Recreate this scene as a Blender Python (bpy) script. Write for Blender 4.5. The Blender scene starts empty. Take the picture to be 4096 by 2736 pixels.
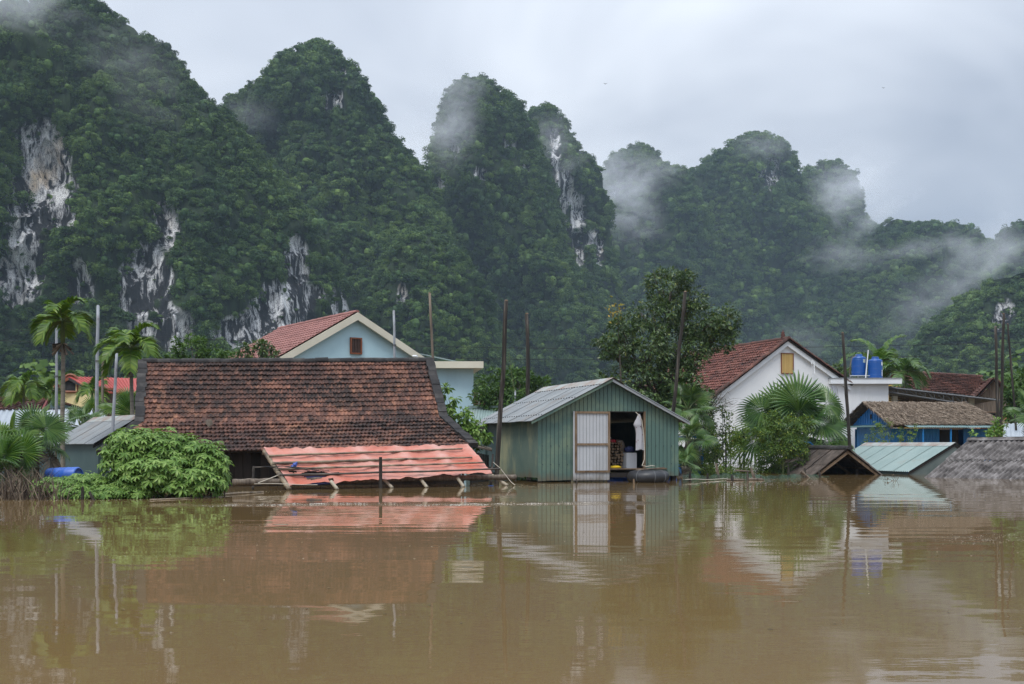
import bpy, math, random
import numpy as np
from mathutils import Vector, Matrix, noise as mnoise
random.seed(7)
rng = np.random.default_rng(11)
SC = bpy.context.scene
COL = SC.collection
R = math.radians

# ------------------------------------------------------------------ camera
CH = 1.15                      # eye height above the flood water
F = 40.0 / 36.0 * 1024         # focal length in pixels of a 1024 px wide picture
HOR = 445.0
cam_d = bpy.data.cameras.new('camera')
cam = bpy.data.objects.new('camera', cam_d); COL.objects.link(cam)
cam_d.lens = 40; cam_d.sensor_width = 36; cam_d.sensor_fit = 'HORIZONTAL'
cam_d.shift_y = (HOR - 342.0) / 1024
cam_d.clip_start = 0.1; cam_d.clip_end = 6000
cam.location = (0, 0, CH); cam.rotation_euler = (R(90), 0, 0)
SC.camera = cam

# ------------------------------------------------------------------ sky and sun
SUN_EL, SUN_AZ = 58, 205       # soft light through cloud, from behind the viewer's left
world = bpy.data.worlds.new('World'); SC.world = world; world.use_nodes = True
wt = world.node_tree; wt.nodes.clear()
def wn(t, **k):
    n = wt.nodes.new(t)
    for a, b in k.items(): setattr(n, a, b)
    return n
w_out = wn('ShaderNodeOutputWorld'); w_mix = wn('ShaderNodeMixShader')
w_sky = wn('ShaderNodeTexSky', sky_type='NISHITA', sun_disc=False)
w_sky.sun_elevation = R(SUN_EL); w_sky.sun_rotation = R(SUN_AZ)
w_b1 = wn('ShaderNodeBackground'); w_b1.inputs[1].default_value = 0.1
w_b2 = wn('ShaderNodeBackground'); w_b2.inputs[1].default_value = 1.0
w_tc = wn('ShaderNodeTexCoord')
w_map = wn('ShaderNodeMapping'); w_map.inputs['Scale'].default_value = (1.0, 1.0, 2.2); w_map.inputs['Location'].default_value = (0.25, 0.1, 0.35)
w_n = wn('ShaderNodeTexNoise'); w_n.inputs['Scale'].default_value = 2.1; w_n.inputs['Detail'].default_value = 4; w_n.inputs['Roughness'].default_value = 0.48
w_n.inputs['Distortion'].default_value = 0.5
w_r = wn('ShaderNodeValToRGB')
e = w_r.color_ramp.elements
e[0].position = 0.36; e[0].color = (0.285, 0.32, 0.385, 1)
e[1].position = 0.62; e[1].color = (0.565, 0.60, 0.655, 1)
w_sep = wn('ShaderNodeSeparateXYZ')
w_mr = wn('ShaderNodeMapRange'); w_mr.inputs['From Min'].default_value = 0.0; w_mr.inputs['From Max'].default_value = 1.0
w_mr.inputs['To Min'].default_value = 0.90; w_mr.inputs['To Max'].default_value = 2.9
w_mul = wn('ShaderNodeMix', data_type='RGBA', blend_type='MULTIPLY'); w_mul.inputs[0].default_value = 1
L = wt.links.new
L(w_tc.outputs['Generated'], w_map.inputs[0]); L(w_map.outputs[0], w_n.inputs['Vector']); L(w_n.outputs[0], w_r.inputs[0])
L(w_tc.outputs['Generated'], w_sep.inputs[0]); w_sq = wn('ShaderNodeMath', operation='POWER'); w_sq.inputs[1].default_value = 1.8; w_ab = wn('ShaderNodeMath', operation='MAXIMUM'); w_ab.inputs[1].default_value = 0.0
L(w_sep.outputs[2], w_ab.inputs[0]); L(w_ab.outputs[0], w_sq.inputs[0]); L(w_sq.outputs[0], w_mr.inputs[0])
L(w_r.outputs[0], w_mul.inputs[6]); L(w_mr.outputs[0], w_mul.inputs[7])
L(w_sky.outputs[0], w_b1.inputs[0]); L(w_mul.outputs[2], w_b2.inputs[0])
w_mix.inputs[0].default_value = 0.93
L(w_b1.outputs[0], w_mix.inputs[1]); L(w_b2.outputs[0], w_mix.inputs[2]); L(w_mix.outputs[0], w_out.inputs[0])

sun_d = bpy.data.lights.new('sun', 'SUN'); sun_d.energy = 1.5; sun_d.angle = R(20); sun_d.color = (1.0, 0.97, 0.92)
sun = bpy.data.objects.new('sun', sun_d); COL.objects.link(sun)
az = R(SUN_AZ)
sdir = Vector((math.sin(az) * math.cos(R(SUN_EL)), math.cos(az) * math.cos(R(SUN_EL)), math.sin(R(SUN_EL))))
sun.rotation_euler = sdir.to_track_quat('Z', 'Y').to_euler(); sun.location = (0, 0, 400)

SC.view_settings.view_transform = 'Standard'; SC.view_settings.look = 'None'
SC.view_settings.exposure = 0.58; SC.view_settings.gamma = 1.0; SC.view_settings.use_curve_mapping = False
SC.render.engine = 'CYCLES'
SC.cycles.max_bounces = 8; SC.cycles.diffuse_bounces = 2; SC.cycles.glossy_bounces = 3
SC.cycles.transmission_bounces = 3; SC.cycles.transparent_max_bounces = 12; SC.cycles.volume_bounces = 2
SC.cycles.use_denoising = True; SC.cycles.denoising_prefilter = 'NONE'; SC.cycles.sample_clamp_indirect = 4.0; SC.cycles.use_adaptive_sampling = False
SC.cycles.volume_max_steps = 160

# ------------------------------------------------------------------ helpers
def at(px, py, Y):             # world point seen at a picture position, Y metres away
    return Vector(((px - 512) * Y / F, Y, CH + (HOR - py) * Y / F))
def wl(py):                    # distance of a waterline seen at picture height py
    return CH * F / (py - HOR)

ROOT = {}
def tag(o, label=None, cat=None, group=None, kind=None):
    if label: o['label'] = label
    if cat: o['category'] = cat
    if group: o['group'] = group
    if kind: o['kind'] = kind
    return o
def thing(name, label, cat, loc, group=None):
    o = bpy.data.objects.new(name, None); COL.objects.link(o)
    o.location = loc; o.empty_display_size = 0.3
    ROOT[o.name] = Vector(loc)
    return tag(o, label, cat, group)

class MB:
    def __init__(s): s.v = []; s.f = []
    def add(s, vs, fs):
        n = len(s.v); s.v.extend([tuple(p) for p in vs]); s.f.extend([tuple(i + n for i in f) for f in fs]); return s
    def obox(s, o, a, b, c):
        o, a, b, c = Vector(o), Vector(a), Vector(b), Vector(c)
        if a.cross(b).dot(c) < 0: a, b = b, a
        vs = [o, o+a, o+a+b, o+b, o+c, o+a+c, o+a+b+c, o+b+c]
        return s.add(vs, [(0,3,2,1),(4,5,6,7),(0,1,5,4),(1,2,6,5),(2,3,7,6),(3,0,4,7)])
    def box(s, lo, hi):
        lo, hi = Vector(lo), Vector(hi); d = hi - lo
        return s.obox(lo, (d.x,0,0), (0,d.y,0), (0,0,d.z))
    def prism(s, poly, ext):
        poly = [Vector(p) for p in poly]; ext = Vector(ext); n = len(poly)
        vs = poly + [p + ext for p in poly]
        fs = [tuple(range(n))[::-1], tuple(range(n, 2*n))]
        fs += [(i, (i+1) % n, n + (i+1) % n, n + i) for i in range(n)]
        return s.add(vs, fs)
    def quad(s, a, b, c, d): return s.add([a,b,c,d], [(0,1,2,3)])
    def tube(s, pts, rad, n=8, cap=True):
        pts = [Vector(p) for p in pts]
        if not hasattr(rad, '__len__'): rad = [rad] * len(pts)
        vs, fs = [], []
        t0 = (pts[1] - pts[0]).normalized()
        ref = Vector((0,0,1)) if abs(t0.z) < 0.9 else Vector((1,0,0))
        a = t0.cross(ref).normalized()
        for i, p in enumerate(pts):
            t = (pts[min(i+1, len(pts)-1)] - pts[max(i-1, 0)]).normalized()
            a = (a - t * a.dot(t)).normalized(); b = t.cross(a)
            for k in range(n):
                w = 2 * math.pi * k / n
                vs.append(p + (a * math.cos(w) + b * math.sin(w)) * rad[i])
        for i in range(len(pts) - 1):
            for k in range(n):
                k2 = (k + 1) % n
                fs.append((i*n + k, i*n + k2, (i+1)*n + k2, (i+1)*n + k))
        if cap:
            fs.append(tuple(range(n))[::-1]); m = (len(pts)-1) * n; fs.append(tuple(range(m, m + n)))
        return s.add(vs, fs)
    def lathe(s, c, prof, n=20):           # prof: (radius, z)
        c = Vector(c); vs, fs = [], []
        for r, z in prof:
            for k in range(n):
                w = 2 * math.pi * k / n
                vs.append(c + Vector((r * math.cos(w), r * math.sin(w), z)))
        for i in range(len(prof) - 1):
            for k in range(n):
                k2 = (k + 1) % n
                fs.append((i*n + k, i*n + k2, (i+1)*n + k2, (i+1)*n + k))
        fs.append(tuple(range(n))[::-1]); m = (len(prof)-1) * n; fs.append(tuple(range(m, m + n)))
        return s.add(vs, fs)
    def corr(s, A, B, C, D, pitch, amp, nv=2, square=False, seg=6, thick=0.0):
        # corrugated sheet: A,B = upper edge, D,C = lower edge
        A, B, C, D = map(Vector, (A, B, C, D))
        nrm = (B - A).cross(D - A).normalized()
        w = (B - A).length; n = max(2, int(round(w / pitch)) * seg)
        vs, fs = [], []
        for j in range(nv + 1):
            for i in range(n + 1):
                u, v = i / n, j / nv
                p = (A.lerp(B, u)).lerp(D.lerp(C, u), v)
                ph = math.cos(2 * math.pi * i / seg)
                if square: ph = 1.0 if (i % seg) in (0, 1) else -1.0
                vs.append(p + nrm * amp * ph)
        for j in range(nv):
            for i in range(n):
                a = j * (n + 1) + i
                fs.append((a, a + 1, a + n + 2, a + n + 1))
        return s.add(vs, fs)
    def build(s, name, m, parent=None, smooth=False, kind=None):
        off = ROOT.get(parent.name, Vector()) if parent else Vector()
        me = bpy.data.meshes.new(name)
        if off.length > 0:
            va = np.array(s.v, dtype=float) - np.array(off)
            me.from_pydata(va.tolist(), [], s.f)
        else:
            me.from_pydata(s.v, [], s.f)
        if smooth: me.polygons.foreach_set('use_smooth', [True] * len(me.polygons))
        me.materials.append(m)
        o = bpy.data.objects.new(name, me); COL.objects.link(o)
        if parent:
            o.parent = parent; ROOT[o.name] = off
        if kind: o['kind'] = kind
        return o
def piece(name, me, parent, M):            # an object that shares mesh data, placed by a world matrix
    o = bpy.data.objects.new(name, me); COL.objects.link(o); o.parent = parent
    o.matrix_local = Matrix.Translation(-ROOT[parent.name]) @ M
    return o
def mesh_of(name, vs, fs, m, smooth=False):
    me = bpy.data.meshes.new(name); me.from_pydata([tuple(v) for v in vs], [], fs)
    if smooth: me.polygons.foreach_set('use_smooth', [True] * len(me.polygons))
    me.materials.append(m); return me
def frame(o, x, y, z):                     # matrix from origin and axes
    return Matrix(((x[0],y[0],z[0],o[0]),(x[1],y[1],z[1],o[1]),(x[2],y[2],z[2],o[2]),(0,0,0,1)))
def wob(pts, amp, seed=0):                 # slight wobble of a polyline
    return [Vector(p) + amp * mnoise.noise_vector(Vector(p) * 0.9 + Vector((seed, seed * 2, 0))) for p in pts]
def line(a, b, n): a, b = Vector(a), Vector(b); return [a.lerp(b, i / n) for i in range(n + 1)]

# ------------------------------------------------------------------ materials
def nodes(name):
    m = bpy.data.materials.new(name); m.use_nodes = True
    nt = m.node_tree; nt.nodes.clear()
    out = nt.nodes.new('ShaderNodeOutputMaterial')
    def N(t, **k):
        n = nt.nodes.new(t)
        for a, b in k.items(): setattr(n, a, b)
        return n
    return m, nt, out, N, nt.links.new
def ramp(N, stops, interp='LINEAR'):
    r = N('ShaderNodeValToRGB'); r.color_ramp.interpolation = interp
    el = r.color_ramp.elements
    while len(el) < len(stops): el.new(0.5)
    for i, (p, c) in enumerate(stops):
        el[i].position = p; el[i].color = (c[0], c[1], c[2], 1)
    return r
def noise_n(N, Lk, vec, scale, detail=5, rough=0.55, stretch=None, dist=0.0):
    if stretch:
        mp = N('ShaderNodeMapping'); mp.inputs['Scale'].default_value = stretch; Lk(vec, mp.inputs[0]); vec = mp.outputs[0]
    n = N('ShaderNodeTexNoise'); n.inputs['Scale'].default_value = scale; n.inputs['Detail'].default_value = detail
    n.inputs['Roughness'].default_value = rough; n.inputs['Distortion'].default_value = dist
    Lk(vec, n.inputs['Vector']); return n.outputs[0]
def math_n(N, Lk, op, a, b=None, c=None, clamp=False):
    n = N('ShaderNodeMath', operation=op); n.use_clamp = clamp
    for i, x in enumerate((a, b, c)):
        if x is None: continue
        if isinstance(x, (int, float)): n.inputs[i].default_value = x
        else: Lk(x, n.inputs[i])
    return n.outputs[0]
def rnd_island(N, Lk):
    g = N('ShaderNodeNewGeometry'); oi = N('ShaderNodeObjectInfo')
    s = math_n(N, Lk, 'ADD', g.outputs['Random Per Island'], oi.outputs['Random'])
    return math_n(N, Lk, 'FRACT', s), g, oi
def mixc(N, Lk, fac, a, b, mode='MIX'):
    n = N('ShaderNodeMix', data_type='RGBA', blend_type=mode)
    for i, x in ((0, fac), (6, a), (7, b)):
        if isinstance(x, (int, float)): n.inputs[i].default_value = x
        elif isinstance(x, tuple): n.inputs[i].default_value = (*x, 1)
        else: Lk(x, n.inputs[i])
    return n.outputs[2]
def mat(name, stops, scale=3.0, stretch=None, rough=0.6, spec=0.3, bump=0.0, bscale=None, island=0.0, metal=0.0,
        detail=6, grime=None, gscale=0.8, gstretch=None, glo=0.45, ghi=0.7, transl=0.0, mud=0.0):
    m, nt, out, N, Lk = nodes(name)
    g = N('ShaderNodeNewGeometry'); pos = g.outputs['Position']
    v = noise_n(N, Lk, pos, scale, detail, 0.6, stretch)
    if island:
        ri, _, _ = rnd_island(N, Lk)
        v = math_n(N, Lk, 'ADD', math_n(N, Lk, 'MULTIPLY', v, 1 - island), math_n(N, Lk, 'MULTIPLY', ri, island))
    r = ramp(N, stops); Lk(v, r.inputs[0]); colr = r.outputs[0]
    if grime:
        gn = noise_n(N, Lk, pos, gscale, 7, 0.65, gstretch)
        mr = N('ShaderNodeMapRange'); mr.inputs['From Min'].default_value = glo; mr.inputs['From Max'].default_value = ghi
        Lk(gn, mr.inputs[0]); colr = mixc(N, Lk, mr.outputs[0], colr, grime)
    if mud:                    # silt left by the flood, in an uneven tide mark
        sp = N('ShaderNodeSeparateXYZ'); Lk(pos, sp.inputs[0]); mn = noise_n(N, Lk, pos, 1.7, 5, 0.65, (1, 1, 0.5))
        hz = math_n(N, Lk, 'SUBTRACT', sp.outputs[2], math_n(N, Lk, 'MULTIPLY_ADD', mn, 0.9, mud - 0.45))
        mm = N('ShaderNodeMapRange'); mm.inputs['From Min'].default_value = 0.10; mm.inputs['From Max'].default_value = -0.16; mm.inputs['To Max'].default_value = 0.75; Lk(hz, mm.inputs[0])
        colr = mixc(N, Lk, mm.outputs[0], colr, (0.135, 0.105, 0.068))
    b = N('ShaderNodeBsdfPrincipled'); Lk(colr, b.inputs['Base Color'])
    b.inputs['Roughness'].default_value = rough; b.inputs['Specular IOR Level'].default_value = spec; b.inputs['Metallic'].default_value = metal
    if bump:
        bn = N('ShaderNodeBump'); bn.inputs['Strength'].default_value = bump; bn.inputs['Distance'].default_value = 0.02
        bv = noise_n(N, Lk, pos, bscale or scale * 3, 6, 0.6, stretch); Lk(bv, bn.inputs['Height']); Lk(bn.outputs[0], b.inputs['Normal'])
    sh = b.outputs[0]
    if transl:
        t = N('ShaderNodeBsdfTranslucent'); Lk(colr, t.inputs[0]); mx = N('ShaderNodeMixShader'); mx.inputs[0].default_value = transl
        Lk(sh, mx.inputs[1]); Lk(t.outputs[0], mx.inputs[2]); sh = mx.outputs[0]
    Lk(sh, out.inputs[0]); return m
def leaf_mat(name, dark, mid, light, rough=0.45, spec=0.35, transl=0.28, accent=None, acc_at=0.94):
    m, nt, out, N, Lk = nodes(name)
    ri, g, oi = rnd_island(N, Lk)
    nz = noise_n(N, Lk, g.outputs['Position'], 1.3, 3)
    v = math_n(N, Lk, 'ADD', math_n(N, Lk, 'MULTIPLY', ri, 0.6), math_n(N, Lk, 'MULTIPLY', nz, 0.45))
    st = [(0.1, dark), (0.5, mid), (0.9, light)]
    r = ramp(N, st); Lk(v, r.inputs[0]); c = r.outputs[0]
    if accent:
        gt = math_n(N, Lk, 'GREATER_THAN', ri, acc_at); c = mixc(N, Lk, gt, c, accent)
    b = N('ShaderNodeBsdfPrincipled'); Lk(c, b.inputs['Base Color']); b.inputs['Roughness'].default_value = rough; b.inputs['Specular IOR Level'].default_value = spec
    t = N('ShaderNodeBsdfTranslucent'); Lk(mixc(N, Lk, 1.0, c, (1.0, 1.0, 0.55), 'MULTIPLY'), t.inputs[0])
    mx = N('ShaderNodeMixShader'); mx.inputs[0].default_value = transl
    Lk(b.outputs[0], mx.inputs[1]); Lk(t.outputs[0], mx.inputs[2]); Lk(mx.outputs[0], out.inputs[0]); return m
# ================================================================== water
def water_mat():
    m, nt, out, N, Lk = nodes('muddy_water')
    g = N('ShaderNodeNewGeometry'); pos = g.outputs['Position']
    c1 = noise_n(N, Lk, pos, 0.16, 4, 0.5, (1.0, 0.5, 1))
    r = ramp(N, [(0.3, (0.145, 0.094, 0.041)), (0.7, (0.19, 0.127, 0.054))]); Lk(c1, r.inputs[0])
    b = N('ShaderNodeBsdfPrincipled'); Lk(r.outputs[0], b.inputs['Base Color'])
    b.inputs['Roughness'].default_value = 0.02; b.inputs['IOR'].default_value = 1.333
    swell = noise_n(N, Lk, pos, 0.55, 2, 0.5, (0.55, 1.5, 1))
    rip = noise_n(N, Lk, pos, 3.2, 3, 0.5, (0.6, 1.5, 1))
    fine = noise_n(N, Lk, pos, 11.0, 3, 0.6, (0.7, 1.2, 1))
    patch = noise_n(N, Lk, pos, 0.11, 3, 0.5, (0.6, 1.2, 1))
    pm = N('ShaderNodeMapRange'); pm.inputs['From Min'].default_value = 0.46; pm.inputs['From Max'].default_value = 0.66
    pm.inputs['To Min'].default_value = 0.25; pm.inputs['To Max'].default_value = 1.0; Lk(patch, pm.inputs[0])
    # a line of wind-broken ripples crosses the flood in front of the sheds
    sp = N('ShaderNodeSeparateXYZ'); Lk(pos, sp.inputs[0])
    wobn = noise_n(N, Lk, pos, 0.7, 3, 0.6, (1, 0, 1))
    yy = math_n(N, Lk, 'SUBTRACT', sp.outputs[1], math_n(N, Lk, 'MULTIPLY_ADD', sp.outputs[0], 0.09, 22.3))
    yy = math_n(N, Lk, 'SUBTRACT', yy, math_n(N, Lk, 'MULTIPLY_ADD', wobn, 0.9, -0.45))
    band = N('ShaderNodeMapRange'); band.inputs['From Min'].default_value = 0.12; band.inputs['From Max'].default_value = 0.85
    band.inputs['To Min'].default_value = 1; band.inputs['To Max'].default_value = 0; Lk(math_n(N, Lk, 'ABSOLUTE', yy), band.inputs[0])
    xm = N('ShaderNodeMapRange'); xm.inputs['From Min'].default_value = 5.6; xm.inputs['From Max'].default_value = 3.2
    xm.inputs['To Min'].default_value = 0; xm.inputs['To Max'].default_value = 1
    Lk(math_n(N, Lk, 'ABSOLUTE', math_n(N, Lk, 'ADD', sp.outputs[0], 2.4)), xm.inputs[0])
    streak = math_n(N, Lk, 'MULTIPLY', band.outputs[0], xm.outputs[0])
    h = math_n(N, Lk, 'MULTIPLY', swell, 0.0085)
    h = math_n(N, Lk, 'ADD', h, math_n(N, Lk, 'MULTIPLY', math_n(N, Lk, 'MULTIPLY', rip, 0.0022), pm.outputs[0]))
    h = math_n(N, Lk, 'ADD', h, math_n(N, Lk, 'MULTIPLY', math_n(N, Lk, 'MULTIPLY', fine, 0.00035), pm.outputs[0]))
    h = math_n(N, Lk, 'ADD', h, math_n(N, Lk, 'MULTIPLY', math_n(N, Lk, 'MULTIPLY', fine, 0.022), streak))
    bp = N('ShaderNodeBump'); bp.inputs['Strength'].default_value = 1.0; bp.inputs['Distance'].default_value = 1.0
    Lk(h, bp.inputs['Height']); Lk(bp.outputs[0], b.inputs['Normal'])
    Lk(b.outputs[0], out.inputs[0]); return m
mb = MB(); XW, Y0, Y1 = 1500, -90, 1450
mb.quad((-XW, Y0, 0), (XW, Y0, 0), (XW, Y1, 0), (-XW, Y1, 0))
o = mb.build('water', water_mat()); tag(o, 'brown flood water covering the village', 'water', kind='structure')

# ================================================================== limestone hills
def rock_mat():
    m, nt, out, N, Lk = nodes('limestone')
    g = N('ShaderNodeNewGeometry'); pos = g.outputs['Position']
    a = N('ShaderNodeAttribute'); a.attribute_name = 'rock'
    big = noise_n(N, Lk, pos, 0.16, 6, 0.62, (1, 1, 0.22), 0.15)
    fine = noise_n(N, Lk, pos, 0.7, 6, 0.65, (1, 1, 0.16), 0.1)
    v = math_n(N, Lk, 'ADD', math_n(N, Lk, 'MULTIPLY', big, 0.62), math_n(N, Lk, 'MULTIPLY', fine, 0.42))
    r = ramp(N, [(0.44, (0.012, 0.013, 0.016)), (0.505, (0.025, 0.027, 0.03)), (0.54, (0.36, 0.36, 0.37)), (0.60, (0.70, 0.70, 0.70))]); Lk(v, r.inputs[0])
    vo = N('ShaderNodeTexVoronoi', feature='DISTANCE_TO_EDGE'); vm = N('ShaderNodeMapping'); vm.inputs['Scale'].default_value = (0.38, 0.38, 0.13); Lk(pos, vm.inputs[0])
    nd = N('ShaderNodeVectorMath', operation='ADD'); nv = N('ShaderNodeTexNoise'); nv.inputs['Scale'].default_value = 0.3; Lk(pos, nv.inputs['Vector']); Lk(vm.outputs[0], nd.inputs[0]); Lk(nv.outputs['Color'], nd.inputs[1]); Lk(nd.outputs[0], vo.inputs['Vector'])
    crk = N('ShaderNodeMapRange'); crk.inputs['From Min'].default_value = 0.0; crk.inputs['From Max'].default_value = 0.07; Lk(vo.outputs['Distance'], crk.inputs[0])
    och = noise_n(N, Lk, pos, 0.06, 4, 0.6, (1, 1, 0.5))
    om = N('ShaderNodeMapRange'); om.inputs['From Min'].default_value = 0.60; om.inputs['From Max'].default_value = 0.74; Lk(och, om.inputs[0])
    rc = mixc(N, Lk, om.outputs[0], r.outputs[0], mixc(N, Lk, 1.0, r.outputs[0], (0.95, 0.72, 0.47), 'MULTIPLY'))
    rc = mixc(N, Lk, math_n(N, Lk, 'SUBTRACT', 1.0, crk.outputs[0]), rc, (0.03, 0.03, 0.032))
    soil = ramp(N, [(0.35, (0.012, 0.02, 0.01)), (0.65, (0.028, 0.048, 0.018))]); Lk(fine, soil.inputs[0])
    mk = N('ShaderNodeMapRange'); mk.inputs['From Min'].default_value = 0.35; mk.inputs['From Max'].default_value = 0.6; Lk(a.outputs['Fac'], mk.inputs[0])
    c = mixc(N, Lk, mk.outputs[0], soil.outputs[0], rc)
    b = N('ShaderNodeBsdfPrincipled'); Lk(c, b.inputs['Base Color']); b.inputs['Roughness'].default_value = 0.85; b.inputs['Specular IOR Level'].default_value = 0.15
    bp = N('ShaderNodeBump'); bp.inputs['Strength'].default_value = 0.9; bp.inputs['Distance'].default_value = 2.0; Lk(v, bp.inputs['Height']); Lk(bp.outputs[0], b.inputs['Normal'])
    Lk(b.outputs[0], out.inputs[0]); return m
M_ROCK = rock_mat()

def forest_mat(name, d, mcol, l, core=False):
    m, nt, out, N, Lk = nodes(name)
    g = N('ShaderNodeNewGeometry'); oi = N('ShaderNodeObjectInfo')
    big = noise_n(N, Lk, oi.outputs['Location'], 0.022, 3)
    v = math_n(N, Lk, 'ADD', math_n(N, Lk, 'MULTIPLY', oi.outputs['Random'], 0.36), math_n(N, Lk, 'MULTIPLY', g.outputs['Random Per Island'], 0.42))
    v = math_n(N, Lk, 'ADD', v, math_n(N, Lk, 'MULTIPLY', math_n(N, Lk, 'SUBTRACT', big, 0.3), 0.85))
    r = ramp(N, [(0.12, d), (0.5, mcol), (0.95, l)]); Lk(v, r.inputs[0])
    b = N('ShaderNodeBsdfPrincipled'); Lk(r.outputs[0], b.inputs['Base Color']); b.inputs['Roughness'].default_value = 0.6; b.inputs['Specular IOR Level'].default_value = 0.2
    t = N('ShaderNodeBsdfTranslucent'); Lk(mixc(N, Lk, 1.0, r.outputs[0], (1.0, 1.0, 0.5), 'MULTIPLY'), t.inputs[0])
    mx = N('ShaderNodeMixShader'); mx.inputs[0].default_value = 0.12
    Lk(b.outputs[0], mx.inputs[1]); Lk(t.outputs[0], mx.inputs[2]); Lk(mx.outputs[0], out.inputs[0]); return m
M_FOREST = forest_mat('forest_leaves', (0.008, 0.024, 0.011), (0.043, 0.093, 0.026), (0.150, 0.232, 0.054))

def crown_proto(seed, nl, lobes, flat, drape=0.0):
    r = np.random.default_rng(seed); vs, fs = [], []
    cs = []
    for k in range(lobes):
        d = r.normal(size=3); d /= np.linalg.norm(d); d[2] = abs(d[2]) * 0.9 - 0.25
        cs.append((d * np.array([0.62, 0.62, 0.55 * flat]) * r.uniform(0.75, 1.35), r.uniform(0.20, 0.42)))
    cs.append((np.array([0, 0, 0.05]), 0.45))
    per = nl // len(cs)
    for c, rad in cs:
        for i in range(per):
            n = r.normal(size=3); n /= np.linalg.norm(n)
            if n[2] < -0.5: n[2] *= -1
            p = c + n * rad * np.array([1, 1, 0.85]) * r.uniform(0.82, 1.1)
            if drape and r.random() < drape: p = p + np.array([0, 0, -r.uniform(0.1, 0.9)])
            q = n * 0.8 + r.normal(size=3) * 0.55 + np.array([0, 0, 0.35]); q /= np.linalg.norm(q)
            a = np.cross(q, r.normal(size=3)); a /= np.linalg.norm(a); b = np.cross(q, a)
            s = r.uniform(0.040, 0.105); s2 = s * r.uniform(0.55, 0.9)
            k = len(vs)
            vs += [p - a * s, p + b * s2, p + a * s, p - b * s2]; fs.append((k, k+1, k+2, k+3))
    # dark inner mass so the crown is not see-through at its heart
    k = len(vs); n = 8
    for j in range(5):
        th = math.pi * (j + 0.5) / 5
        for i in range(n):
            w = 2 * math.pi * i / n; q = 0.40 + 0.1 * r.random()
            vs.append(np.array([math.sin(th) * math.cos(w) * q, math.sin(th) * math.sin(w) * q, math.cos(th) * q * 0.8 * flat]))
    for j in range(4):
        for i in range(n): fs.append((k + j*n + i, k + (j+1)*n + i, k + (j+1)*n + (i+1) % n, k + j*n + (i+1) % n))
    return mesh_of('forest_crown', vs, fs, M_FOREST)
PROTO = []
for i, (nl, lb, fl, dr) in enumerate(((640, 10, 0.9, 0.05), (560, 7, 1.25, 0.1), (680, 12, 0.7, 0), (600, 8, 1.3, 0.5), (420, 5, 1.5, 0.1))):
    PROTO.append(bpy.data.objects.new('forest_crown', crown_proto(100 + i, nl, lb, fl, dr)))

def scatter_group():
    ng = bpy.data.node_groups.new('scatter_crowns', 'GeometryNodeTree')
    ng.interface.new_socket('Geometry', in_out='INPUT', socket_type='NodeSocketGeometry')
    ng.interface.new_socket('Geometry', in_out='OUTPUT', socket_type='NodeSocketGeometry')
    gi = ng.nodes.new('NodeGroupInput'); go = ng.nodes.new('NodeGroupOutput')
    iop = ng.nodes.new('GeometryNodeInstanceOnPoints'); gti = ng.nodes.new('GeometryNodeGeometryToInstance')
    j = ng.nodes.new('GeometryNodeJoinGeometry')
    for p in PROTO[::-1]:
        oi = ng.nodes.new('GeometryNodeObjectInfo'); oi.inputs['Object'].default_value = p; oi.inputs['As Instance'].default_value = True
        ng.links.new(oi.outputs['Geometry'], j.inputs[0])
    def attr(nm, ty):
        n = ng.nodes.new('GeometryNodeInputNamedAttribute'); n.data_type = ty; n.inputs['Name'].default_value = nm; return n.outputs[0]
    ng.links.new(gi.outputs[0], iop.inputs['Points']); ng.links.new(j.outputs[0], iop.inputs['Instance'])
    iop.inputs['Pick Instance'].default_value = True
    ng.links.new(attr('idx', 'INT'), iop.inputs['Instance Index'])
    ng.links.new(attr('rot', 'FLOAT_VECTOR'), iop.inputs['Rotation']); ng.links.new(attr('scl', 'FLOAT_VECTOR'), iop.inputs['Scale'])
    ng.links.new(iop.outputs[0], go.inputs[0]); return ng
NG = scatter_group()
def forest(P, S, RT, IDX, label):
    me = bpy.data.meshes.new('forest'); n = len(P)
    me.vertices.add(n); me.vertices.foreach_set('co', np.asarray(P, dtype=np.float32).ravel())
    a = me.attributes.new('scl', 'FLOAT_VECTOR', 'POINT'); a.data.foreach_set('vector', np.asarray(S, dtype=np.float32).ravel())
    a = me.attributes.new('rot', 'FLOAT_VECTOR', 'POINT'); a.data.foreach_set('vector', np.asarray(RT, dtype=np.float32).ravel())
    a = me.attributes.new('idx', 'INT', 'POINT'); a.data.foreach_set('value', np.asarray(IDX, dtype=np.int32))
    me.materials.append(M_FOREST)
    o = bpy.data.objects.new('forest', me); COL.objects.link(o)
    md = o.modifiers.new('crowns', 'NODES'); md.node_group = NG
    tag(o, label, 'forest', kind='stuff'); return o

def interp_edge(pts, Y, z):
    zs = np.array([CH + (HOR - p[1]) * Y / F for p in pts]); xs = np.array([(p[0] - 512) * Y / F for p in pts])
    o = np.argsort(zs, kind='stable'); return np.interp(z, zs[o], xs[o])

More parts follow.
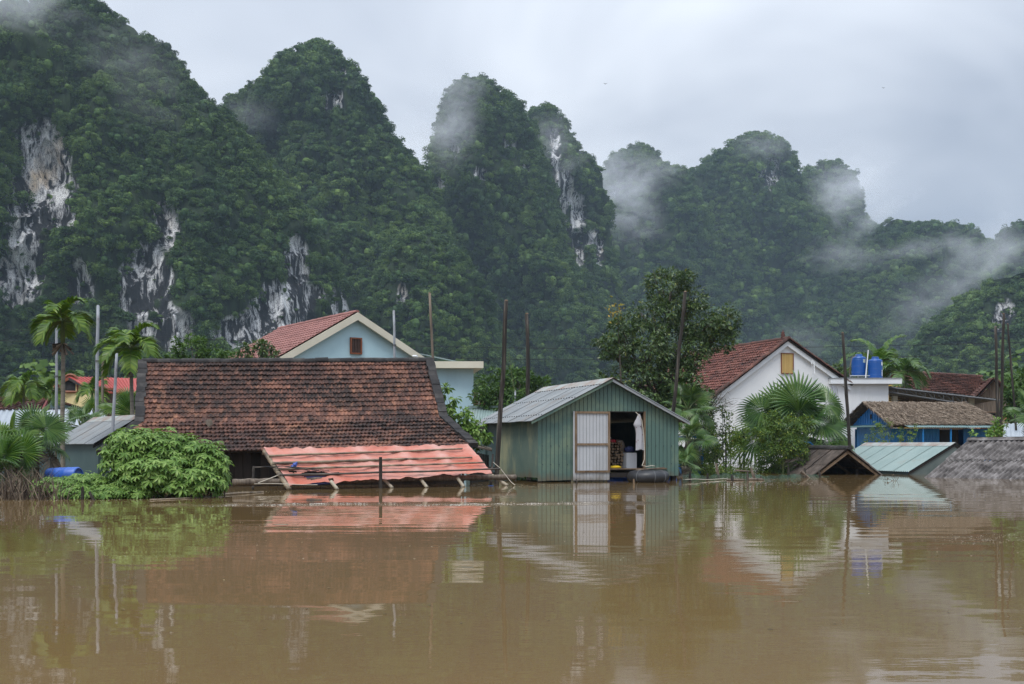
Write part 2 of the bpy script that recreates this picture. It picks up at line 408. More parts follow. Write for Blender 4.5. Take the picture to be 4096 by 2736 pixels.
def hill(label, flabel, Y, left, right, k=0.9, tree=2.6, rocks=(), dens=1.0, na=170, nz=90, rough=1.0, seed=0, bmax=170, inset=2.0):
    """left/right: outline from the foot to the shared summit, in picture units at distance Y"""
    top = max(CH + (HOR - p[1]) * Y / F for p in left + right) - tree * 0.7
    t = np.linspace(0, 1, nz); zl = -3 + (top + 3) * (1 - (1 - t) ** 1.45)
    xl = interp_edge(left, Y, zl + tree * 0.7) + inset; xr = interp_edge(right, Y, zl + tree * 0.7) - inset
    mid = (xl + xr) / 2; hw = np.maximum((xr - xl) / 2, 0.4)
    # smooth depth profile so the body is rounded front to back
    dep = np.minimum(hw * k, bmax)
    th = np.linspace(0, 2 * math.pi, na, endpoint=False)
    P = np.zeros((nz, na, 3))
    for j in range(nz):
        for i in range(na):
            cx, sy = math.cos(th[i]), math.sin(th[i])
            x = mid[j] + hw[j] * cx; y = Y + dep[j] * sy; z = zl[j]
            fade = min(1.0, hw[j] / 25.0)
            g1 = mnoise.fractal(Vector((x / 34 + seed, y / 34, z / 110)), 0.8, 2.1, 4)
            g2 = mnoise.fractal(Vector((x / 11 + seed, y / 11, z / 14)), 0.7, 2.0, 3)
            d = (7.0 * g1 + 2.6 * g2) * rough * fade
            g3 = mnoise.fractal(Vector((x / 60 + seed * 3, y / 200, z / 95)), 0.9, 2.1, 4) * 26 * rough * fade
            nrm = math.hypot(cx, sy * 0.9) or 1
            P[j, i] = (x + cx / nrm * d * 0.75, y + sy / nrm * (d * 1.3 + g3), z + g2 * 1.2 * fade)
    # normals on the grid
    du = np.roll(P, -1, 1) - np.roll(P, 1, 1); dv = np.gradient(P, axis=0)
    nr = np.cross(du, dv); nr /= np.linalg.norm(nr, axis=2, keepdims=True) + 1e-9
    # bare cliffs
    px = 512 + P[..., 0] * F / P[..., 1]; py = HOR - (P[..., 2] - CH) * F / P[..., 1]
    mask = np.zeros((nz, na))
    if rocks:
        wx = np.zeros((nz, na)); wy = np.zeros((nz, na))
        for j in range(nz):
            for i in range(na):
                if nr[j, i, 1] < 0.2:
                    q = Vector(P[j, i]) / 9.0; wx[j, i] = mnoise.noise(q) * 7; wy[j, i] = mnoise.noise(q + Vector((9, 3, 1))) * 9
        for (cx, cy, rx, ry) in rocks:
            d = ((px + wx * min(1, rx / 14) - cx) / rx) ** 2 + ((py + wy * min(1, ry / 16) - cy) / ry) ** 2
            mask = np.maximum(mask, np.clip(1.5 - d, 0, 1))
        for j in range(nz):
            for i in range(na):
                if mask[j, i] > 0:
                    q = P[j, i]; w = mnoise.fractal(Vector((q[0] / 6.5, q[1] / 9, q[2] / 34)), 0.9, 2.0, 3)
                    mask[j, i] *= min(1, max(0, (w + 0.66) * 5))
        mask[nr[..., 1] > 0.15] = 0
    P = P - nr * (mask * 3.2)[..., None]
    vs = P.reshape(-1, 3).tolist(); fs = []
    for j in range(nz - 1):
        for i in range(na):
            i2 = (i + 1) % na; fs.append((j*na + i, j*na + i2, (j+1)*na + i2, (j+1)*na + i))
    vs.append([mid[-1], Y, top]); c = len(vs) - 1
    for i in range(na): fs.append(((nz-1)*na + i, (nz-1)*na + (i+1) % na, c))
    me = bpy.data.meshes.new('hill'); me.from_pydata(vs, [], fs); me.polygons.foreach_set('use_smooth', [True] * len(fs))
    a = me.attributes.new('rock', 'FLOAT', 'POINT'); a.data.foreach_set('value', np.append(mask.ravel(), 0).astype(np.float32))
    me.materials.append(M_ROCK)
    o = bpy.data.objects.new('hill', me); COL.objects.link(o); tag(o, label, 'hill', kind='structure')
    # forest on it
    A, B, C, D = P[:-1], np.roll(P, -1, 1)[:-1], np.roll(P, -1, 1)[1:], P[1:]
    nq = np.cross(C - A, D - B); ar = np.linalg.norm(nq, axis=2) / 2; nq /= (2 * ar[..., None] + 1e-9)
    cen = (A + B + C + D) / 4; mk = (mask[:-1] + mask[1:]) / 2
    tocam = -cen / np.linalg.norm(cen, axis=2, keepdims=True)
    facing = (nq * tocam).sum(2)
    ok = (facing > -0.3) & (cen[..., 2] > 0.5)
    lam = np.where(ok, ar * dens / (tree * 0.98) ** 2, 0) * np.where(mk > 0.45, 0.10, 1.0)
    cnt = rng.poisson(lam); jj, ii = np.nonzero(cnt)
    jj = np.repeat(jj, cnt[jj, ii] if False else cnt[np.nonzero(cnt)]); ii = np.repeat(ii, cnt[np.nonzero(cnt)])
    n = len(jj); u = rng.random((n, 1)); v = rng.random((n, 1))
    Q = (A[jj, ii] * (1-u) + B[jj, ii] * u) * (1-v) + (D[jj, ii] * (1-u) + C[jj, ii] * u) * v
    N_ = nq[jj, ii]; onrock = mk[jj, ii] > 0.45
    s = tree * 0.80 * np.clip(rng.lognormal(-0.05, 0.48, n), 0.3, 1.8) * np.where(onrock, 0.42, 1.0)
    Q = Q + N_ * (s * 0.25)[:, None]; Q[:, 2] += s * 0.15
    S = np.stack([s * rng.uniform(0.85, 1.15, n), s * rng.uniform(0.85, 1.15, n), s * rng.uniform(0.75, 1.25, n)], 1)
    RT = np.stack([rng.normal(0, 0.15, n) , rng.normal(0, 0.15, n), rng.uniform(0, 6.28, n)], 1)
    steep = N_[:, 2] < 0.35
    IDX = np.where(steep & (rng.random(n) < 0.5), 3, rng.choice([0, 1, 2, 4], n))
    forest(Q, S, RT, IDX, flabel)

RA = [(41,150,30,36),(44,200,36,42),(18,262,28,42),(78,283,18,24),(146,293,28,52),(168,224,15,25),(176,330,22,26),(242,333,30,22),(294,306,42,32),(297,262,14,32),(342,300,10,20),(322,330,32,18)]
hill('dark forested limestone hill with white streaked cliffs, the broadest of the range', 'dense green forest clothing the broad cliffed hill', 430,
     [(-330,445),(-300,250),(-250,130),(-120,50),(0,10),(60,-6),(86,-9)],
     [(364,445),(360,330),(358,305),(352,284),(340,262),(327,236),(305,205),(279,175),(257,144),(236,122),(218,105),(201,84),(183,65),(168,47),(144,33),(126,19),(105,2),(86,-9)],
     k=0.5, tree=2.35, rocks=RA, na=300, nz=120, seed=3, bmax=90)
hill('rounded forested summit in front of the broad cliffed hill', 'forest on the rounded summit below the broad hill', 385,
     [(-210,445),(-150,220),(-60,70),(-10,26),(15,16),(28,14)],
     [(112,445),(100,300),(96,220),(92,150),(82,90),(65,45),(45,20),(28,14)],
     k=0.55, tree=2.3, rocks=[(38,158,32,40),(48,215,28,36),(14,262,28,44),(78,285,16,24),(8,215,12,30)], seed=9, inset=3)
hill('peaked forested hill with a white scar below its flat top', 'forest on the peaked hill with the white scar', 570,
     [(100,445),(150,300),(190,170),(229,107),(240,94),(258,81),(275,66),(290,53),(303,45),(316,42)],
     [(545,445),(515,370),(490,320),(470,282),(455,242),(446,220),(440,200),(432,184),(424,170),(413,155),(400,140),(392,124),(385,105),(375,92),(360,79),(346,66),(340,53),(330,44),(316,42)],
     k=0.8, tree=3.0, rocks=[(333,99,14,14),(341,70,6,11)], seed=17, bmax=150, na=220, nz=110)
hill('low forested spur with a thin white rock slab at the foot of the peaked hill', 'forest on the low spur with the white slab', 480,
     [(335,445),(352,370),(365,300),(385,252),(410,232),(426,227)],
     [(545,445),(520,380),(500,330),(480,280),(455,245),(440,230),(426,227)],
     k=0.8, tree=2.7, rocks=[(401,295,8,15),(406,314,6,10)], seed=23)
hill('tall narrow forested limestone tower with mist on its left shoulder', 'forest on the tall narrow limestone tower', 650,
     [(385,445),(405,330),(418,250),(424,215),(429,180),(434,150),(441,118),(447,100),(456,88),(468,79),(478,77)],
     [(650,445),(632,370),(620,330),(604,300),(588,280),(574,263),(566,240),(560,215),(553,190),(545,165),(535,138),(522,112),(516,103),(505,92),(490,81),(478,77)],
     k=0.85, tree=3.2, rocks=[(452,148,7,10),(479,174,9,9),(508,145,8,9),(440,186,7,11),(527,165,6,9)], seed=31, na=220, nz=110)
hill('limestone tower with a tall bare pinkish cliff beside the narrow tower', 'forest on the tower with the tall bare cliff', 735,
     [(470,445),(490,330),(505,220),(518,150),(526,118),(535,106),(545,103)],
     [(668,445),(640,345),(622,300),(610,268),(606,243),(607,215),(603,195),(594,168),(584,154),(573,140),(567,123),(560,111),(545,103)],
     k=0.85, tree=3.3, rocks=[(553,143,9,18),(557,175,13,20),(567,203,15,26),(576,234,15,32),(592,238,10,11),(601,252,5,15),(579,264,8,16)], seed=37, na=220, nz=110)
hill('far misty dome shaped hill between the cliff tower and the double summit', 'hazy forest on the far dome shaped hill', 900,
     [(560,445),(575,330),(590,215),(600,172),(608,158),(622,148),(640,144)],
     [(760,445),(735,330),(710,220),(690,178),(680,172),(668,163),(656,150),(640,144)],
     k=0.7, tree=4.1, seed=41, rocks=[(613,198,4,6)])
hill('far hazy hill with a small white scar under its round summit', 'hazy forest on the round summit hill', 960,
     [(560,445),(610,330),(650,235),(680,180),(697,170),(712,154),(735,140),(748,134),(758,133)],
     [(990,445),(935,360),(880,280),(840,220),(810,185),(797,168),(790,154),(780,143),(768,134),(758,133)],
     k=0.6, tree=4.3, seed=47, rocks=[(772,173,12,14)], na=240, nz=110)
hill('far shoulder of hill wrapped in low cloud', 'cloud wrapped forest on the far shoulder', 1050,
     [(740,445),(770,260),(790,185),(805,168),(825,161),(838,160)],
     [(980,445),(930,330),(890,250),(872,226),(866,218),(862,196),(855,176),(846,163),(838,160)],
     k=0.6, tree=4.5, seed=53)
hill('low far ridge closing the valley', 'hazy forest on the low far ridge', 930,
     [(740,445),(800,340),(850,265),(875,228),(888,217),(897,215)],
     [(1120,445),(1080,340),(1040,290),(1000,250),(986,238),(972,227),(945,226),(925,224),(910,217),(897,215)],
     k=0.5, tree=4.2, seed=59, na=220)
hill('misty hill rising beyond the low far ridge', 'misty forest on the hill beyond the low ridge', 860,
     [(930,445),(960,330),(980,270),(998,238),(1012,224),(1030,214)],
     [(1400,445),(1300,330),(1200,260),(1120,220),(1060,212),(1030,214)],
     k=0.6, tree=4.1, seed=61)
hill('nearer dark hill with a white rock scar behind the bare timber poles', 'forest on the nearer dark hill behind the timber poles', 520,
     [(870,445),(905,365),(925,332),(940,318),(955,305),(972,294),(990,289)],
     [(1320,445),(1240,340),(1150,290),(1090,275),(1030,282),(990,289)],
     k=0.6, tree=2.9, seed=67, rocks=[(1006,310,10,15),(997,322,7,8)])

# wooded flat between the village and the hills
P = []; S = []
for i in range(4200):
    y = rng.uniform(115, 400); x = rng.uniform(-0.62, 0.62) * y
    s = rng.lognormal(0, 0.3) * 2.3
    P.append((x, y, s * 0.9 + rng.uniform(-0.5, 2.0) + max(0, (y - 230) * 0.012))); S.append((s * 1.1, s * 1.1, s))
n = len(P)
forest(P, S, np.stack([rng.normal(0, .15, n), rng.normal(0, .15, n), rng.uniform(0, 6.28, n)], 1), rng.integers(0, 3, n),
       'belt of woodland on the flat at the feet of the hills')
M_GROUND = mat('wet_ground', [(0.3, (0.03, 0.04, 0.015)), (0.7, (0.07, 0.08, 0.03))], scale=0.5, rough=0.9)
mb = MB()
gx = np.linspace(-900, 900, 60); gy = np.linspace(66, 1300, 50)
V = [(x, y, -0.4 + 0.7 * min(1, (y - 66) / 20) + 0.25 * mnoise.noise(Vector((x / 15, y / 15, 0)))) for y in gy for x in gx]
mb.add(V, [(j*60+i, j*60+i+1, (j+1)*60+i+1, (j+1)*60+i) for j in range(49) for i in range(59)])
o = mb.build('ground', M_GROUND, smooth=True); tag(o, 'soaked ground rising out of the flood behind the village', 'ground', kind='structure')

# ================================================================== mist and haze
def mist_mat(name, dens, nscale, seed, thr=0.43, soft=0.40):
    m, nt, out, N, Lk = nodes(name)
    tc = N('ShaderNodeTexCoord'); g = N('ShaderNodeNewGeometry')
    ln = N('ShaderNodeVectorMath', operation='LENGTH'); Lk(tc.outputs['Object'], ln.inputs[0])
    fall = N('ShaderNodeMapRange'); fall.inputs['From Min'].default_value = 1.0; fall.inputs['From Max'].default_value = 0.05; fall.interpolation_type = 'SMOOTHSTEP'; Lk(ln.outputs['Value'], fall.inputs[0])
    off = N('ShaderNodeVectorMath', operation='ADD'); Lk(g.outputs['Position'], off.inputs[0]); off.inputs[1].default_value = (seed * 31, seed * 17, seed * 7)
    nz = noise_n(N, Lk, off.outputs[0], nscale, 7, 0.66, (1.0, 1.0, 1.5), 1.6)
    v = math_n(N, Lk, 'ADD', nz, math_n(N, Lk, 'MULTIPLY_ADD', fall.outputs[0], 0.26, -0.14))
    mr = N('ShaderNodeMapRange'); mr.inputs['From Min'].default_value = thr; mr.inputs['From Max'].default_value = thr + soft
    mr.inputs['To Max'].default_value = dens; Lk(v, mr.inputs[0])
    d = math_n(N, Lk, 'MULTIPLY', mr.outputs[0], fall.outputs[0])
    vol = N('ShaderNodeVolumePrincipled'); vol.inputs['Color'].default_value = (0.93, 0.95, 1.0, 1); Lk(d, vol.inputs['Density'])
    Lk(vol.outputs[0], out.inputs['Volume']); m.cycles.volume_step_rate = 0.7
    return m
def ico():
    import bmesh
    b = bmesh.new(); bmesh.ops.create_icosphere(b, subdivisions=2, radius=1.0)
    me = bpy.data.meshes.new('mist_bank'); b.to_mesh(me); b.free(); return me
def mist(px, py, Y, rx, ry, rd, dens, label, seed, nscale=None, tilt=0, thr=0.43):
    me = ico(); me.materials.append(mist_mat('mist', dens, nscale or 2.1 / (rx * Y / F), seed, thr))
    o = bpy.data.objects.new('mist_bank', me); COL.objects.link(o)
    o.location = at(px, py, Y); o.scale = (rx * Y / F, rd, ry * Y / F); o.rotation_euler = (0, R(tilt), 0)
    tag(o, label, 'mist', 'drifting mist banks', 'stuff')
    if dens > .03 and ry > 30:
        rr = random.Random(seed)
        for k in range(2):
            me2 = ico(); me2.materials.append(mist_mat('mist_wisp', dens * .8, 2.6 / (rx * Y / F), seed + 40 + k, .43))
            w = bpy.data.objects.new('mist_wisp', me2); COL.objects.link(w)
            w.location = at(px + rr.uniform(-.7, .7) * rx, py + rr.uniform(-.6, .7) * ry, Y + rr.uniform(-8, 8)); w.scale = (rx * Y / F * 1.15, rd * .8, ry * Y / F * .34); w.rotation_euler = (0, R(rr.uniform(-38, -5)), 0)
            tag(w, 'wisp trailing off the ' + label, 'mist', 'drifting mist banks', 'stuff')
mist(10, -4, 365, 110, 46, 35, 0.045, 'thin cloud brushing the rounded summit', 1)
mist(140, 70, 368, 120, 80, 20, 0.014, 'faint veil of mist over the broad cliffed hill', 2, tilt=30)
mist(452, 125, 575, 48, 74, 30, 0.050, 'thick mist clinging to the shoulder of the narrow tower', 3, tilt=14)
mist(424, 168, 700, 36, 60, 20, 0.060, 'pale mist hanging behind the narrow tower', 4, tilt=10)
mist(245, 115, 490, 60, 40, 20, 0.014, 'light mist in the saddle beside the peaked hill', 5)
mist(552, 140, 662, 44, 52, 18, 0.034, 'mist against the top of the bare cliff tower', 6, tilt=-25)
mist(625, 200, 790, 62, 84, 34, 0.050, 'bright column of mist between the cliff tower and the dome hill', 7, tilt=-24)
mist(655, 168, 820, 60, 34, 22, 0.030, 'mist draped over the dome hill', 8)
mist(765, 146, 870, 64, 32, 22, 0.022, 'thin cloud on the round summit', 9)
mist(845, 190, 925, 66, 60, 40, 0.050, 'cloud wrapping the far shoulder', 10, tilt=25)
mist(845, 255, 870, 70, 40, 26, 0.026, 'wisp of mist below the far shoulder', 11)
mist(985, 255, 750, 90, 62, 32, 0.034, 'mist bank lying on the low far ridge', 12, tilt=-25)
mist(925, 305, 740, 95, 50, 26, 0.022, 'thin mist drifting down the low far ridge', 13, tilt=-35)
mist(800, 340, 830, 60, 36, 20, 0.016, 'wisp of mist low on the far hillside', 14)
mb = MB(); mb.box((-XW - 20, Y0 - 20, -5), (XW + 20, Y1 + 20, 300))
m, nt, out, N, Lk = nodes('haze')
vol = N('ShaderNodeVolumePrincipled'); vol.inputs['Color'].default_value = (0.62, 0.80, 1.0, 1); vol.inputs['Density'].default_value = 0.00015
vol.inputs['Anisotropy'].default_value = 0.0
Lk(vol.outputs[0], out.inputs['Volume'])
o = mb.build('haze', m); tag(o, 'damp haze filling the valley', 'haze', kind='stuff')
# ================================================================== building materials
def tile_mat(name, stops, dark=(0.022, 0.018, 0.017), dlo=0.46, dhi=0.62):
    m, nt, out, N, Lk = nodes(name)
    ri, g, oi = rnd_island(N, Lk); pos = g.outputs['Position']
    pn = noise_n(N, Lk, pos, 0.8, 6, 0.62, (1.0, 0.45, 0.45))
    v = math_n(N, Lk, 'ADD', math_n(N, Lk, 'MULTIPLY', ri, 0.32), math_n(N, Lk, 'MULTIPLY', pn, 1.25))
    v = math_n(N, Lk, 'ADD', v, -0.36)
    r = ramp(N, stops); Lk(v, r.inputs[0])
    lich = noise_n(N, Lk, pos, 5.5, 8, 0.7, (1.0, 0.6, 0.6)); lich2 = noise_n(N, Lk, pos, 0.8, 4, 0.6, (0.7, 1, 1))
    lv = math_n(N, Lk, 'ADD', math_n(N, Lk, 'MULTIPLY', lich, 0.55), math_n(N, Lk, 'MULTIPLY', lich2, 0.45))
    mr = N('ShaderNodeMapRange'); mr.inputs['From Min'].default_value = dlo; mr.inputs['From Max'].default_value = dhi
    mr.inputs['To Max'].default_value = 0.93; Lk(lv, mr.inputs[0])
    c = mixc(N, Lk, mr.outputs[0], r.outputs[0], dark)
    spk = noise_n(N, Lk, pos, 26, 3, 0.6)
    sm = N('ShaderNodeMapRange'); sm.inputs['From Min'].default_value = 0.64; sm.inputs['From Max'].default_value = 0.74; sm.inputs['To Max'].default_value = 0.5; Lk(spk, sm.inputs[0])
    c = mixc(N, Lk, sm.outputs[0], c, (0.30, 0.25, 0.21))
    b = N('ShaderNodeBsdfPrincipled'); Lk(c, b.inputs['Base Color']); b.inputs['Roughness'].default_value = 0.75; b.inputs['Specular IOR Level'].default_value = 0.25
    bp = N('ShaderNodeBump'); bp.inputs['Strength'].default_value = 0.5; bp.inputs['Distance'].default_value = 0.01; Lk(lich, bp.inputs['Height']); Lk(bp.outputs[0], b.inputs['Normal'])
    Lk(b.outputs[0], out.inputs[0]); return m
M_TILE = tile_mat('weathered_clay_tile', [(0.05, (0.05, 0.030, 0.026)), (0.35, (0.13, 0.062, 0.047)), (0.62, (0.27, 0.125, 0.082)), (0.92, (0.48, 0.25, 0.14))], dlo=0.41, dhi=0.575)
M_TILE2 = tile_mat('red_clay_tile', [(0.05, (0.07, 0.03, 0.024)), (0.4, (0.15, 0.055, 0.042)), (0.9, (0.26, 0.115, 0.085))], dlo=0.47, dhi=0.64)
M_TILE3 = tile_mat('brown_clay_tile', [(0.05, (0.06, 0.03, 0.024)), (0.5, (0.14, 0.06, 0.045)), (0.9, (0.24, 0.11, 0.08))], dlo=0.46, dhi=0.64)
M_PANTILE = mat('pink_red_pantile', [(0.3, (0.22, 0.095, 0.082)), (0.7, (0.30, 0.135, 0.115))], scale=2, island=0.4, rough=0.6)
M_MORTAR = mat('mossy_mortar', [(0.3, (0.018, 0.018, 0.019)), (0.55, (0.038, 0.036, 0.036)), (0.8, (0.085, 0.08, 0.075))], scale=4, rough=0.9, bump=0.5, island=0.25)
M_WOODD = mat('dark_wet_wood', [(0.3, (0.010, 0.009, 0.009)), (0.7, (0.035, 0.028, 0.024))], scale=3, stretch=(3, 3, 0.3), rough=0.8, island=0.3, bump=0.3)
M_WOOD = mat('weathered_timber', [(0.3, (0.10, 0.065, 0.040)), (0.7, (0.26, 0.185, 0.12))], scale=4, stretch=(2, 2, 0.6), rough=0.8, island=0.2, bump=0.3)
M_POLE = mat('dark_pole_timber', [(0.3, (0.014, 0.013, 0.012)), (0.55, (0.042, 0.036, 0.031)), (0.75, (0.17, 0.15, 0.125))], scale=3, stretch=(5, 5, 0.25), rough=0.9, bump=0.5)
M_POLE2 = mat('pale_pole_timber', [(0.3, (0.06, 0.045, 0.035)), (0.7, (0.22, 0.18, 0.14))], scale=3, stretch=(5, 5, 0.25), rough=0.9, bump=0.4)
M_CONC = mat('grey_post', [(0.3, (0.22, 0.24, 0.27)), (0.7, (0.36, 0.385, 0.42))], scale=2, rough=0.6, grime=(0.12, 0.10, 0.09), gscale=1.5, glo=0.55, ghi=0.75)
M_BAMBOO = mat('bamboo', [(0.3, (0.11, 0.085, 0.06)), (0.6, (0.28, 0.22, 0.15)), (0.85, (0.45, 0.38, 0.27))], scale=2.5, stretch=(1, 3, 3), rough=0.5, grime=(0.03, 0.026, 0.022), gscale=1.8, glo=0.5, ghi=0.68)
M_BAMBOO2 = mat('pale_bamboo', [(0.3, (0.26, 0.22, 0.16)), (0.7, (0.48, 0.43, 0.34))], scale=3, rough=.5)
M_BAMBOOD = mat('dark_bamboo', [(0.3, (0.035, 0.03, 0.026)), (0.7, (0.13, 0.11, 0.09))], scale=2.5, rough=0.6)
M_GREEN = mat('green_metal_cladding', [(0.3, (0.075, 0.135, 0.12)), (0.55, (0.09, 0.16, 0.138)), (0.8, (0.12, 0.195, 0.155))], scale=0.55, stretch=(0.9, 0.9, 0.7), rough=0.5, spec=0.4, island=0.06,
              grime=(0.20, 0.26, 0.17), gscale=0.75, glo=0.48, ghi=0.74, mud=.22)
M_GREENR = mat('green_ribbed_sheet', [(0.3, (0.085, 0.135, 0.12)), (0.7, (0.15, 0.20, 0.165))], scale=0.7, rough=0.5, spec=0.4, grime=(0.30, 0.31, 0.20), gscale=0.75, gstretch=(1, 1, 0.4), glo=0.48, ghi=0.62, mud=.24)
M_TEALD = mat('dark_teal_sheet', [(0.3, (0.045, 0.08, 0.085)), (0.7, (0.075, 0.12, 0.12))], scale=0.7, rough=0.5, spec=0.4)
M_ROOFG = mat('grey_green_roof_sheet', [(0.3, (0.145, 0.16, 0.168)), (0.7, (0.22, 0.235, 0.24))], scale=1.0, stretch=(1, 1, 1), rough=0.42, spec=0.5, grime=(0.17, 0.15, 0.13), gscale=1.1, glo=0.52, ghi=0.75)
M_ROOFT = mat('pale_green_roof_sheet', [(0.3, (0.165, 0.235, 0.225)), (0.7, (0.225, 0.295, 0.28))], scale=0.8, rough=0.45, spec=0.5, grime=(0.22, 0.2, 0.16), gscale=1.3, glo=0.58, ghi=0.8)
M_ROOFB = mat('blue_grey_roof_sheet', [(0.3, (0.24, 0.28, 0.32)), (0.7, (0.36, 0.39, 0.42))], scale=0.7, rough=0.45, spec=0.5)
M_AWN = mat('teal_awning_sheet', [(0.3, (0.10, 0.17, 0.175)), (0.7, (0.15, 0.23, 0.23))], scale=1, rough=.5)
M_RUST = mat('rusted_cap_sheet', [(0.4, (0.30, 0.33, 0.32)), (0.6, (0.25, 0.2, 0.17)), (0.75, (0.16, 0.07, 0.04))], scale=2.2, rough=0.6)
M_FIBRO = mat('mouldy_fibre_cement', [(0.32, (0.035, 0.031, 0.03)), (0.5, (0.11, 0.10, 0.096)), (0.68, (0.24, 0.225, 0.22))], scale=2.6, detail=8, rough=0.9, bump=0.4, grime=(0.03, 0.028, 0.027), gscale=4.0, glo=0.60, ghi=0.70)
M_FIBROB = mat('brown_fibre_cement', [(0.30, (0.04, 0.034, 0.03)), (0.5, (0.075, 0.06, 0.05)), (0.75, (0.14, 0.115, 0.098))], scale=3.0, detail=8, rough=0.9, bump=0.4)
M_WHITE = mat('white_render', [(0.3, (0.72, 0.74, 0.76)), (0.7, (0.80, 0.81, 0.82))], scale=0.7, rough=0.8, bump=0.08, bscale=6, grime=(0.58, 0.59, 0.56), gscale=0.9, gstretch=(1, 1, 0.25), glo=0.56, ghi=0.82)
M_TRIM = mat('white_trim', [(0.3, (0.68, 0.71, 0.74)), (0.7, (0.78, 0.80, 0.82))], scale=1.2, rough=0.6)
M_SKYB = mat('pale_blue_render', [(0.3, (0.41, 0.595, 0.665)), (0.7, (0.46, 0.645, 0.715))], scale=0.8, rough=0.8, bump=0.06, bscale=5, grime=(0.35, 0.50, 0.56), gscale=0.8, gstretch=(1, 1, 0.2), glo=0.55, ghi=0.85)
M_CREAM = mat('cream_trim', [(0.3, (0.56, 0.53, 0.43)), (0.7, (0.66, 0.63, 0.52))], scale=1.0, rough=0.7)
M_YEL = mat('faded_yellow_render', [(0.3, (0.62, 0.52, 0.27)), (0.7, (0.72, 0.62, 0.36))], scale=0.8, rough=0.85, grime=(0.09, 0.085, 0.075), gscale=0.8, gstretch=(1, 1, 0.6), glo=0.56, ghi=0.66)
M_REDROOF = mat('red_metal_roof', [(0.3, (0.30, 0.05, 0.045)), (0.7, (0.42, 0.085, 0.07))], scale=0.4, rough=0.5, grime=(0.10, 0.04, 0.035), gscale=0.35, glo=0.58, ghi=0.66)
M_BROWNW = mat('brown_window_frame', [(0.3, (0.16, 0.05, 0.025)), (0.7, (0.24, 0.085, 0.04))], scale=3, rough=0.5)
M_LOUVRE = mat('dark_shutter', [(0.3, (0.035, 0.02, 0.016)), (0.7, (0.07, 0.04, 0.03))], scale=3, stretch=(6, 6, 1), rough=0.5)
M_SHUT = mat('yellow_shutter_board', [(0.3, (0.44, 0.29, 0.10)), (0.7, (0.56, 0.39, 0.15))], scale=2, stretch=(5, 5, 0.4), rough=0.6, island=0.2)
M_BLUEP = mat('bright_blue_paint', [(0.3, (0.010, 0.13, 0.38)), (0.7, (0.018, 0.20, 0.50))], scale=1.0, rough=0.45, spec=0.4, island=0.15, grime=(0.01, 0.09, 0.22), gscale=0.8, glo=0.55, ghi=0.75)
M_THATCH = mat('palm_thatch', [(0.2, (0.07, 0.05, 0.035)), (0.5, (0.19, 0.14, 0.10)), (0.85, (0.36, 0.29, 0.22))], scale=4, island=0.7, rough=0.95)
M_THATCHB = mat('thatch_bed', [(0.3, (0.05, 0.036, 0.026)), (0.7, (0.13, 0.095, 0.07))], scale=5, rough=0.95)
M_TANK = mat('blue_plastic', [(0.3, (0.006, 0.066, 0.27)), (0.7, (0.010, 0.088, 0.33))], scale=1, rough=0.35, spec=0.5)
M_BARREL = mat('blue_drum_plastic', [(0.3, (0.02, 0.085, 0.38)), (0.7, (0.04, 0.13, 0.48))], scale=1.5, rough=0.42, spec=0.5, grime=(0.10, 0.13, 0.25), gscale=2, glo=0.55, ghi=0.8)
M_STEEL = mat('galvanised_steel', [(0.3, (0.30, 0.32, 0.34)), (0.7, (0.45, 0.47, 0.49))], scale=2, rough=0.4, metal=0.5)
M_DSTEEL = mat('dull_grey_steel', [(0.3, (0.09, 0.095, 0.10)), (0.7, (0.15, 0.155, 0.165))], scale=2, rough=0.6)
M_DOORW = mat('grey_white_door_sheet', [(0.3, (0.42, 0.44, 0.47)), (0.7, (0.52, 0.54, 0.57))], scale=0.8, rough=0.5, island=0.08, grime=(0.33, 0.33, 0.32), gscale=1.0, gstretch=(1, 1, 0.4), glo=0.50, ghi=0.75, mud=.18)
M_RUBBER = mat('black_rubber', [(0.3, (0.018, 0.019, 0.022)), (0.7, (0.04, 0.042, 0.048))], scale=4, rough=0.45, spec=0.45, grime=(0.12, 0.11, 0.10), gscale=9, glo=0.68, ghi=0.78)
M_ROPE = mat('pale_rope', [(0.3, (0.42, 0.38, 0.31)), (0.7, (0.56, 0.52, 0.44))], scale=20, rough=0.9)
M_DARK = mat('shadowy_inside', [(0.3, (0.02, 0.02, 0.022)), (0.7, (0.035, 0.034, 0.034))], scale=2, rough=0.9)
M_BLACK = mat('black_screw', [(0.3, (0.012, 0.012, 0.014)), (0.7, (0.03, 0.03, 0.03))], scale=5, rough=0.7)

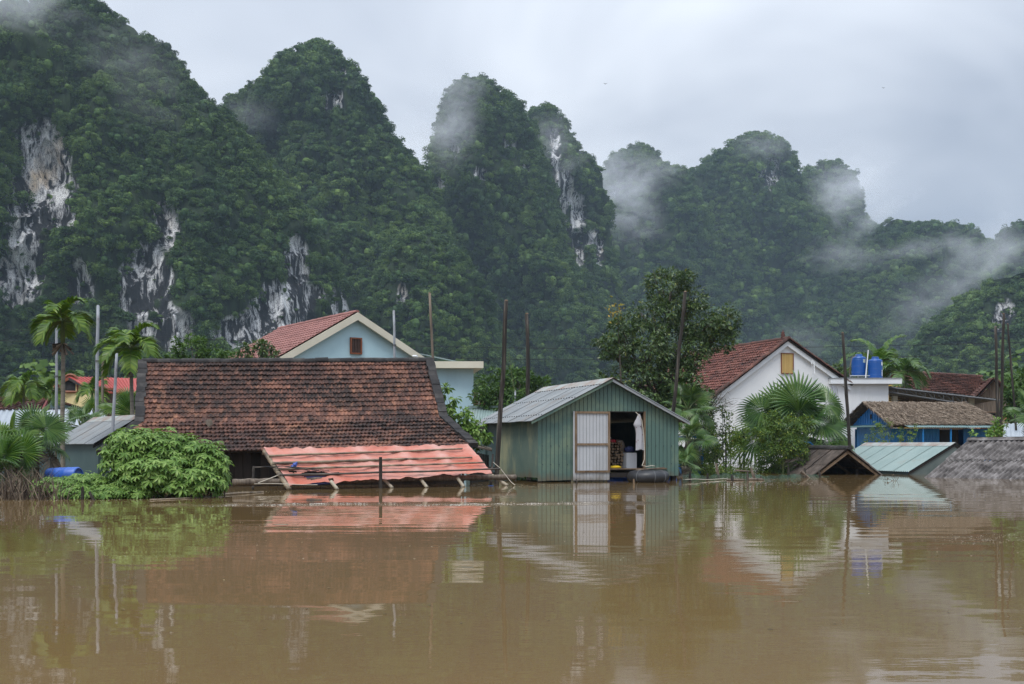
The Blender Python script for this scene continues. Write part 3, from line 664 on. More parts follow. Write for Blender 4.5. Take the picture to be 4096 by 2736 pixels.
# ================================================================== tile roofs
def tile_shape(w, l, rolls=2, amp=0.013, th=0.020):
    n = rolls * 4; vs = []; fs = []
    for j, (y, z) in enumerate(((0.0, 0.0), (-l, 0.0))):
        for i in range(n + 1):
            u = i / n
            vs.append((w * (u - 0.5) * 1.01, y, z + amp * math.cos(2 * math.pi * rolls * u)))
    for i in range(n + 1):
        u = i / n
        vs.append((w * (u - 0.5) * 1.01, -l, -th + amp * math.cos(2 * math.pi * rolls * u) - 0.012))
    m = n + 1
    for i in range(n):
        fs.append((i, m + i, m + i + 1, i + 1)); fs.append((m + i, 2*m + i, 2*m + i + 1, m + i + 1))
    return vs, fs
def tile_roof(parent, A, B, C, D, tw, nrow, m, keep=0, skip_named=False, amp=0.013, rolls=2, jit=1.0, lift=0.19, sag=0.0, name='tile'):
    """A,B ridge ends, D,C eave ends. Every tile is its own shape; the `keep` lowest ones are separate pieces."""
    A, B, C, D = map(Vector, (A, B, C, D))
    sl = ((D - A).length + (C - B).length) / 2 / nrow
    vs0, fs0 = tile_shape(tw, sl * 1.18, rolls, amp)
    me = mesh_of(name, vs0, fs0, m)
    big = MB(); left = keep; va = [Vector(v) for v in vs0]; objs = []
    for j in range(nrow - 1, -1, -1):
        v = (j + 0.0) / nrow; v1 = (j + 1.0) / nrow
        l0, r0, l1, r1 = A.lerp(D, v), B.lerp(C, v), A.lerp(D, v1), B.lerp(C, v1)
        n = max(2, int(round((r1 - l1).length / tw)))
        for i in range(n):
            u = (i + 0.5) / n
            p = l0.lerp(r0, u); q = l1.lerp(r1, u)
            y = (p - q).normalized(); x = (r1 - l1).normalized(); z = x.cross(y).normalized(); x = y.cross(z)
            s = -sag * (1 - (2 * u - 1) ** 2) * (1 - (2 * v - 1) ** 2)
            o = p + z * (0.012 + random.gauss(0, 0.004) * jit + s) + y * random.gauss(0, 0.006) * jit
            # tail of every tile rides on the next course
            ang = random.gauss(-lift, 0.03 * jit)
            y2 = (y * math.cos(ang) + z * math.sin(ang)).normalized()
            y2 = (y2 + x * random.gauss(0, 0.010) * jit).normalized(); z2 = x.cross(y2).normalized()
            k = ((r1 - l1).length / n) / tw
            M = frame(o, x * k, y2, z2)
            if left > 0:
                piece(name, me, parent, M); left -= 1
            else:
                big.add([M @ w for w in va], fs0)
    # bed under the tiles
    bed = MB(); nz = (B - A).cross(D - A).normalized()
    if nz.z < 0: nz = -nz
    for s1 in (0,):
        bed.prism([A - nz * 0.03, B - nz * 0.03, C - nz * 0.03, D - nz * 0.03], -nz * 0.05)
    bed.build('roof_battens', M_WOODD, parent)
    if big.v: big.build(name + '_courses', m, parent, kind='stuff' if keep else None)
def ridge_caps(parent, A, B, n, r, m, name='ridge_tile', seg=7):
    A, B = Vector(A), Vector(B); t = (B - A).normalized()
    side = t.cross(Vector((0, 0, 1))).normalized(); up = side.cross(t)
    for i in range(n):
        a = A.lerp(B, i / n); b = A.lerp(B, (i + 1.08) / n); mb = MB(); vs = []; fs = []
        dz = random.gauss(0, 0.008)
        for j, p in enumerate((a, b)):
            rr = r * (1.0 if j == 0 else 1.12)
            for k in range(seg + 1):
                w = math.pi * k / seg
                vs.append(p + side * math.cos(w) * rr + up * (math.sin(w) * rr - 0.02 + dz))
        for k in range(seg): fs.append((k, seg + 1 + k, seg + 2 + k, k + 1))
        fs.append(tuple(range(seg + 1))); fs.append(tuple(range(seg + 1, 2 * seg + 2))[::-1])
        mb.add(vs, fs); mb.build(name, m, parent)
def verge_blocks(parent, A, D, n, w, h, m, side, name='verge_block'):
    A, D, side = Vector(A), Vector(D), Vector(side).normalized(); d = (D - A) / n; dn = d.normalized()
    up = side.cross(dn).normalized()
    if up.z < 0: up = -up
    for i in range(n):
        mb = MB(); o = A + d * i - side * w / 2 + up * (random.gauss(0, 0.008) - 0.06) + side * random.gauss(0, 0.012)
        mb.obox(o, side * w * random.uniform(0.93, 1.07), d * 1.03, up * h); mb.build(name, m, parent)

# ================================================================== old tile-roofed house
lhA, lhB = at(147, 362, 34.0), at(427, 360.5, 36.3)
lkA, lkB = at(143, 423, 32.0), at(440, 418.5, 34.3)
leA, leB = at(106, 453, 30.5), at(470, 445.5, 32.8)
old = thing('tile_roof_house', 'low old house with a big weathered orange and black tile roof, flooded to its eaves', 'house', ((lkA.x + lkB.x) / 2, 34.5, 0))
tile_roof(old, lkA, lkB, leB, leA, 0.115, 8, M_TILE, keep=300, sag=0.02, rolls=1)
tile_roof(old, lhA, lhB, lkB, lkA, 0.115, 13, M_TILE, keep=0, sag=0.05, rolls=1)
ridge_caps(old, lhA + Vector((-.1, 0, .0)), lhB + Vector((.1, 0, .0)), 24, 0.11, M_MORTAR)
mb = MB(); mb.tube(wob(line(lhA + Vector((-.15, 0, .0)), lhB + Vector((.15, 0, 0)), 20), .03), 0.10, 8); mb.build('ridge_mortar', M_MORTAR, old)
sd = Vector((1, 0.25, 0))
verge_blocks(old, at(143, 361.5, 34.0), at(139, 423.5, 32.0), 13, 0.26, 0.15, M_MORTAR, sd)
verge_blocks(old, at(138, 423.5, 32.0), at(101, 453, 30.5), 8, 0.26, 0.15, M_MORTAR, sd)
verge_blocks(old, at(429.5, 360, 36.3), at(443.5, 418.5, 34.3), 13, 0.26, 0.15, M_MORTAR, sd)
verge_blocks(old, at(444, 418.5, 34.3), at(474, 445, 32.8), 8, 0.26, 0.15, M_MORTAR, sd)
# rear slope, end walls, plank front
bkA, bkB = lhA + (lhA - leA) * 0.9, lhB + (lhB - leB) * 0.9
bkA.z = leA.z; bkB.z = leB.z
mb = MB(); mb.prism([lhA, lhB, bkB, bkA], (0, 0, -0.08)); mb.build('rear_roof', M_MORTAR, old)
def wallpoly(pts, zb): return [Vector(p) for p in pts] + [Vector((pts[-1].x, pts[-1].y, zb)), Vector((pts[0].x, pts[0].y, zb))]
for (r_, k_, e_, b_, sx) in ((lhA, lkA, leA, bkA, 0.25), (lhB, lkB, leB, bkB, -0.25)):
    dz = Vector((sx, 0, -0.14)); e2 = e_.lerp(k_, 0.35) + dz
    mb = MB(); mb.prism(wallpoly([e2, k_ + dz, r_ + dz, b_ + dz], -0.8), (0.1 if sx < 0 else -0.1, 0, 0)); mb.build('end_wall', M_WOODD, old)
fa, fb = leA.lerp(lkA, 0.3), leB.lerp(lkB, 0.3)
npl = 40
for i in range(npl):
    a, b = fa.lerp(fb, i / npl), fa.lerp(fb, (i + 0.94) / npl); mb = MB()
    dd = random.gauss(0, 0.008)
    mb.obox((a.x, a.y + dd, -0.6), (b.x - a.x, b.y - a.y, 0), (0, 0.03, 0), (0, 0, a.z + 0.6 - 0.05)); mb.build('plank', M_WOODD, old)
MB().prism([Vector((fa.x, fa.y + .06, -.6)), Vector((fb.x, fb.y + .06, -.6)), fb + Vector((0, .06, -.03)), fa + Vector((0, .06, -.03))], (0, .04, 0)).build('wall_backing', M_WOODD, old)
for i in range(1, 22):
    a = leA.lerp(leB, i / 22); k = lkA.lerp(lkB, i / 22); d = (k - a).normalized(); mb = MB()
    mb.obox(a + Vector((0, 0.06, -0.14)) , (0.07, 0, 0), d * 0.9, (0, 0, 0.08)); mb.build('rafter_end', M_WOOD if i % 3 == 0 else M_WOODD, old)
# annex roof edge and dark side wall by the green shed
mb = MB(); a, b, c, d = at(468, 444, 34.5), at(492, 450, 36.2), at(492, 448, 37.5), at(466, 441, 36); mb.prism([a, b, c, d], (0, 0, -0.05)); mb.build('annex_roof', M_POLE2, old)
a, b = at(470, 452, 34.2), at(489, 452, 36.4)
for i in range(8):
    p, q = a.lerp(b, i / 8), a.lerp(b, (i + .93) / 8); mb = MB(); mb.obox((p.x, p.y, -0.5), (q.x - p.x, q.y - p.y, 0), (0, .03, 0), (0, 0, 1.47 - .02 * i)); mb.build('plank', M_WOODD, old)
for (px, py, w) in ((210.5, 425, 0.13), (223, 445, 0.10)):      # broken pale tiles lying on the roof
    Y = 32.1 if py < 430 else 30.9
    mb = MB(); c = at(px, py, Y) + Vector((0, -0.14, 0.05)); pts = [c + Vector((w * math.cos(t) * random.uniform(.7, 1.1), -0.05 * math.sin(t), w * math.sin(t) * random.uniform(.6, 1.0))) for t in np.linspace(0, 5.5, 7)]
    mb.prism(pts, (0, -0.03, 0.01)); tag(mb.build('mortar_lump', mat('pale_mortar', [(0.3, (0.3, 0.27, 0.22)), (0.7, (0.45, 0.4, 0.34))], scale=8, rough=0.9)),
        'larger pale lump of mortar on the old tile roof' if w > .11 else 'smaller pale lump of mortar near the old tile roof eave', 'mortar')

# ================================================================== red tarpaulin lean-to
tlT, trT = at(263, 450.5, 30.35), at(467, 446.8, 32.65)
tlB, trB = at(289, 487.2, 29.25), at(491.5, 474.2, 31.75)
lean = thing('tarpaulin_lean_to', 'red tarpaulin lean-to on a bamboo frame under the old house eaves', 'lean-to', ((tlB.x + trB.x) / 2, 31.0, 0))
def tarp_mat():
    m, nt, out, N, Lk = nodes('faded_red_tarpaulin')
    g = N('ShaderNodeNewGeometry'); pos = g.outputs['Position']
    v = noise_n(N, Lk, pos, 0.8, 5, 0.6, (1, 1, 1.5)); r = ramp(N, [(0.36, (0.62, 0.165, 0.105)), (0.55, (0.67, 0.29, 0.225)), (0.74, (0.70, 0.40, 0.335))]); Lk(v, r.inputs[0])
    a = N('ShaderNodeAttribute'); a.attribute_name = 'fade'; c = mixc(N, Lk, a.outputs['Fac'], r.outputs[0], (0.76, 0.55, 0.50))
    b = N('ShaderNodeBsdfPrincipled'); Lk(c, b.inputs['Base Color']); b.inputs['Roughness'].default_value = 0.45; b.inputs['Specular IOR Level'].default_value = 0.4
    f = noise_n(N, Lk, pos, 9, 5, 0.6); bp = N('ShaderNodeBump'); bp.inputs['Strength'].default_value = 0.35; bp.inputs['Distance'].default_value = 0.02; Lk(f, bp.inputs['Height']); Lk(bp.outputs[0], b.inputs['Normal'])
    t = N('ShaderNodeBsdfTranslucent'); Lk(c, t.inputs[0]); mx = N('ShaderNodeMixShader'); mx.inputs[0].default_value = 0.25
    Lk(b.outputs[0], mx.inputs[1]); Lk(t.outputs[0], mx.inputs[2]); Lk(mx.outputs[0], out.inputs[0]); return m
NU, NV = 132, 44
tv, tf, fade = [], [], []
raf = [0.0, 0.215, 0.445, 0.635, 0.82, 1.0]; pur = [0.13, 0.36, 0.56, 0.76, 1.0]
nrm = (trT - tlT).cross(tlB - tlT).normalized()
if nrm.z < 0: nrm = -nrm
def near(x, arr):
    i = int(np.searchsorted(arr, x)); lo = arr[max(0, i - 1)]; hi = arr[min(len(arr) - 1, i)]
    return 0.0 if hi <= lo else 4 * (x - lo) * (hi - x) / (hi - lo) ** 2, min(abs(x - lo), abs(x - hi))
hole = []
for j in range(NV + 1):
    for i in range(NU + 1):
        u, v = i / NU, j / NV
        p = tlT.lerp(trT, u).lerp(tlB.lerp(trB, u), v)
        su, du_ = near(u, raf); sv, dv_ = near(v, [0.0] + pur)
        sag = 0.055 * su * (0.6 + 0.4 * sv)
        wr = mnoise.fractal(p * 1.7, 0.7, 2.0, 6) * 0.042
        edge = max(0, v - 0.9) * 10
        p = p + nrm * (0.10 - sag + wr) + Vector((0, 0, -edge * 0.05 * (1 - su))) + Vector((0, 0, edge * 0.05 * mnoise.noise(Vector((u * 22, 0, 3)))))
        if v < 0.06: p = p + Vector((0, 0, 0.04 * mnoise.noise(Vector((u * 30, 5, 1)))))
        tv.append(p)
        fade.append(max(0, 1 - du_ * 26) * max(0, 1 - dv_ * 5.5) * 0.55 * (0.5 + random.random() * .5))
for j in range(NV):
    for i in range(NU):
        u, v = (i + .5) / NU, (j + .5) / NV
        w = mnoise.noise(Vector((u * 30, v * 14, 2))) * 0.35
        inh = ((u - 0.145) / 0.062) ** 2 + ((v - 0.78) / 0.11) ** 2 + w < 1 or ((u - 0.20) / 0.014) ** 2 + ((v - 0.93) / 0.03) ** 2 + w < 1 or ((u - 0.055) / 0.018) ** 2 + ((v - 0.66) / 0.035) ** 2 + w < 1
        if not inh: a = j * (NU + 1) + i; tf.append((a, a + 1, a + NU + 2, a + NU + 1))
mb = MB(); mb.add(tv, tf); o = mb.build('tarpaulin', tarp_mat(), lean, smooth=True)
at_ = o.data.attributes.new('fade', 'FLOAT', 'POINT'); at_.data.foreach_set('value', fade)
mb = MB(); M_NAVY = mat('navy_cloth', [(0.3, (0.010, 0.014, 0.05)), (0.7, (0.03, 0.04, 0.12))], scale=5, rough=0.8)
g0 = [tlT.lerp(trT, .145 + a * .07).lerp(tlB.lerp(trB, .145 + a * .07), .78 + b * .13) - nrm * 0.08 for a, b in ((-1, -1), (1, -1), (1, 1), (-1, 1))]
mb.prism(g0, -nrm * 0.02); mb.build('navy_underlay', M_NAVY, lean)
mb = MB(); c0 = tlT.lerp(trT, .055).lerp(tlB.lerp(trB, .055), .62) + nrm * .12
mb.tube(wob(line(c0, c0 + Vector((0.16, 0, 0.17)), 5), .05), [.05, .07, .05, .07, .04, .02], 6); mb.build('blue_rag', mat('blue_cloth', [(0.3, (0.03, 0.06, 0.25)), (0.7, (0.07, 0.12, 0.4))], scale=6), lean)
def bamboo(parent, a, b, r0, r1, m, name='bamboo_pole', nodes_=9, wv=.02, seed=0):
    a, b = Vector(a), Vector(b); pts = []; rad = []; n = nodes_
    base = wob(line(a, b, n), wv, seed)
    for i in range(n):
        for t in (0.06, 0.5, 0.94):
            pts.append(base[i].lerp(base[i+1], t)); rad.append((r0 + (r1 - r0) * (i + t) / n) * (1.14 if t != 0.5 else 0.96))
    mb = MB(); mb.tube(pts, rad, 8); return mb.build(name, m, parent, smooth=True)
for k, (l, r, dy) in enumerate((((268, 456), (463, 448.7), .32), ((271.4, 463.6), (472.6, 457), .30), ((277, 469.6), (485, 462.5), .22), ((279, 475.6), (501, 468.8), .12))):
    t = (l[1] - 450.5) / (487.2 - 450.5)
    Yl = 30.35 + (29.25 - 30.35) * t - .22; Yr = 32.65 + (31.75 - 32.65) * ((r[1] - 446.8) / 27.4) - .26
    bamboo(lean, at(*l, Yl), at(*r, Yr), 0.030 if k != 1 else .042, 0.022, M_BAMBOO if k < 3 else M_BAMBOOD, seed=k, nodes_=16)
bamboo(lean, at(232, 482.6, 28.85), at(516.6, 476.8, 32.55), 0.085, 0.07, M_POLE2, 'float_log', nodes_=18, seed=8)
bamboo(lean, at(264, 451, 30.3), at(289.5, 490.3, 29.0), 0.055, 0.06, M_BAMBOO, 'bamboo_rafter', nodes_=8, seed=4)
for k, (x0, y0, x1, y1) in enumerate(((331, 481.5, 337.6, 489.6), (383, 478.6, 392.6, 488), (421, 479.6, 427.4, 487.6), (457.4, 477.8, 464, 487), (492, 475, 507.8, 485.6))):
    Yw = wl(y1 - .6) ; bamboo(lean, at(x0, y0, Yw - .25), at(x1, y1, Yw - .45), 0.044, 0.044, M_BAMBOO2, 'bamboo_rafter', nodes_=4, wv=.008, seed=k)
mb = MB(); p0, p1 = at(380.4, 457, 30.15), at(380.6, 492, 30.15)
mb.tube(wob(line(p1, p0, 5), .01), [.05, .048, .046, .046, .044, .042], 7); mb.build('post', M_POLE, lean)
mb = MB(); p0, p1 = at(253.5, 466.5, 29.5), at(253, 489, 29.3); mb.tube([p1, p0], .035, 6); mb.build('post', M_POLE, lean)
mb = MB(); mb.tube(wob(line(at(254, 467.5, 29.5), at(279, 466.5, 29.6), 6), .02), .018, 6); mb.build('bamboo_rail', M_BAMBOOD, lean)
mb = MB()
for s in range(5): mb.tube(wob(line(at(260 + 6 * s, 466.8, 29.5), at(300 + 10 * s, 469.5 + s * .35, 29.55), 14), .07, s * 3.1), .008, 4)
mb.build('wire_tangle', M_BLACK, lean)
mb = MB(); mb.tube(line(at(258, 483, 28.9), at(281, 474, 29.5), 4), .012, 5); mb.build('rope', M_ROPE, lean)
mb = MB(); mb.tube(wob(line(at(254, 484.6, 28.8), at(318, 485.2, 29.1), 12), .04), .009, 5); mb.build('rope', M_ROPE, lean)
for k, (a, b) in enumerate((((328, 466.5), (380, 481)), ((405, 452), (463, 463)), ((318, 461), (352, 471)))):
    pass

# ================================================================== big green floating shed
class Fr:
    def __init__(s, o, ang): s.o = Vector((o[0], o[1], 0)); s.u = Vector((math.cos(R(ang)), math.sin(R(ang)), 0)); s.v = Vector((-math.sin(R(ang)), math.cos(R(ang)), 0))
    def __call__(s, u, v, z): return s.o + s.u * u + s.v * v + Vector((0, 0, z))
Z = Vector((0, 0, 1))
G = Fr((0.80, 35.0), 18.6); GW = 4.81; GL = 5.5; GE = 2.0; GA = 3.2
shed = thing('green_shed', 'green metal floating shed with an open doorway and grey corrugated roof', 'shed', G(GW / 2, 0, 0))
def gz(u): return GE + (GA - GE) * (1 - abs(u - GW / 2) / (GW / 2)) - 0.03
npl = 35; pw = GW / npl
for i in range(npl):
    u0, u1 = i * pw, (i + 1) * pw - 0.020
    dpt = random.gauss(0, 0.003); zb = 0.04 + 0.13 * (i / npl) + random.uniform(-.006, .006)
    if 1.02 < u0 < 2.25: zb = -0.12
    uc = (u0 + u1) / 2
    spans = [(zb, None)]
    if 2.30 < uc < 3.60: spans = [(2.215, None)]
    for (z0, _) in spans:
        mb = MB(); mb.prism([G(u0, dpt, z0), G(u1, dpt, z0), G(u1, dpt, gz(u1)), G(u0, dpt, gz(u0))], G.v * 0.02); mb.build('wall_panel', M_GREEN, shed)
    mb = MB()
mb = MB(); mb.prism([G(0, .022, .05), G(2.33, .022, .05), G(2.33, .022, 2.2), G(3.58, .022, 2.2), G(3.58, .022, .18), G(GW, .022, .18), G(GW, .022, gz(GW)), G(GW/2, .022, gz(GW/2)), G(0, .022, gz(0))], G.v * 0.03); mb.build('wall_backing', M_TEALD, shed)
# ribbed side wall, in sheets
for k, (v0, v1, m) in enumerate(((0.02, 1.35, M_GREENR), (1.33, 2.75, M_GREENR), (2.73, 4.15, M_GREENR))):
    mb = MB(); mb.corr(G(-.01 * k, v1, GE - .06), G(-.01 * k, v0, GE - .06), G(-.01 * k, v0, .14 - .03 * k), G(-.01 * k, v1, .14 - .02 * k), 0.075, 0.010, 3); mb.build('side_sheet', m, shed, smooth=True)
mb = MB(); mb.corr(G(.08, GL, GE - .06), G(.08, 4.4, GE - .06), G(.08, 4.4, .2), G(.08, GL, .2), .11, .008, 2); mb.build('side_sheet', M_TEALD, shed)
mb = MB(); mb.obox(G(GW, 0.02, .15), G.v * (GL - .02), G.u * -.03, Z * (GE - .2)); mb.build('side_wall', M_GREEN, shed)
mb = MB(); mb.prism([G(0, GL, .1), G(GW, GL, .1), G(GW, GL, gz(GW)), G(GW/2, GL, gz(GW/2)), G(0, GL, gz(0))], G.v * -.03); mb.build('rear_wall', M_TEALD, shed)
mb = MB(); mb.obox(G(.05, .06, .33), G.u * (GW - .1), G.v * (GL - .12), Z * .06); mb.build('floor', M_WOODD, shed)
# roof sheets
ov = 0.28; sl = (GA - GE) / (GW / 2); f0, f1 = -0.26, GL + 0.55
def rz(u): return GA + 0.03 - sl * abs(u - GW / 2)
ns = 8
for s in (-1, 1):
    ue = GW / 2 + s * (GW / 2 + ov)
    for i in range(ns):
        va = f0 + (f1 - f0) * i / ns; vb = f0 + (f1 - f0) * (i + 1.02) / ns; dz = 0.004 * (i % 2)
        A_, B_, C_, D_ = G(GW/2, va, rz(GW/2) + dz), G(GW/2, vb, rz(GW/2) + dz), G(ue, vb, rz(ue) + dz + random.gauss(0, .006)), G(ue, va, rz(ue) + dz)
        mb = MB(); mb.corr(A_, B_, C_, D_, 0.076, 0.012, 4); mb.build('roof_sheet', M_ROOFG, shed, smooth=True)
    mb = MB(); mb.obox(G(GW/2, f0 + .03, rz(GW/2) - .10), G(ue, 0, rz(ue)) - G(GW/2, 0, rz(GW/2)), G.v * .04, Z * .08); mb.build('verge_board', M_STEEL if s > 0 else M_GREEN, shed)
    for k in range(3):
        uu = GW/2 + s * (GW/2 + ov) * (0.2 + .38 * k); mb = MB(); mb.obox(G(uu, f0 + .06, rz(uu) - .10), G.v * .3, G.u * .06, Z * .07); mb.build('purlin_end', M_WOOD, shed)
ue = GW/2 + GW/2 + ov
for s in (-1, 1):
    mb = MB(); mb.quad(G(GW/2, f0 - .03, rz(GW/2) + .035), G(GW/2, f1, rz(GW/2) + .035), G(GW/2 + s * .38, f1, rz(GW/2 + .38) + .022), G(GW/2 + s * .38, f0 - .03, rz(GW/2 + .38) + .022)); mb.build('ridge_cap', M_RUST, shed)
mb = MB()
for row in (0.42, 1.25, 2.35):
    for i in range(26):
        u = GW/2 - row; p = G(u, f0 + .1 + i * .235, rz(u) + .02); mb.box(p - Vector((.018, .018, .004)), p + Vector((.018, .018, .016)))
mb.build('roof_screws', M_BLACK, shed, kind='stuff')
mb = MB()
for zz in (0.55, 1.12):
    for i in range(17):
        u = .14 + i * .275
        if 1.1 < u < 3.65: continue
        p = G(u, -.012, zz); mb.box(p - Vector((.014, .01, .014)), p + Vector((.014, .01, .014)))
mb.build('wall_screws', M_TEALD, shed, kind='stuff')
mb = MB(); mb.tube([G(-ov, f1 - .5, rz(-ov) - .02), G(-ov, f1 - .02, rz(-ov) - .02)], .05, 8); mb.build('gutter_pipe', M_TRIM, shed)
# sliding door leaf
du0, du1, dz0, dz1 = 1.14, 2.37, 0.05, 2.20
nd = 11; dw = (du1 - du0) / nd
door = MB().obox(G(du0, -.055, dz0), G.u * (du1 - du0), G.v * .02, Z * (dz1 - dz0)).build('door', M_DSTEEL, shed)
for i in range(nd):
    MB().obox(G(du0 + i * dw, -.066, dz0), G.u * (dw - .012), G.v * .012, Z * (dz1 - dz0)).build('door_panel', M_DOORW, door)
fw = .065
for (a, b, w, h) in ((du0 + .05, .29, du1 - du0 - .05, fw), (du0 + .05, dz1 - fw, du1 - du0 - .05, fw), (du0 + .09, 1.14, du1 - du0 - .12, fw)):
    MB().obox(G(a, -.10, b), G.u * w, G.v * .035, Z * h).build('door_rail', M_WOOD, door)
for a in (du0 + .05, du1 - fw):
    MB().obox(G(a, -.104, .352), G.u * fw, G.v * .04, Z * (dz1 - fw - .352 - .002)).build('door_stile', M_WOOD, door)
# doorway trim
MB().obox(G(3.565, -.03, .38), G.u * .06, G.v * .09, Z * 1.84).build('door_jamb', M_WOOD, shed)
MB().obox(G(2.36, -.012, 2.185), G.u * 1.2, G.v * .06, Z * .03).build('door_head', M_WOODD, shed)
MB().obox(G(2.36, -.06, .38), G.u * 2.0, G.v * .10, Z * .035).build('threshold', M_WOOD, shed)
MB().obox(G(2.36, -.02, .13), G.u * 1.3, G.v * .08, Z * .15).build('sill_beam', M_WOODD, shed)
for u in (.05, 1.0, 4.6):
    MB().obox(G(u, .05, -.4), G.u * .14, G.v * .14, Z * .72).build('stilt', M_WOODD, shed)
# things inside the doorway
stack = thing('firewood_stack', 'stack of split firewood inside the green shed doorway', 'firewood', G(2.75, 1.0, .40))
mb_l = None
for r_ in range(9):
    for c_ in range(9):
        u = 2.30 + c_ * .105 + random.uniform(-.02, .02); z = .45 + r_ * .095 + random.uniform(-.012, .012)
        if u > 3.18: continue
        a = G(u, .75 + random.uniform(-.05, .05), z); mb = MB(); mb.tube([a, a + G.v * .6], random.uniform(.035, .055), 6); mb.build('log', M_WOOD, stack)
M_BOX = mat('grey_white_box', [(0.3, (0.36, 0.38, 0.42)), (0.7, (0.44, 0.46, 0.5))], scale=3, rough=.6)
o = MB().obox(G(3.20, .5, .40), G.u * .36, G.v * .4, Z * .50).build('white_box', M_BOX); tag(o, 'plain white box standing inside the shed doorway', 'box')
def lump(name, label, cat, c, s, m, seed=1, sub=2):
    import bmesh
    b = bmesh.new(); bmesh.ops.create_icosphere(b, subdivisions=sub, radius=1)
    for v in b.verts:
        k = 1 + 0.35 * mnoise.noise(v.co * 1.7 + Vector((seed, 0, 0))) + .12 * mnoise.noise(v.co * 5 + Vector((0, seed, 0)))
        v.co = Vector((v.co.x * s[0] * k, v.co.y * s[1] * k, max(v.co.z, -0.55) * s[2] * k))
    me = bpy.data.meshes.new(name); b.to_mesh(me); b.free(); me.materials.append(m); me.polygons.foreach_set('use_smooth', [True] * len(me.polygons))
    o = bpy.data.objects.new(name, me); COL.objects.link(o); o.location = c; o.rotation_euler = (0, 0, R(18)); return tag(o, label, cat)
lump('blue_bag', 'dark blue bag on top of the white box', 'bag', G(3.38, .7, .99), (.17, .15, .12), M_NAVY)
lump('yellow_cloth', 'yellow cloth folded on the shed threshold', 'cloth', G(2.62, .12, .45), (.24, .10, .05), mat('yellow_cloth', [(0.3, (0.55, 0.36, 0.01)), (0.7, (0.7, 0.48, 0.02))], scale=6), 3)
lump('red_cloth', 'red cloth thrown over the firewood', 'cloth', G(2.84, .8, 1.27), (.13, .1, .07), mat('red_cloth', [(0.3, (0.25, 0.01, 0.015)), (0.7, (0.4, 0.02, 0.03))], scale=6), 5)
lump('clothes_bundle', 'blue and white bundle of clothes lying on the firewood', 'clothes', G(2.55, .9, 1.38), (.24, .18, .12), mat('blue_white_cloth', [(0.4, (0.05, 0.09, 0.2)), (0.55, (0.3, 0.35, 0.42))], scale=14), 7)
lump('sack', 'pale sack leaning behind the white box', 'sack', G(3.26, 1.15, 1.05), (.2, .18, .3), mat('sack_cloth', [(0.3, (0.3, 0.23, 0.18)), (0.7, (0.42, 0.33, 0.27))], scale=6), 9)
# dotted white dress hung in the doorway
def dress_mat():
    m, nt, out, N, Lk = nodes('dotted_white_cloth')
    g = N('ShaderNodeNewGeometry'); vo = N('ShaderNodeTexVoronoi'); vo.inputs['Scale'].default_value = 9.5; Lk(g.outputs['Position'], vo.inputs['Vector'])
    lt = math_n(N, Lk, 'LESS_THAN', vo.outputs['Distance'], 0.17); c = mixc(N, Lk, lt, (0.40, 0.40, 0.43), (0.20, 0.06, 0.07))
    b = N('ShaderNodeBsdfPrincipled'); Lk(c, b.inputs['Base Color']); b.inputs['Roughness'].default_value = 0.85; Lk(b.outputs[0], out.inputs[0]); return m
vs, fs = [], []; nr_, na_ = 26, 28
for j in range(nr_):
    t = j / (nr_ - 1); z = 2.13 - 1.13 * t
    w = np.interp(t, [0, .08, .28, .34, .36, .9, 1], [.03, .07, .14, .15, .115, .135, .14])
    for i in range(na_):
        a = 2 * math.pi * i / na_; k = 1 + .16 * math.sin(5 * a + t * 3) * t + .05 * math.sin(11 * a)
        lean_ = -.05 * math.exp(-((t - .3) / .15) ** 2)
        vs.append(G(3.40 + lean_ + w * math.cos(a) * k + .02 * t, -.02 + w * .45 * math.sin(a) * k, z + .02 * math.sin(3 * a) * (t > .9)))
for j in range(nr_ - 1):
    for i in range(na_): fs.append((j*na_ + i, j*na_ + (i+1) % na_, (j+1)*na_ + (i+1) % na_, (j+1)*na_ + i))
mb = MB(); mb.add(vs, fs); o = mb.build('hanging_dress', dress_mat(), smooth=True); tag(o, 'white dress with dark dots hung in the shed doorway', 'dress')
mb = MB(); mb.tube([G(3.28, 0, 2.2), G(3.36, -.03, 2.12), G(3.47, -.06, 1.95), G(3.53, -.08, 1.5), G(3.55, -.1, 1.0), G(3.54, -.12, .7), G(3.44, -.15, .5), G(3.5, -.35, .47), G(3.62, -.45, .50), G(3.75, -.42, .49), G(3.78, -.36, .46)], .014, 6)
o = mb.build('mooring_rope', M_ROPE, smooth=True); tag(o, 'pale rope hanging from the shed door head to the inner tube', 'rope')
# blue drums that float the shed
for k, (u, lab) in enumerate(((2.75, 'scuffed blue drum floating under the shed threshold'), (4.35, 'blue drum floating under the shed corner beside the inner tube'))):
    mb = MB(); c = G(u, .25, 0.0); pr = [(.02, -.44), (.25, -.44), (.275, -.40), (.275, -.15), (.285, -.13), (.275, -.11), (.275, .11), (.285, .13), (.275, .15), (.275, .40), (.25, .44), (.02, .44)]
    mb.lathe((0, 0, 0), pr, 20); off = c + Vector((0, .3, -.06))
    vs = [off + G.u * p[2] + G.v * p[0] + Z * p[1] for p in mb.v]; mb.v = [tuple(v) for v in vs]
    o = mb.build('float_drum', M_BARREL, smooth=True); tag(o, lab, 'drum', 'drums under the floating shed')
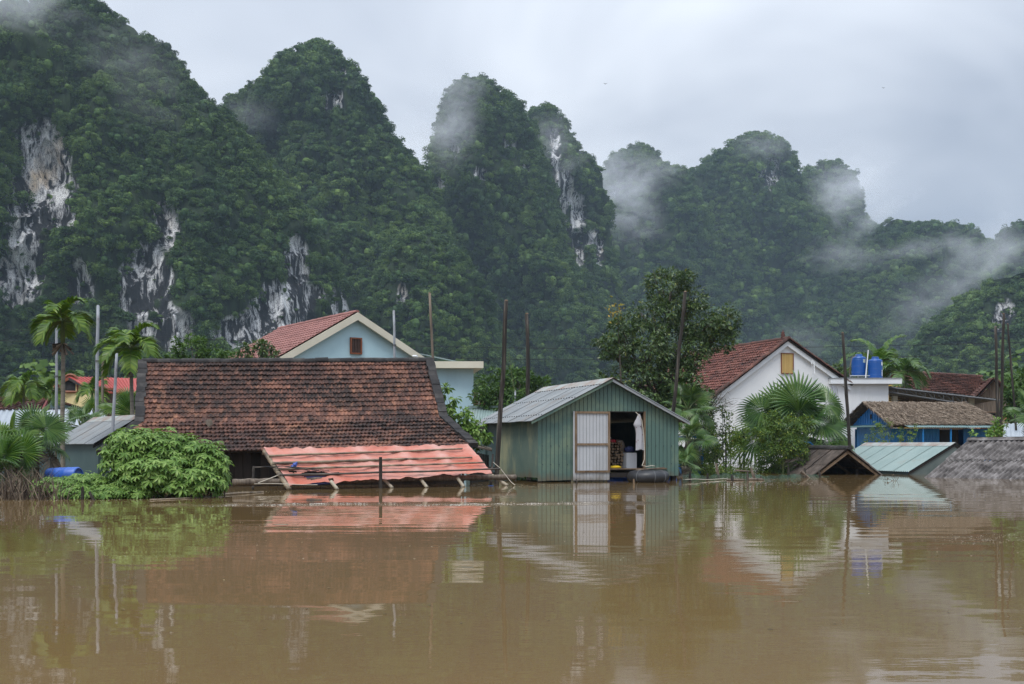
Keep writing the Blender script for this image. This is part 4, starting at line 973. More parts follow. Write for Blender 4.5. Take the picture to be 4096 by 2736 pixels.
# inner tube
tube = thing('inner_tube', 'black rubber inner tube floating against the green shed', 'inner tube', G(3.62, -.75, 0))
vs, fs = [], []; c = at(648, 475, 35.35); c.z = .165; Rm, rm = .445, .215
for i in range(48):
    a = 2 * math.pi * i / 48
    pin = 1 - .05 * max(0, math.cos(6 * a)) ** 24
    for j in range(20):
        b = 2 * math.pi * j / 20
        vs.append(c + Vector(((Rm + rm * pin * math.cos(b)) * math.cos(a), (Rm + rm * pin * math.cos(b)) * math.sin(a), rm * .93 * pin * math.sin(b) + .012 * math.cos(a))))
for i in range(48):
    for j in range(20): fs.append((i*20 + j, ((i+1) % 48)*20 + j, ((i+1) % 48)*20 + (j+1) % 20, i*20 + (j+1) % 20))
mb = MB(); mb.add(vs, fs); mb.build('tube_body', M_RUBBER, tube, smooth=True)
for a in (-2.25, -1.35, -.75):
    pts = [c + Vector(((Rm + (rm + .006) * math.cos(b)) * math.cos(a), (Rm + (rm + .006) * math.cos(b)) * math.sin(a), (rm * .93 + .006) * math.sin(b))) for b in np.linspace(-2.0, 2.6, 16)]
    mb = MB(); mb.tube(pts, .012, 5); mb.build('strap', M_DSTEEL, tube)
mb = MB(); mb.tube(wob(line(at(636, 470.2, 35.2), at(664.5, 467.2, 35.5), 5), .01), [.025, .025, .022, .02, .018, .015], 6); o = mb.build('driftwood_stick', M_POLE2); tag(o, 'straight stick lying across the inner tube', 'stick')

# ================================================================== small green shed by the bush
def gable_shed(name, label, cat, fr, W, Ln, ze, za, m_roof, m_wall, ovs=.2, ovf=.2, ovb=.3, pitch=.076, amp=.012, nsheet=5, zb=-.6, cap=True, gwall=None, wall=True):
    t = thing(name, label, cat, fr(W / 2, 0, 0)); s_ = (za - ze) / (W / 2)
    def z_(u): return za + .03 - s_ * abs(u - W / 2)
    for s in (-1, 1):
        ue = W / 2 + s * (W / 2 + ovs)
        for i in range(nsheet):
            va = -ovf + (Ln + ovf + ovb) * i / nsheet; vb = -ovf + (Ln + ovf + ovb) * (i + 1.03) / nsheet; dz = .004 * (i % 2)
            mb = MB(); mb.corr(fr(W/2, va, z_(W/2) + dz), fr(W/2, vb, z_(W/2) + dz), fr(ue, vb, z_(ue) + dz), fr(ue, va, z_(ue) + dz), pitch, amp, 4); mb.build('roof_sheet', m_roof, t, smooth=True)
        if cap:
            mb = MB(); mb.quad(fr(W/2, -ovf - .02, z_(W/2) + .03), fr(W/2, Ln + ovb, z_(W/2) + .03), fr(W/2 + s * .26, Ln + ovb, z_(W/2 + .26) + .02), fr(W/2 + s * .26, -ovf - .02, z_(W/2 + .26) + .02)); mb.build('ridge_cap', M_RUST, t)
        mb = MB(); mb.obox(fr(W/2, -ovf + .02, z_(W/2) - .12), fr(ue, 0, z_(ue)) - fr(W/2, 0, z_(W/2)), fr.v * .04, Z * .09); mb.build('verge_board', M_WOODD, t)
    if wall:
        mb = MB(); mb.corr(fr(0, Ln, ze - .05), fr(0, 0, ze - .05), fr(0, 0, zb), fr(0, Ln, zb), .075, .009, 2); mb.build('side_sheet', m_wall, t, smooth=True)
        mb = MB(); mb.corr(fr(W, 0, ze - .05), fr(W, Ln, ze - .05), fr(W, Ln, zb), fr(W, 0, zb), .075, .009, 2); mb.build('side_sheet', m_wall, t, smooth=True)
        for v in (0, Ln):
            mb = MB(); mb.prism([fr(0, v, zb), fr(W, v, zb), fr(W, v, ze - .04), fr(W/2, v, za - .04), fr(0, v, ze - .04)], fr.v * (.03 if v == 0 else -.03)); mb.build('gable_wall', gwall or m_wall, t)
    return t
S2 = Fr((-12.12 + .12, 33.0), 38); gable_shed('teal_shed', 'small dark teal metal shed with a grey roof beside the leafy bush', 'shed', S2, 2.5, 4.0, 1.24, 2.0, M_ROOFG, M_TEALD, ovs=.15, ovf=.05)

# ================================================================== long blue-grey roof at the left
g1 = thing('metal_roof_building', 'long low building with a blue grey corrugated roof behind the fan palms', 'building', (-19, 48, 0))
A_, B_ = at(-45, 410.3, 48), at(100, 408, 50.5); D_, C_ = at(-75, 440, 44.5), at(120, 436, 47.5)
for i in range(9):
    u0, u1 = i / 9, (i + 1.01) / 9
    mb = MB(); mb.corr(A_.lerp(B_, u0), A_.lerp(B_, u1), D_.lerp(C_, u1), D_.lerp(C_, u0), .19, .022, 3); mb.build('roof_sheet', M_ROOFB, g1, smooth=True)
mb = MB()
for i in range(22):
    p = A_.lerp(B_, i / 22) * .97 + D_.lerp(C_, i / 22) * .03; mb.box(p - Vector((.12, .03, 0)), p + Vector((.12, .03, .05)))
mb.build('ridge_screws', M_BLACK, g1, kind='stuff')
mb = MB(); q = [A_ + Vector((0, 3, -1.2)), B_ + Vector((0, 3, -1.2))]; mb.prism([A_, B_, q[1], q[0]], (0, 0, -.04)); mb.build('rear_roof', M_ROOFB, g1)
mb = MB(); mb.prism([D_ + Vector((.5, .3, -.1)), C_ + Vector((-.3, .3, -.1)), Vector((C_.x - .3, C_.y + .3, -.5)), Vector((D_.x + .5, D_.y + .3, -.5))], (0, .1, 0)); mb.build('front_wall', M_TEALD, g1)
mb = MB(); mb.prism([C_ + Vector((-.3, .3, -.1)), B_ + Vector((-.3, 0, -.1)), q[1] + Vector((-.3, 0, -.1)), Vector((q[1].x - .3, q[1].y, -.5)), Vector((C_.x - .3, C_.y + .3, -.5))], (.08, 0, 0)); mb.build('end_wall', M_TEALD, g1)

# ================================================================== low brown tile roof at the far left
b1 = thing('brown_tile_cottage', 'low cottage with a dark brown tile roof and maroon verge', 'cottage', (-30, 62, 0))
a0, a1, e0, e1 = at(-60, 397.5, 66), at(47.5, 396.5, 66), at(-75, 415, 62), at(38, 415, 62)
tile_roof(b1, a0, a1, e1, e0, .34, 12, M_TILE3, keep=0, rolls=1, amp=.022)
MB().obox(a1, e1 - a1, (.12, 0, 0), (0, 0, -.22)).build('verge_board', mat('maroon_paint', [(0.3, (0.12, 0.02, 0.02)), (0.7, (0.2, 0.04, 0.035))], scale=2), b1)
back1 = a1 + Vector((2.2, 3.8, -1.0)); back0 = a0 + Vector((2.2, 3.8, -1.0))
mb = MB(); mb.prism([a0, a1, back1, back0], (0, 0, -.1)); mb.build('rear_roof', M_TILE3, b1)
mb = MB(); mb.prism([e1 + Vector((.02, 0, -.2)), a1 + Vector((.02, 0, -.2)), back1 + Vector((0, 0, -.1)), Vector((back1.x, back1.y, -.4)), Vector((e1.x, e1.y, -.4))], (-.1, 0, 0)); mb.build('gable_wall', M_TEALD, b1)
mb = MB(); mb.prism([e0 + Vector((0, .5, -.1)), e1 + Vector((0, .5, -.1)), Vector((e1.x, e1.y + .5, -.4)), Vector((e0.x, e0.y + .5, -.4))], (0, .1, 0)); mb.build('front_wall', M_YEL, b1)

# ================================================================== yellow house with red roof
yh = thing('yellow_house', 'yellow house with a red metal roof and a small arched gable window', 'house', (-30, 80, 0))
ap, gl, grt = at(71.5, 378.5, 78), at(46, 394.5, 78.5), at(96, 392.8, 77.5)
zb = -.5
mb = MB(); mb.prism([gl, ap, grt, Vector((grt.x, grt.y, zb)), Vector((gl.x, gl.y, zb))], (0, .2, 0)); mb.build('gable_wall', M_YEL, yh)
rr, re = at(150, 380.5, 82), at(150, 394.2, 79.8)
mb = MB(); mb.prism([ap + Vector((-.1, -.25, .12)), rr + Vector((0, 0, .12)), re + Vector((0, -.25, .1)), grt + Vector((.2, -.35, .0))], (0, 0, -.06)); rf = mb.build('roof', M_REDROOF, yh)
for i in range(1, 22):
    t = i / 22; a = (ap + Vector((-.1, -.25, .125))).lerp(rr + Vector((0, 0, .125)), t); b = (grt + Vector((.2, -.35, .005))).lerp(re + Vector((0, -.25, .105)), t)
    MB().obox(a, (.05, 0, 0), b - a, (0, 0, .035)).build('roof_rib', M_REDROOF, rf)
mb = MB(); mb.prism([ap + Vector((-.1, -.25, .12)), rr + Vector((0, 0, .12)), rr + Vector((-3, 6, -1.4)), gl + Vector((-.4, -.25, .02))], (0, 0, -.06)); mb.build('roof', M_REDROOF, yh)
mb = MB(); mb.obox(ap + Vector((-.1, -.27, -.12)), gl - ap + Vector((-.4, 0, 0)), (0, .08, 0), (0, 0, .2)); mb.build('verge_board', M_BROWNW, yh)
mb = MB(); mb.obox(ap + Vector((-.1, -.27, -.12)), grt - ap + Vector((.2, 0, 0)), (0, .08, 0), (0, 0, .2)); mb.build('verge_board', M_MORTAR, yh)
w0 = grt + Vector((0, .1, 0)); w1 = at(152, 395, 80.3)
mb = MB(); mb.prism([w0, w1, Vector((w1.x, w1.y, zb)), Vector((w0.x, w0.y, zb))], (0, .2, 0)); mb.build('front_wall', M_YEL, yh)
MB().obox(w0 + Vector((0, -.25, -.75)), w1 - w0, (0, .3, 0), (0, 0, .4)).build('cornice', M_CREAM, yh)
def window(parent, c, w, h, t, fm, pm, u=Vector((1, 0, 0)), bars=0, arch=False, depth=.10):
    """frame with an inset pane, built proud of the wall; u = along the wall"""
    u = Vector(u).normalized(); n = Vector((u.y, -u.x, 0)); c = Vector(c)
    pts = [c - u * w/2 - Z * h/2, c + u * w/2 - Z * h/2, c + u * w/2 + Z * h/2, c - u * w/2 + Z * h/2]
    if arch: pts = pts[:2] + [c + u * w/2 * math.cos(a) + Z * (h/2 + w/2 * math.sin(a)) for a in np.linspace(0, math.pi, 9)]
    wo = MB().prism(pts, n * depth * .35).build('window', pm, parent)
    if arch:
        MB().tube([p + n * depth * .6 for p in pts + pts[:1]], t * .6, 6).build('frame', fm, wo)
    else:
        for (o, a, b) in ((pts[0], u * w, Z * t), (pts[3] - Z * t, u * w, Z * t), (pts[0] + Z * t, u * t, Z * (h - 2 * t)), (pts[1] - u * t + Z * t, u * t, Z * (h - 2 * t))):
            MB().obox(o + n * .002, a, b, n * depth).build('frame', fm, wo)
    for k in range(bars):
        x = -w/2 + t + (w - 2 * t) * (k + .5) / bars
        MB().obox(c + u * (x - (w - 2*t) / bars * .42) - Z * (h/2 - t), u * (w - 2*t) / bars * .84, Z * (h - 2 * t), n * depth * .55).build('shutter_slat', pm, wo)
    return wo
window(yh, at(71, 386.7, 77.95), .95, .7, .16, M_BROWNW, M_DARK, arch=True)
window(yh, at(107, 404, 77.9), 1.1, 2.2, .14, M_BROWNW, M_LOUVRE, u=(1, .15, 0), bars=4)

# ================================================================== pale blue house
BH = Fr((-7.59, 55.0), 34)       # origin at the gable peak line
bh = thing('pale_blue_house', 'pale blue rendered house with a pink red tile roof and cream bargeboards', 'house', BH(0, 4, 0))
zp, wl_, wr_, BL = 7.55, 4.2, 3.75, 9.2
sL, sR = 0.585, 0.55
zl_, zr_ = zp - wl_ * sL, zp - wr_ * sR
mb = MB(); mb.prism([BH(-wl_ + .3, 0, -.6), BH(wr_ - .3, 0, -.6), BH(wr_ - .3, 0, zr_ + .1), BH(0, 0, zp - .12), BH(-wl_ + .3, 0, zl_ + .1)], BH.v * .2); mb.build('gable_wall', M_SKYB, bh)
mb = MB(); mb.obox(BH(-wl_ + .3, .2, -.6), BH.u * .2, BH.v * (BL - .4), Z * (zl_ + .5)); mb.build('side_wall', M_SKYB, bh)
mb = MB(); mb.obox(BH(wr_ - .5, .2, -.6), BH.u * .2, BH.v * (BL - .4), Z * (zr_ + .5)); mb.build('side_wall', M_SKYB, bh)
mb = MB(); mb.prism([BH(-wl_ + .3, BL - .2, -.6), BH(wr_ - .3, BL - .2, -.6), BH(wr_ - .3, BL - .2, zr_ + .1), BH(0, BL - .2, zp - .12), BH(-wl_ + .3, BL - .2, zl_ + .1)], BH.v * .2); mb.build('gable_wall', M_SKYB, bh)
tile_roof(bh, BH(0, BL + .2, zp), BH(0, -.3, zp), BH(-wl_ - .3, -.3, zl_ - .18), BH(-wl_ - .3, BL + .2, zl_ - .18), .30, 15, M_PANTILE, keep=300, rolls=1, amp=.02, jit=.3, lift=.12)
mb = MB(); mb.prism([BH(0, -.3, zp), BH(0, BL + .2, zp), BH(wr_ + .2, BL + .2, zr_ - .1), BH(wr_ + .2, -.3, zr_ - .1)], (0, 0, -.1)); mb.build('far_roof', M_PANTILE, bh)
ridge_caps(bh, BH(0, -.25, zp + .02), BH(0, BL + .2, zp + .02), 26, .11, M_PANTILE)
for (ux, uz) in ((-wl_ - .3, zl_ - .18), (wr_ + .25, zr_ - .12)):
    e_ = BH(ux, -.34, uz - .06); p_ = BH(0, -.34, zp - .06)
    mb = MB(); mb.obox(p_ - Z * .32, e_ - p_, BH.v * .12, Z * .36); mb.build('bargeboard', M_CREAM, bh)
window(bh, BH(0.02, -.02, CH + (HOR - 346) * 55 / F), .62, .80, .07, M_BROWNW, M_LOUVRE, u=BH.u, bars=3)
# flat-roofed wing
wing0, wing1 = at(418, 366, 57.6), at(473.5, 366, 58.5); du_ = (wing1 - wing0)
mb = MB(); mb.obox((wing0.x, wing0.y, -.6), du_, (-.8, 5, 0), Z * 5.75); mb.build('wing_wall', M_SKYB, bh)
sA, sB = at(415, 363, 57.2), at(483.5, 363, 57.9)
mb = MB(); mb.obox((sA.x, sA.y, 5.02), sB - sA, (-.8, 5.8, 0), Z * .34); mb.build('roof_slab', M_CREAM, bh)
mb = MB(); a = BH(wr_ - .3, -.1, zr_ + .25); b = at(460, 362, 59); mb.prism([a, b, b + Vector((0, 3, .2)), a + Vector((0, 3, .2))], (0, 0, -.05)); mb.build('wing_roof_sheet', M_ROOFT, bh)
for (x, s_) in ((413, .16),):
    mb = MB(); p = at(x, 356, 56.0); mb.tube([p, p + Vector((.22, -.15, -.02))], .05, 8); mb.build('wall_camera', M_TRIM, bh)

# pale green roof between the blue house and the shed
pg = thing('pale_green_roof_shed', 'pale green corrugated roof shed between the blue house and the green shed', 'shed', (-2.2, 47, 0))
A_, B_, C_, D_ = at(468, 408.5, 50), at(516, 408.5, 50), at(512, 425, 46), at(466, 425, 46)
for i in range(3):
    u0, u1 = i / 3, (i + 1.02) / 3; mb = MB(); mb.corr(A_.lerp(B_, u0), A_.lerp(B_, u1), D_.lerp(C_, u1), D_.lerp(C_, u0), .12, .016, 3); mb.build('roof_sheet', M_ROOFT, pg, smooth=True)
MB().obox(A_ + Vector((0, -.1, 0)), B_ - A_, (0, .25, 0), (0, 0, .12)).build('ridge_cap', M_ROOFT, pg)
mb = MB(); mb.obox((D_.x, D_.y + .2, -.5), (C_ - D_), (0, 3.6, 0), Z * 2.2); mb.build('wall', M_TEALD, pg)
# low dark tiled shed beside the blue wing
dk = thing('dark_tile_outhouse', 'dark brown tiled outhouse beside the pale blue wing', 'outhouse', (-1.9, 56, 0))
tile_roof(dk, at(474, 393, 58), at(486, 393, 58), at(488, 409, 55), at(473, 409, 55), .22, 9, M_TILE3, rolls=1)
MB().obox((at(474, 409, 55.4).x, 55.4, -.5), (.6, 0, 0), (0, 3, 0), Z * 3.2).build('wall', M_WOODD, dk)

# ================================================================== white house
WH = Fr((13.96, 58.0), 21)
wh = thing('white_house', 'white rendered house with a dark red tile roof and a yellow gable shutter', 'house', WH(0, 4, 0))
zp, wa, wb, WL = 6.55, 4.55, 3.75, 9.5
za, zb_ = zp - wa * .66, zp - wb * .56
mb = MB(); mb.prism([WH(-wa + .2, 0, -.6), WH(wb - .75, 0, -.6), WH(wb - .75, 0, zb_ + .28), WH(0, 0, zp - .2), WH(-wa + .2, 0, za)], WH.v * .2); mb.build('gable_wall', M_WHITE, wh)
mb = MB(); mb.obox(WH(-wa + .2, .2, -.6), WH.u * .2, WH.v * (WL - .3), Z * (za + .5)); mb.build('side_wall', M_WHITE, wh)
mb = MB(); mb.obox(WH(wb - .95, .2, -.6), WH.u * .2, WH.v * (WL - .3), Z * (zb_ + .7)); mb.build('side_wall', M_WHITE, wh)
mb = MB(); mb.prism([WH(-wa + .2, WL, -.6), WH(wb - .75, WL, -.6), WH(wb - .75, WL, zb_ + .2), WH(0, WL, zp - .2), WH(-wa + .2, WL, za)], WH.v * -.2); mb.build('gable_wall', M_WHITE, wh)
tile_roof(wh, WH(0, WL + .3, zp), WH(0, -.25, zp), WH(-wa - .2, -.25, za - .25), WH(-wa - .2, WL + .3, za - .25), .22, 21, M_TILE2, keep=300, rolls=1, amp=.022)
tile_roof(wh, WH(0, -.25, zp), WH(0, WL + .3, zp), WH(wb + .2, WL + .3, zb_ - .15), WH(wb + .2, -.25, zb_ - .15), .22, 16, M_TILE2, rolls=1, amp=.022)
ridge_caps(wh, WH(0, -.3, zp + .02), WH(0, WL + .3, zp + .02), 24, .11, M_TILE3)
def verge_caps(t, A, B, n, r, m):
    ridge_caps(t, A, B, n, r, m, 'verge_tile')
verge_caps(wh, WH(-wa - .2, -.22, za - .22), WH(0, -.22, zp + .03), 22, .10, M_TILE3)
verge_caps(wh, WH(wb + .2, -.22, zb_ - .12), WH(0, -.22, zp + .03), 17, .10, M_TILE3)
for (ux, uz) in ((-wa - .1, za - .2), (wb + .15, zb_ - .12)):
    p_, e_ = WH(0, -.16, zp - .1), WH(ux, -.16, uz - .1)
    mb = MB(); mb.obox(p_ - Z * .26, e_ - p_, WH.v * .16, Z * .26); mb.build('bargeboard', M_TRIM, wh)
for v in (.25, 5.6):
    mb = MB(); mb.lathe(WH(0, v, zp + .05), [(.11, 0), (.13, .06), (.08, .1), (.12, .18), (.07, .24), (.10, .3), (.05, .34), (.02, .38), (.015, .46)], 10); mb.build('roof_finial', M_TILE2, wh, smooth=True)
sc_ = WH(.06, -.01, CH + (HOR - 363.4) * 58 / F); wo = window(wh, sc_, .74, 1.06, .035, M_BROWNW, M_SHUT, u=WH.u, bars=7, depth=.06)
mb = MB(); mb.tube([WH(.02, -.03, 4.22), WH(.05, -.05, 4.0), WH(.14, -.05, 3.7)], .035, 6); mb.build('blue_pipe', M_BARREL, wh)
# flat-roofed wing with the parapet
wA, wB = at(832.5, 384, 59.0), at(888.5, 384, 60.2)
mb = MB(); mb.obox((wA.x, wA.y, -.6), wB - wA, (-1.2, 4.5, 0), Z * (wA.z + .6)); mb.build('wing_wall', M_WHITE, wh)
pA, pB = at(831, 384, 58.7), at(902, 384, 60.0)
mb = MB(); mb.obox((pA.x, pA.y, wA.z), pB - pA, (-1.2, 5.2, 0), Z * .27); mb.build('roof_slab', M_TRIM, wh)
mb = MB(); mb.obox((pA.x - .02, pA.y - .04, wA.z + .272), pB - pA, (-1.2, 5.2, 0), Z * .035); mb.build('slab_edge', M_STEEL, wh)
for k, (xa, xb) in enumerate(((833, 844), (836, 837))):
    mb = MB(); mb.tube([at(xa, 386, 58.5), at((xa + xb) / 2 + 1, 425, 58.3), at(xb + 3, 470, 58.2)], .07 if k == 0 else .04, 8); mb.build('downpipe', M_CONC, wh)
mb = MB(); mb.tube(line(at(812, 362, 58.2), at(812.3, 440, 58.2), 3), .014, 5); mb.build('wall_cable', M_TRIM, wh)
mb = MB(); mb.tube([at(811.5, 364, 58.2), at(812.5, 360, 58.2), at(814, 362, 58.2), at(814.5, 374, 58.2)], .03, 6); mb.build('vent_pipe', M_TRIM, wh)
mb = MB(); mb.tube([at(837, 388, 58.4), at(840, 410, 58.3), at(846, 424, 58.2), at(852, 422, 58)], .012, 5); mb.build('wall_cable', M_DSTEEL, wh)
for r_ in range(3):
    a, b = at(722, 461 + r_ * 5.2, 56.5), at(770, 462 + r_ * 5.0, 56.8); MB().obox(a, b - a, (0, .12, 0), (0, 0, .10)).build('terrace_rail', M_TRIM, wh)
# water tanks on the slab
for (px, py0, py1, lab) in ((858.8, 355.5, 375.5, 'blue plastic water tank standing taller on a steel stand with a pale sticker'), (875.2, 358.2, 378, 'blue plastic water tank set lower with a white patch down its side')):
    Y = 61.0 if px < 870 else 60.6; c = at(px, py1, Y); c.z = max(c.z, wA.z + .32); h = (py1 - py0) * Y / F; t = thing('water_tank', lab, 'tank', c, 'tanks on the white house')
    r0 = .375
    mb = MB(); mb.lathe(c, [(.05, 0), (r0, 0), (r0, h * .12), (r0 * 1.02, h * .14), (r0, h * .16), (r0, h * .42), (r0 * 1.02, h * .44), (r0, h * .46), (r0, h * .74), (r0 * 1.02, h * .76), (r0, h * .78), (r0, h * .86), (r0 * .92, h * .91), (r0 * .55, h * .95), (r0 * .5, h), (.02, h * 1.0)], 26); mb.build('tank_body', M_TANK, t, smooth=False)
    mb = MB(); mb.lathe(c + Z * h, [(r0 * .5, 0), (r0 * .5, .05), (r0 * .4, .07), (.01, .075)], 16); mb.build('lid', M_TANK, t)
    a_ = -1.05 if px < 870 else -.75
    pts = [c + Vector(((r0 * 1.03) * math.cos(a_ + d), (r0 * 1.03) * math.sin(a_ + d), z)) for d, z in ((-.22, h * .62), (.22, h * .62), (.22, h * .8), (-.22, h * .8))]
    MB().quad(*pts).build('sticker', mat('sticker', [(0.4, (0.55, 0.5, 0.25)), (0.6, (0.3, 0.45, 0.6))], scale=14) if px < 870 else M_TRIM, t)
    if px > 870:
        pts = [c + Vector(((r0 * 1.03) * math.cos(a_ + d), (r0 * 1.03) * math.sin(a_ + d), z)) for d, z in ((-.1, h * .08), (.1, h * .08), (.1, h * .40), (-.1, h * .40))]
        MB().quad(*pts).build('sticker', M_TRIM, t)
st = thing('tank_stand', 'welded steel stand under the blue water tanks', 'stand', at(866, 379, 60.6))
for (a, b) in (((850, 375.8), (874, 375.8)), ((850, 378.6), (850, 375.8)), ((858, 379.3), (858, 375.8)), ((874, 379.3), (874, 375.8)), ((866, 379.3), (866, 375.8))):
    mb = MB(); mb.tube([at(*a, 60.45), at(*b, 60.45)], .025, 4); mb.build('stand_bar', M_STEEL, st)
mb = MB(); mb.tube([at(849.5, 377, 60.3), at(850, 366, 60.3), at(852, 358, 60.6), at(857, 354.8, 60.8)], .02, 6); o = mb.build('overflow_hose', M_POLE2); tag(o, 'thin hose looping up over the taller blue tank', 'hose')
mb = MB(); mb.tube([at(865.5, 379, 60.2), at(868.3, 350, 60.2)], .028, 6); o = mb.build('vent_pipe', M_TRIM); tag(o, 'white pipe leaning between the two blue tanks', 'pipe')

# ================================================================== blue thatched house
TH = Fr((17.98, 54.0), 14)       # u along the long front, v back
th = thing('thatched_blue_house', 'bright blue house with a shaggy palm thatch roof and metal awning', 'house', TH(2.8, 2, 0))
TL, TW, te, tr_ = 6.2, 4.3, 2.15, 3.28
for i in range(30):
    u0 = .35 + i * .19
    if 2.9 < u0 < 4.15: continue
    MB().obox(TH(u0, .55, -.4), TH.u * .18, TH.v * .03, Z * 2.35).build('wall_board', M_BLUEP, th)
MB().obox(TH(2.9, .75, -.4), TH.u * 1.3, TH.v * .05, Z * 2.3).build('doorway', M_DARK, th)
MB().obox(TH(2.75, .45, .55), TH.u * 1.1, TH.v * .05, Z * .62).build('door_panel', M_BROWNW, th)
for i in range(17):
    v0 = .55 + i * .18
    MB().obox(TH(.35, v0, -.4), TH.v * .17, TH.u * .03, Z * 2.45).build('wall_board', M_BLUEP, th)
mb = MB(); mb.prism([TH(.3, .3, te - .05), TH(.3, TW - .3, te - .05), TH(.3, TW / 2, tr_ - .18)], TH.u * .04); gb = mb.build('gable_wall', M_BLUEP, th)
for i in range(14):
    v = .55 + i * .215; hh = (tr_ - .2 - te) * (1 - abs(v - TW/2) / (TW/2)) - .04
    MB().obox(TH(.27, v, te - .02), TH.v * .03, TH.u * .03, Z * max(.02, hh)).build('batten', M_BLUEP, gb)
MB().obox(TH(.25, TW/2 - .06, te + .28), TH.v * .14, TH.u * .04, Z * .24).build('vent_hole', M_DARK, th)
MB().obox(TH(.35, TW - .55, -.4), TH.u * (TL - .7), TH.v * .03, Z * 2.35).build('rear_wall', M_BLUEP, th)
MB().obox(TH(TL - .3, .55, -.4), TH.v * (TW - 1.1), TH.u * .03, Z * 2.35).build('end_wall', M_BLUEP, th)
for s in (0, 1):
    e0, e1 = (TH(-.1, -.15, te), TH(TL + .1, -.15, te)) if s == 0 else (TH(-.1, TW + .15, te), TH(TL + .1, TW + .15, te))
    r0, r1 = TH(-.05, TW / 2, tr_), TH(TL - .6, TW / 2, tr_)
    nv_ = (r1 - r0).cross(e0 - r0).normalized(); nv_ = nv_ if nv_.z > 0 else -nv_
    MB().prism([r0, r1, e1, e0], -nv_ * .10).build('thatch_bed', M_THATCHB, th)
    mb = MB(); n = 9000 if s == 0 else 3000
    for i in range(n):
        u, v = random.random(), random.random()
        p = r0.lerp(r1, u).lerp(e0.lerp(e1, u), v); d = (e0 - r0).lerp(e1 - r1, u).normalized()
        d = (d + (r1 - r0).normalized() * random.gauss(0, .35) + nv_ * random.gauss(.07, .10)).normalized()
        ln = random.uniform(.12, .30); w = d.cross(nv_).normalized() * random.uniform(.010, .022)
        p = p + nv_ * (.02 + .05 * random.random() + .03 * mnoise.noise(p * 3))
        mb.add([p - w, p + w, p + d * ln + w * .3, p + d * ln - w * .3], [(0, 1, 2, 3)])
    mb.build('thatch', M_THATCH, th, kind='stuff')
mb = MB()
for i in range(900):      # shaggy verge and eave fringe on the gable end
    t = random.random(); s = random.choice((-1, 1)); v = TW/2 + s * (TW/2 + .2) * t; p = TH(-.12 + random.gauss(0, .04), v, tr_ - (tr_ - te) * t + .03)
    d = (TH.v * s * .8 - Z * .7 + Vector((random.gauss(0, .3), random.gauss(0, .2), random.gauss(-.25, .25)))).normalized(); w = Vector((.014, .01, .005)); ln = random.uniform(.1, .3)
    mb.add([p - w, p + w, p + d * ln + w * .3, p + d * ln - w * .3], [(0, 1, 2, 3)])
mb.build('thatch_fringe', M_THATCH, th, kind='stuff')
mb = MB(); mb.corr(TH(.6, .1, te + .0), TH(TL + .2, .1, te + .0), TH(TL + .2, -.65, te - .16), TH(.6, -.65, te - .16), .1, .014, 1); mb.build('awning_sheet', M_AWN, th, smooth=True)
mb = MB(); mb.corr(TH(.28, TW - .3, te - .02), TH(.28, .3, te - .02), TH(-.25, .1, te - .12), TH(-.25, TW - .1, te - .12), .1, .014, 1); mb.build('awning_sheet', M_AWN, th, smooth=True)
for u in (1.35, 2.85): MB().obox(TH(u, -.55, -.4), TH.u * .06, TH.v * .06, Z * 2.32).build('awning_post', M_BLUEP, th)

# ================================================================== brown tiled house and truss canopy at the right
yb = thing('brown_tile_house', 'brown tile roofed house with a yellow gable beyond the steel truss canopy', 'house', (30, 72, 0))
r0, r1, e0, e1 = at(895, 371.5, 74), at(981, 376.5, 80), at(924, 402, 68), at(989, 402, 73)
tile_roof(yb, r0, r1, e1, e0, .30, 17, M_TILE3, rolls=1, amp=.025)
ridge_caps(yb, r0, r1, 22, .13, M_TILE3)
verge_blocks(yb, r0 + Vector((-.15, -.1, 0)), e0 + Vector((-.15, -.1, 0)), 14, .3, .14, M_MORTAR, (1, .3, 0))
lft = at(882, 386, 75.5)
mb = MB(); mb.prism([r0 + Vector((0, 0, .05)), r1 + Vector((0, 0, .05)), r1 + Vector((-1.5, 4, -1.2)), lft], (0, 0, -.1)); mb.build('rear_roof', M_TILE3, yb)
mb = MB(); mb.prism([r0 + Vector((.1, .3, -.15)), e0 + Vector((.1, .3, -.15)), Vector((e0.x + .1, e0.y + .3, -.4)), Vector((lft.x, lft.y, -.4)), lft + Vector((0, .2, -.12))], (.1, .15, 0)); mb.build('gable_wall', mat('ochre_render', [(0.3, (0.42, 0.27, 0.05)), (0.7, (0.52, 0.35, 0.08))], scale=1), yb)
mb = MB(); mb.prism([e0 + Vector((.2, .5, -.1)), e1 + Vector((0, .5, -.1)), Vector((e1.x, e1.y + .5, -.4)), Vector((e0.x + .2, e0.y + .5, -.4))], (0, .2, 0)); mb.build('front_wall', M_WOOD, yb)
g0_, g1_, g2_ = at(973, 406, 68), at(994, 379, 68), at(1012, 398, 68.5)
wd = thing('plank_gable_house', 'unpainted plank gabled house behind the paired timber poles', 'house', (at(992, 445, 68).x, 69, 0))
npk = 14
for i in range(npk):
    px0, px1 = 975 + i * 2.6, 975 + (i + .93) * 2.6
    def top(p): return np.interp(p, [973, 994, 1012], [405.5, 381, 399])
    a, b = at(px0, 445, 68.2), at(px1, 445, 68.2); za_, zb2 = at(px0, top(px0), 68.2).z, at(px1, top(px1), 68.2).z
    mb = MB(); mb.prism([(a.x, a.y, -.4), (b.x, b.y, -.4), (b.x, b.y, zb2), (a.x, a.y, za_)], (0, .06, 0)); mb.build('gable_plank', M_POLE2, wd)
tile_roof(wd, at(990, 378.4, 72), at(994, 378.8, 67.6), g0_ + Vector((-.3, 0, 0)), at(962, 404, 73), .30, 12, M_TILE3, rolls=1, amp=.025)
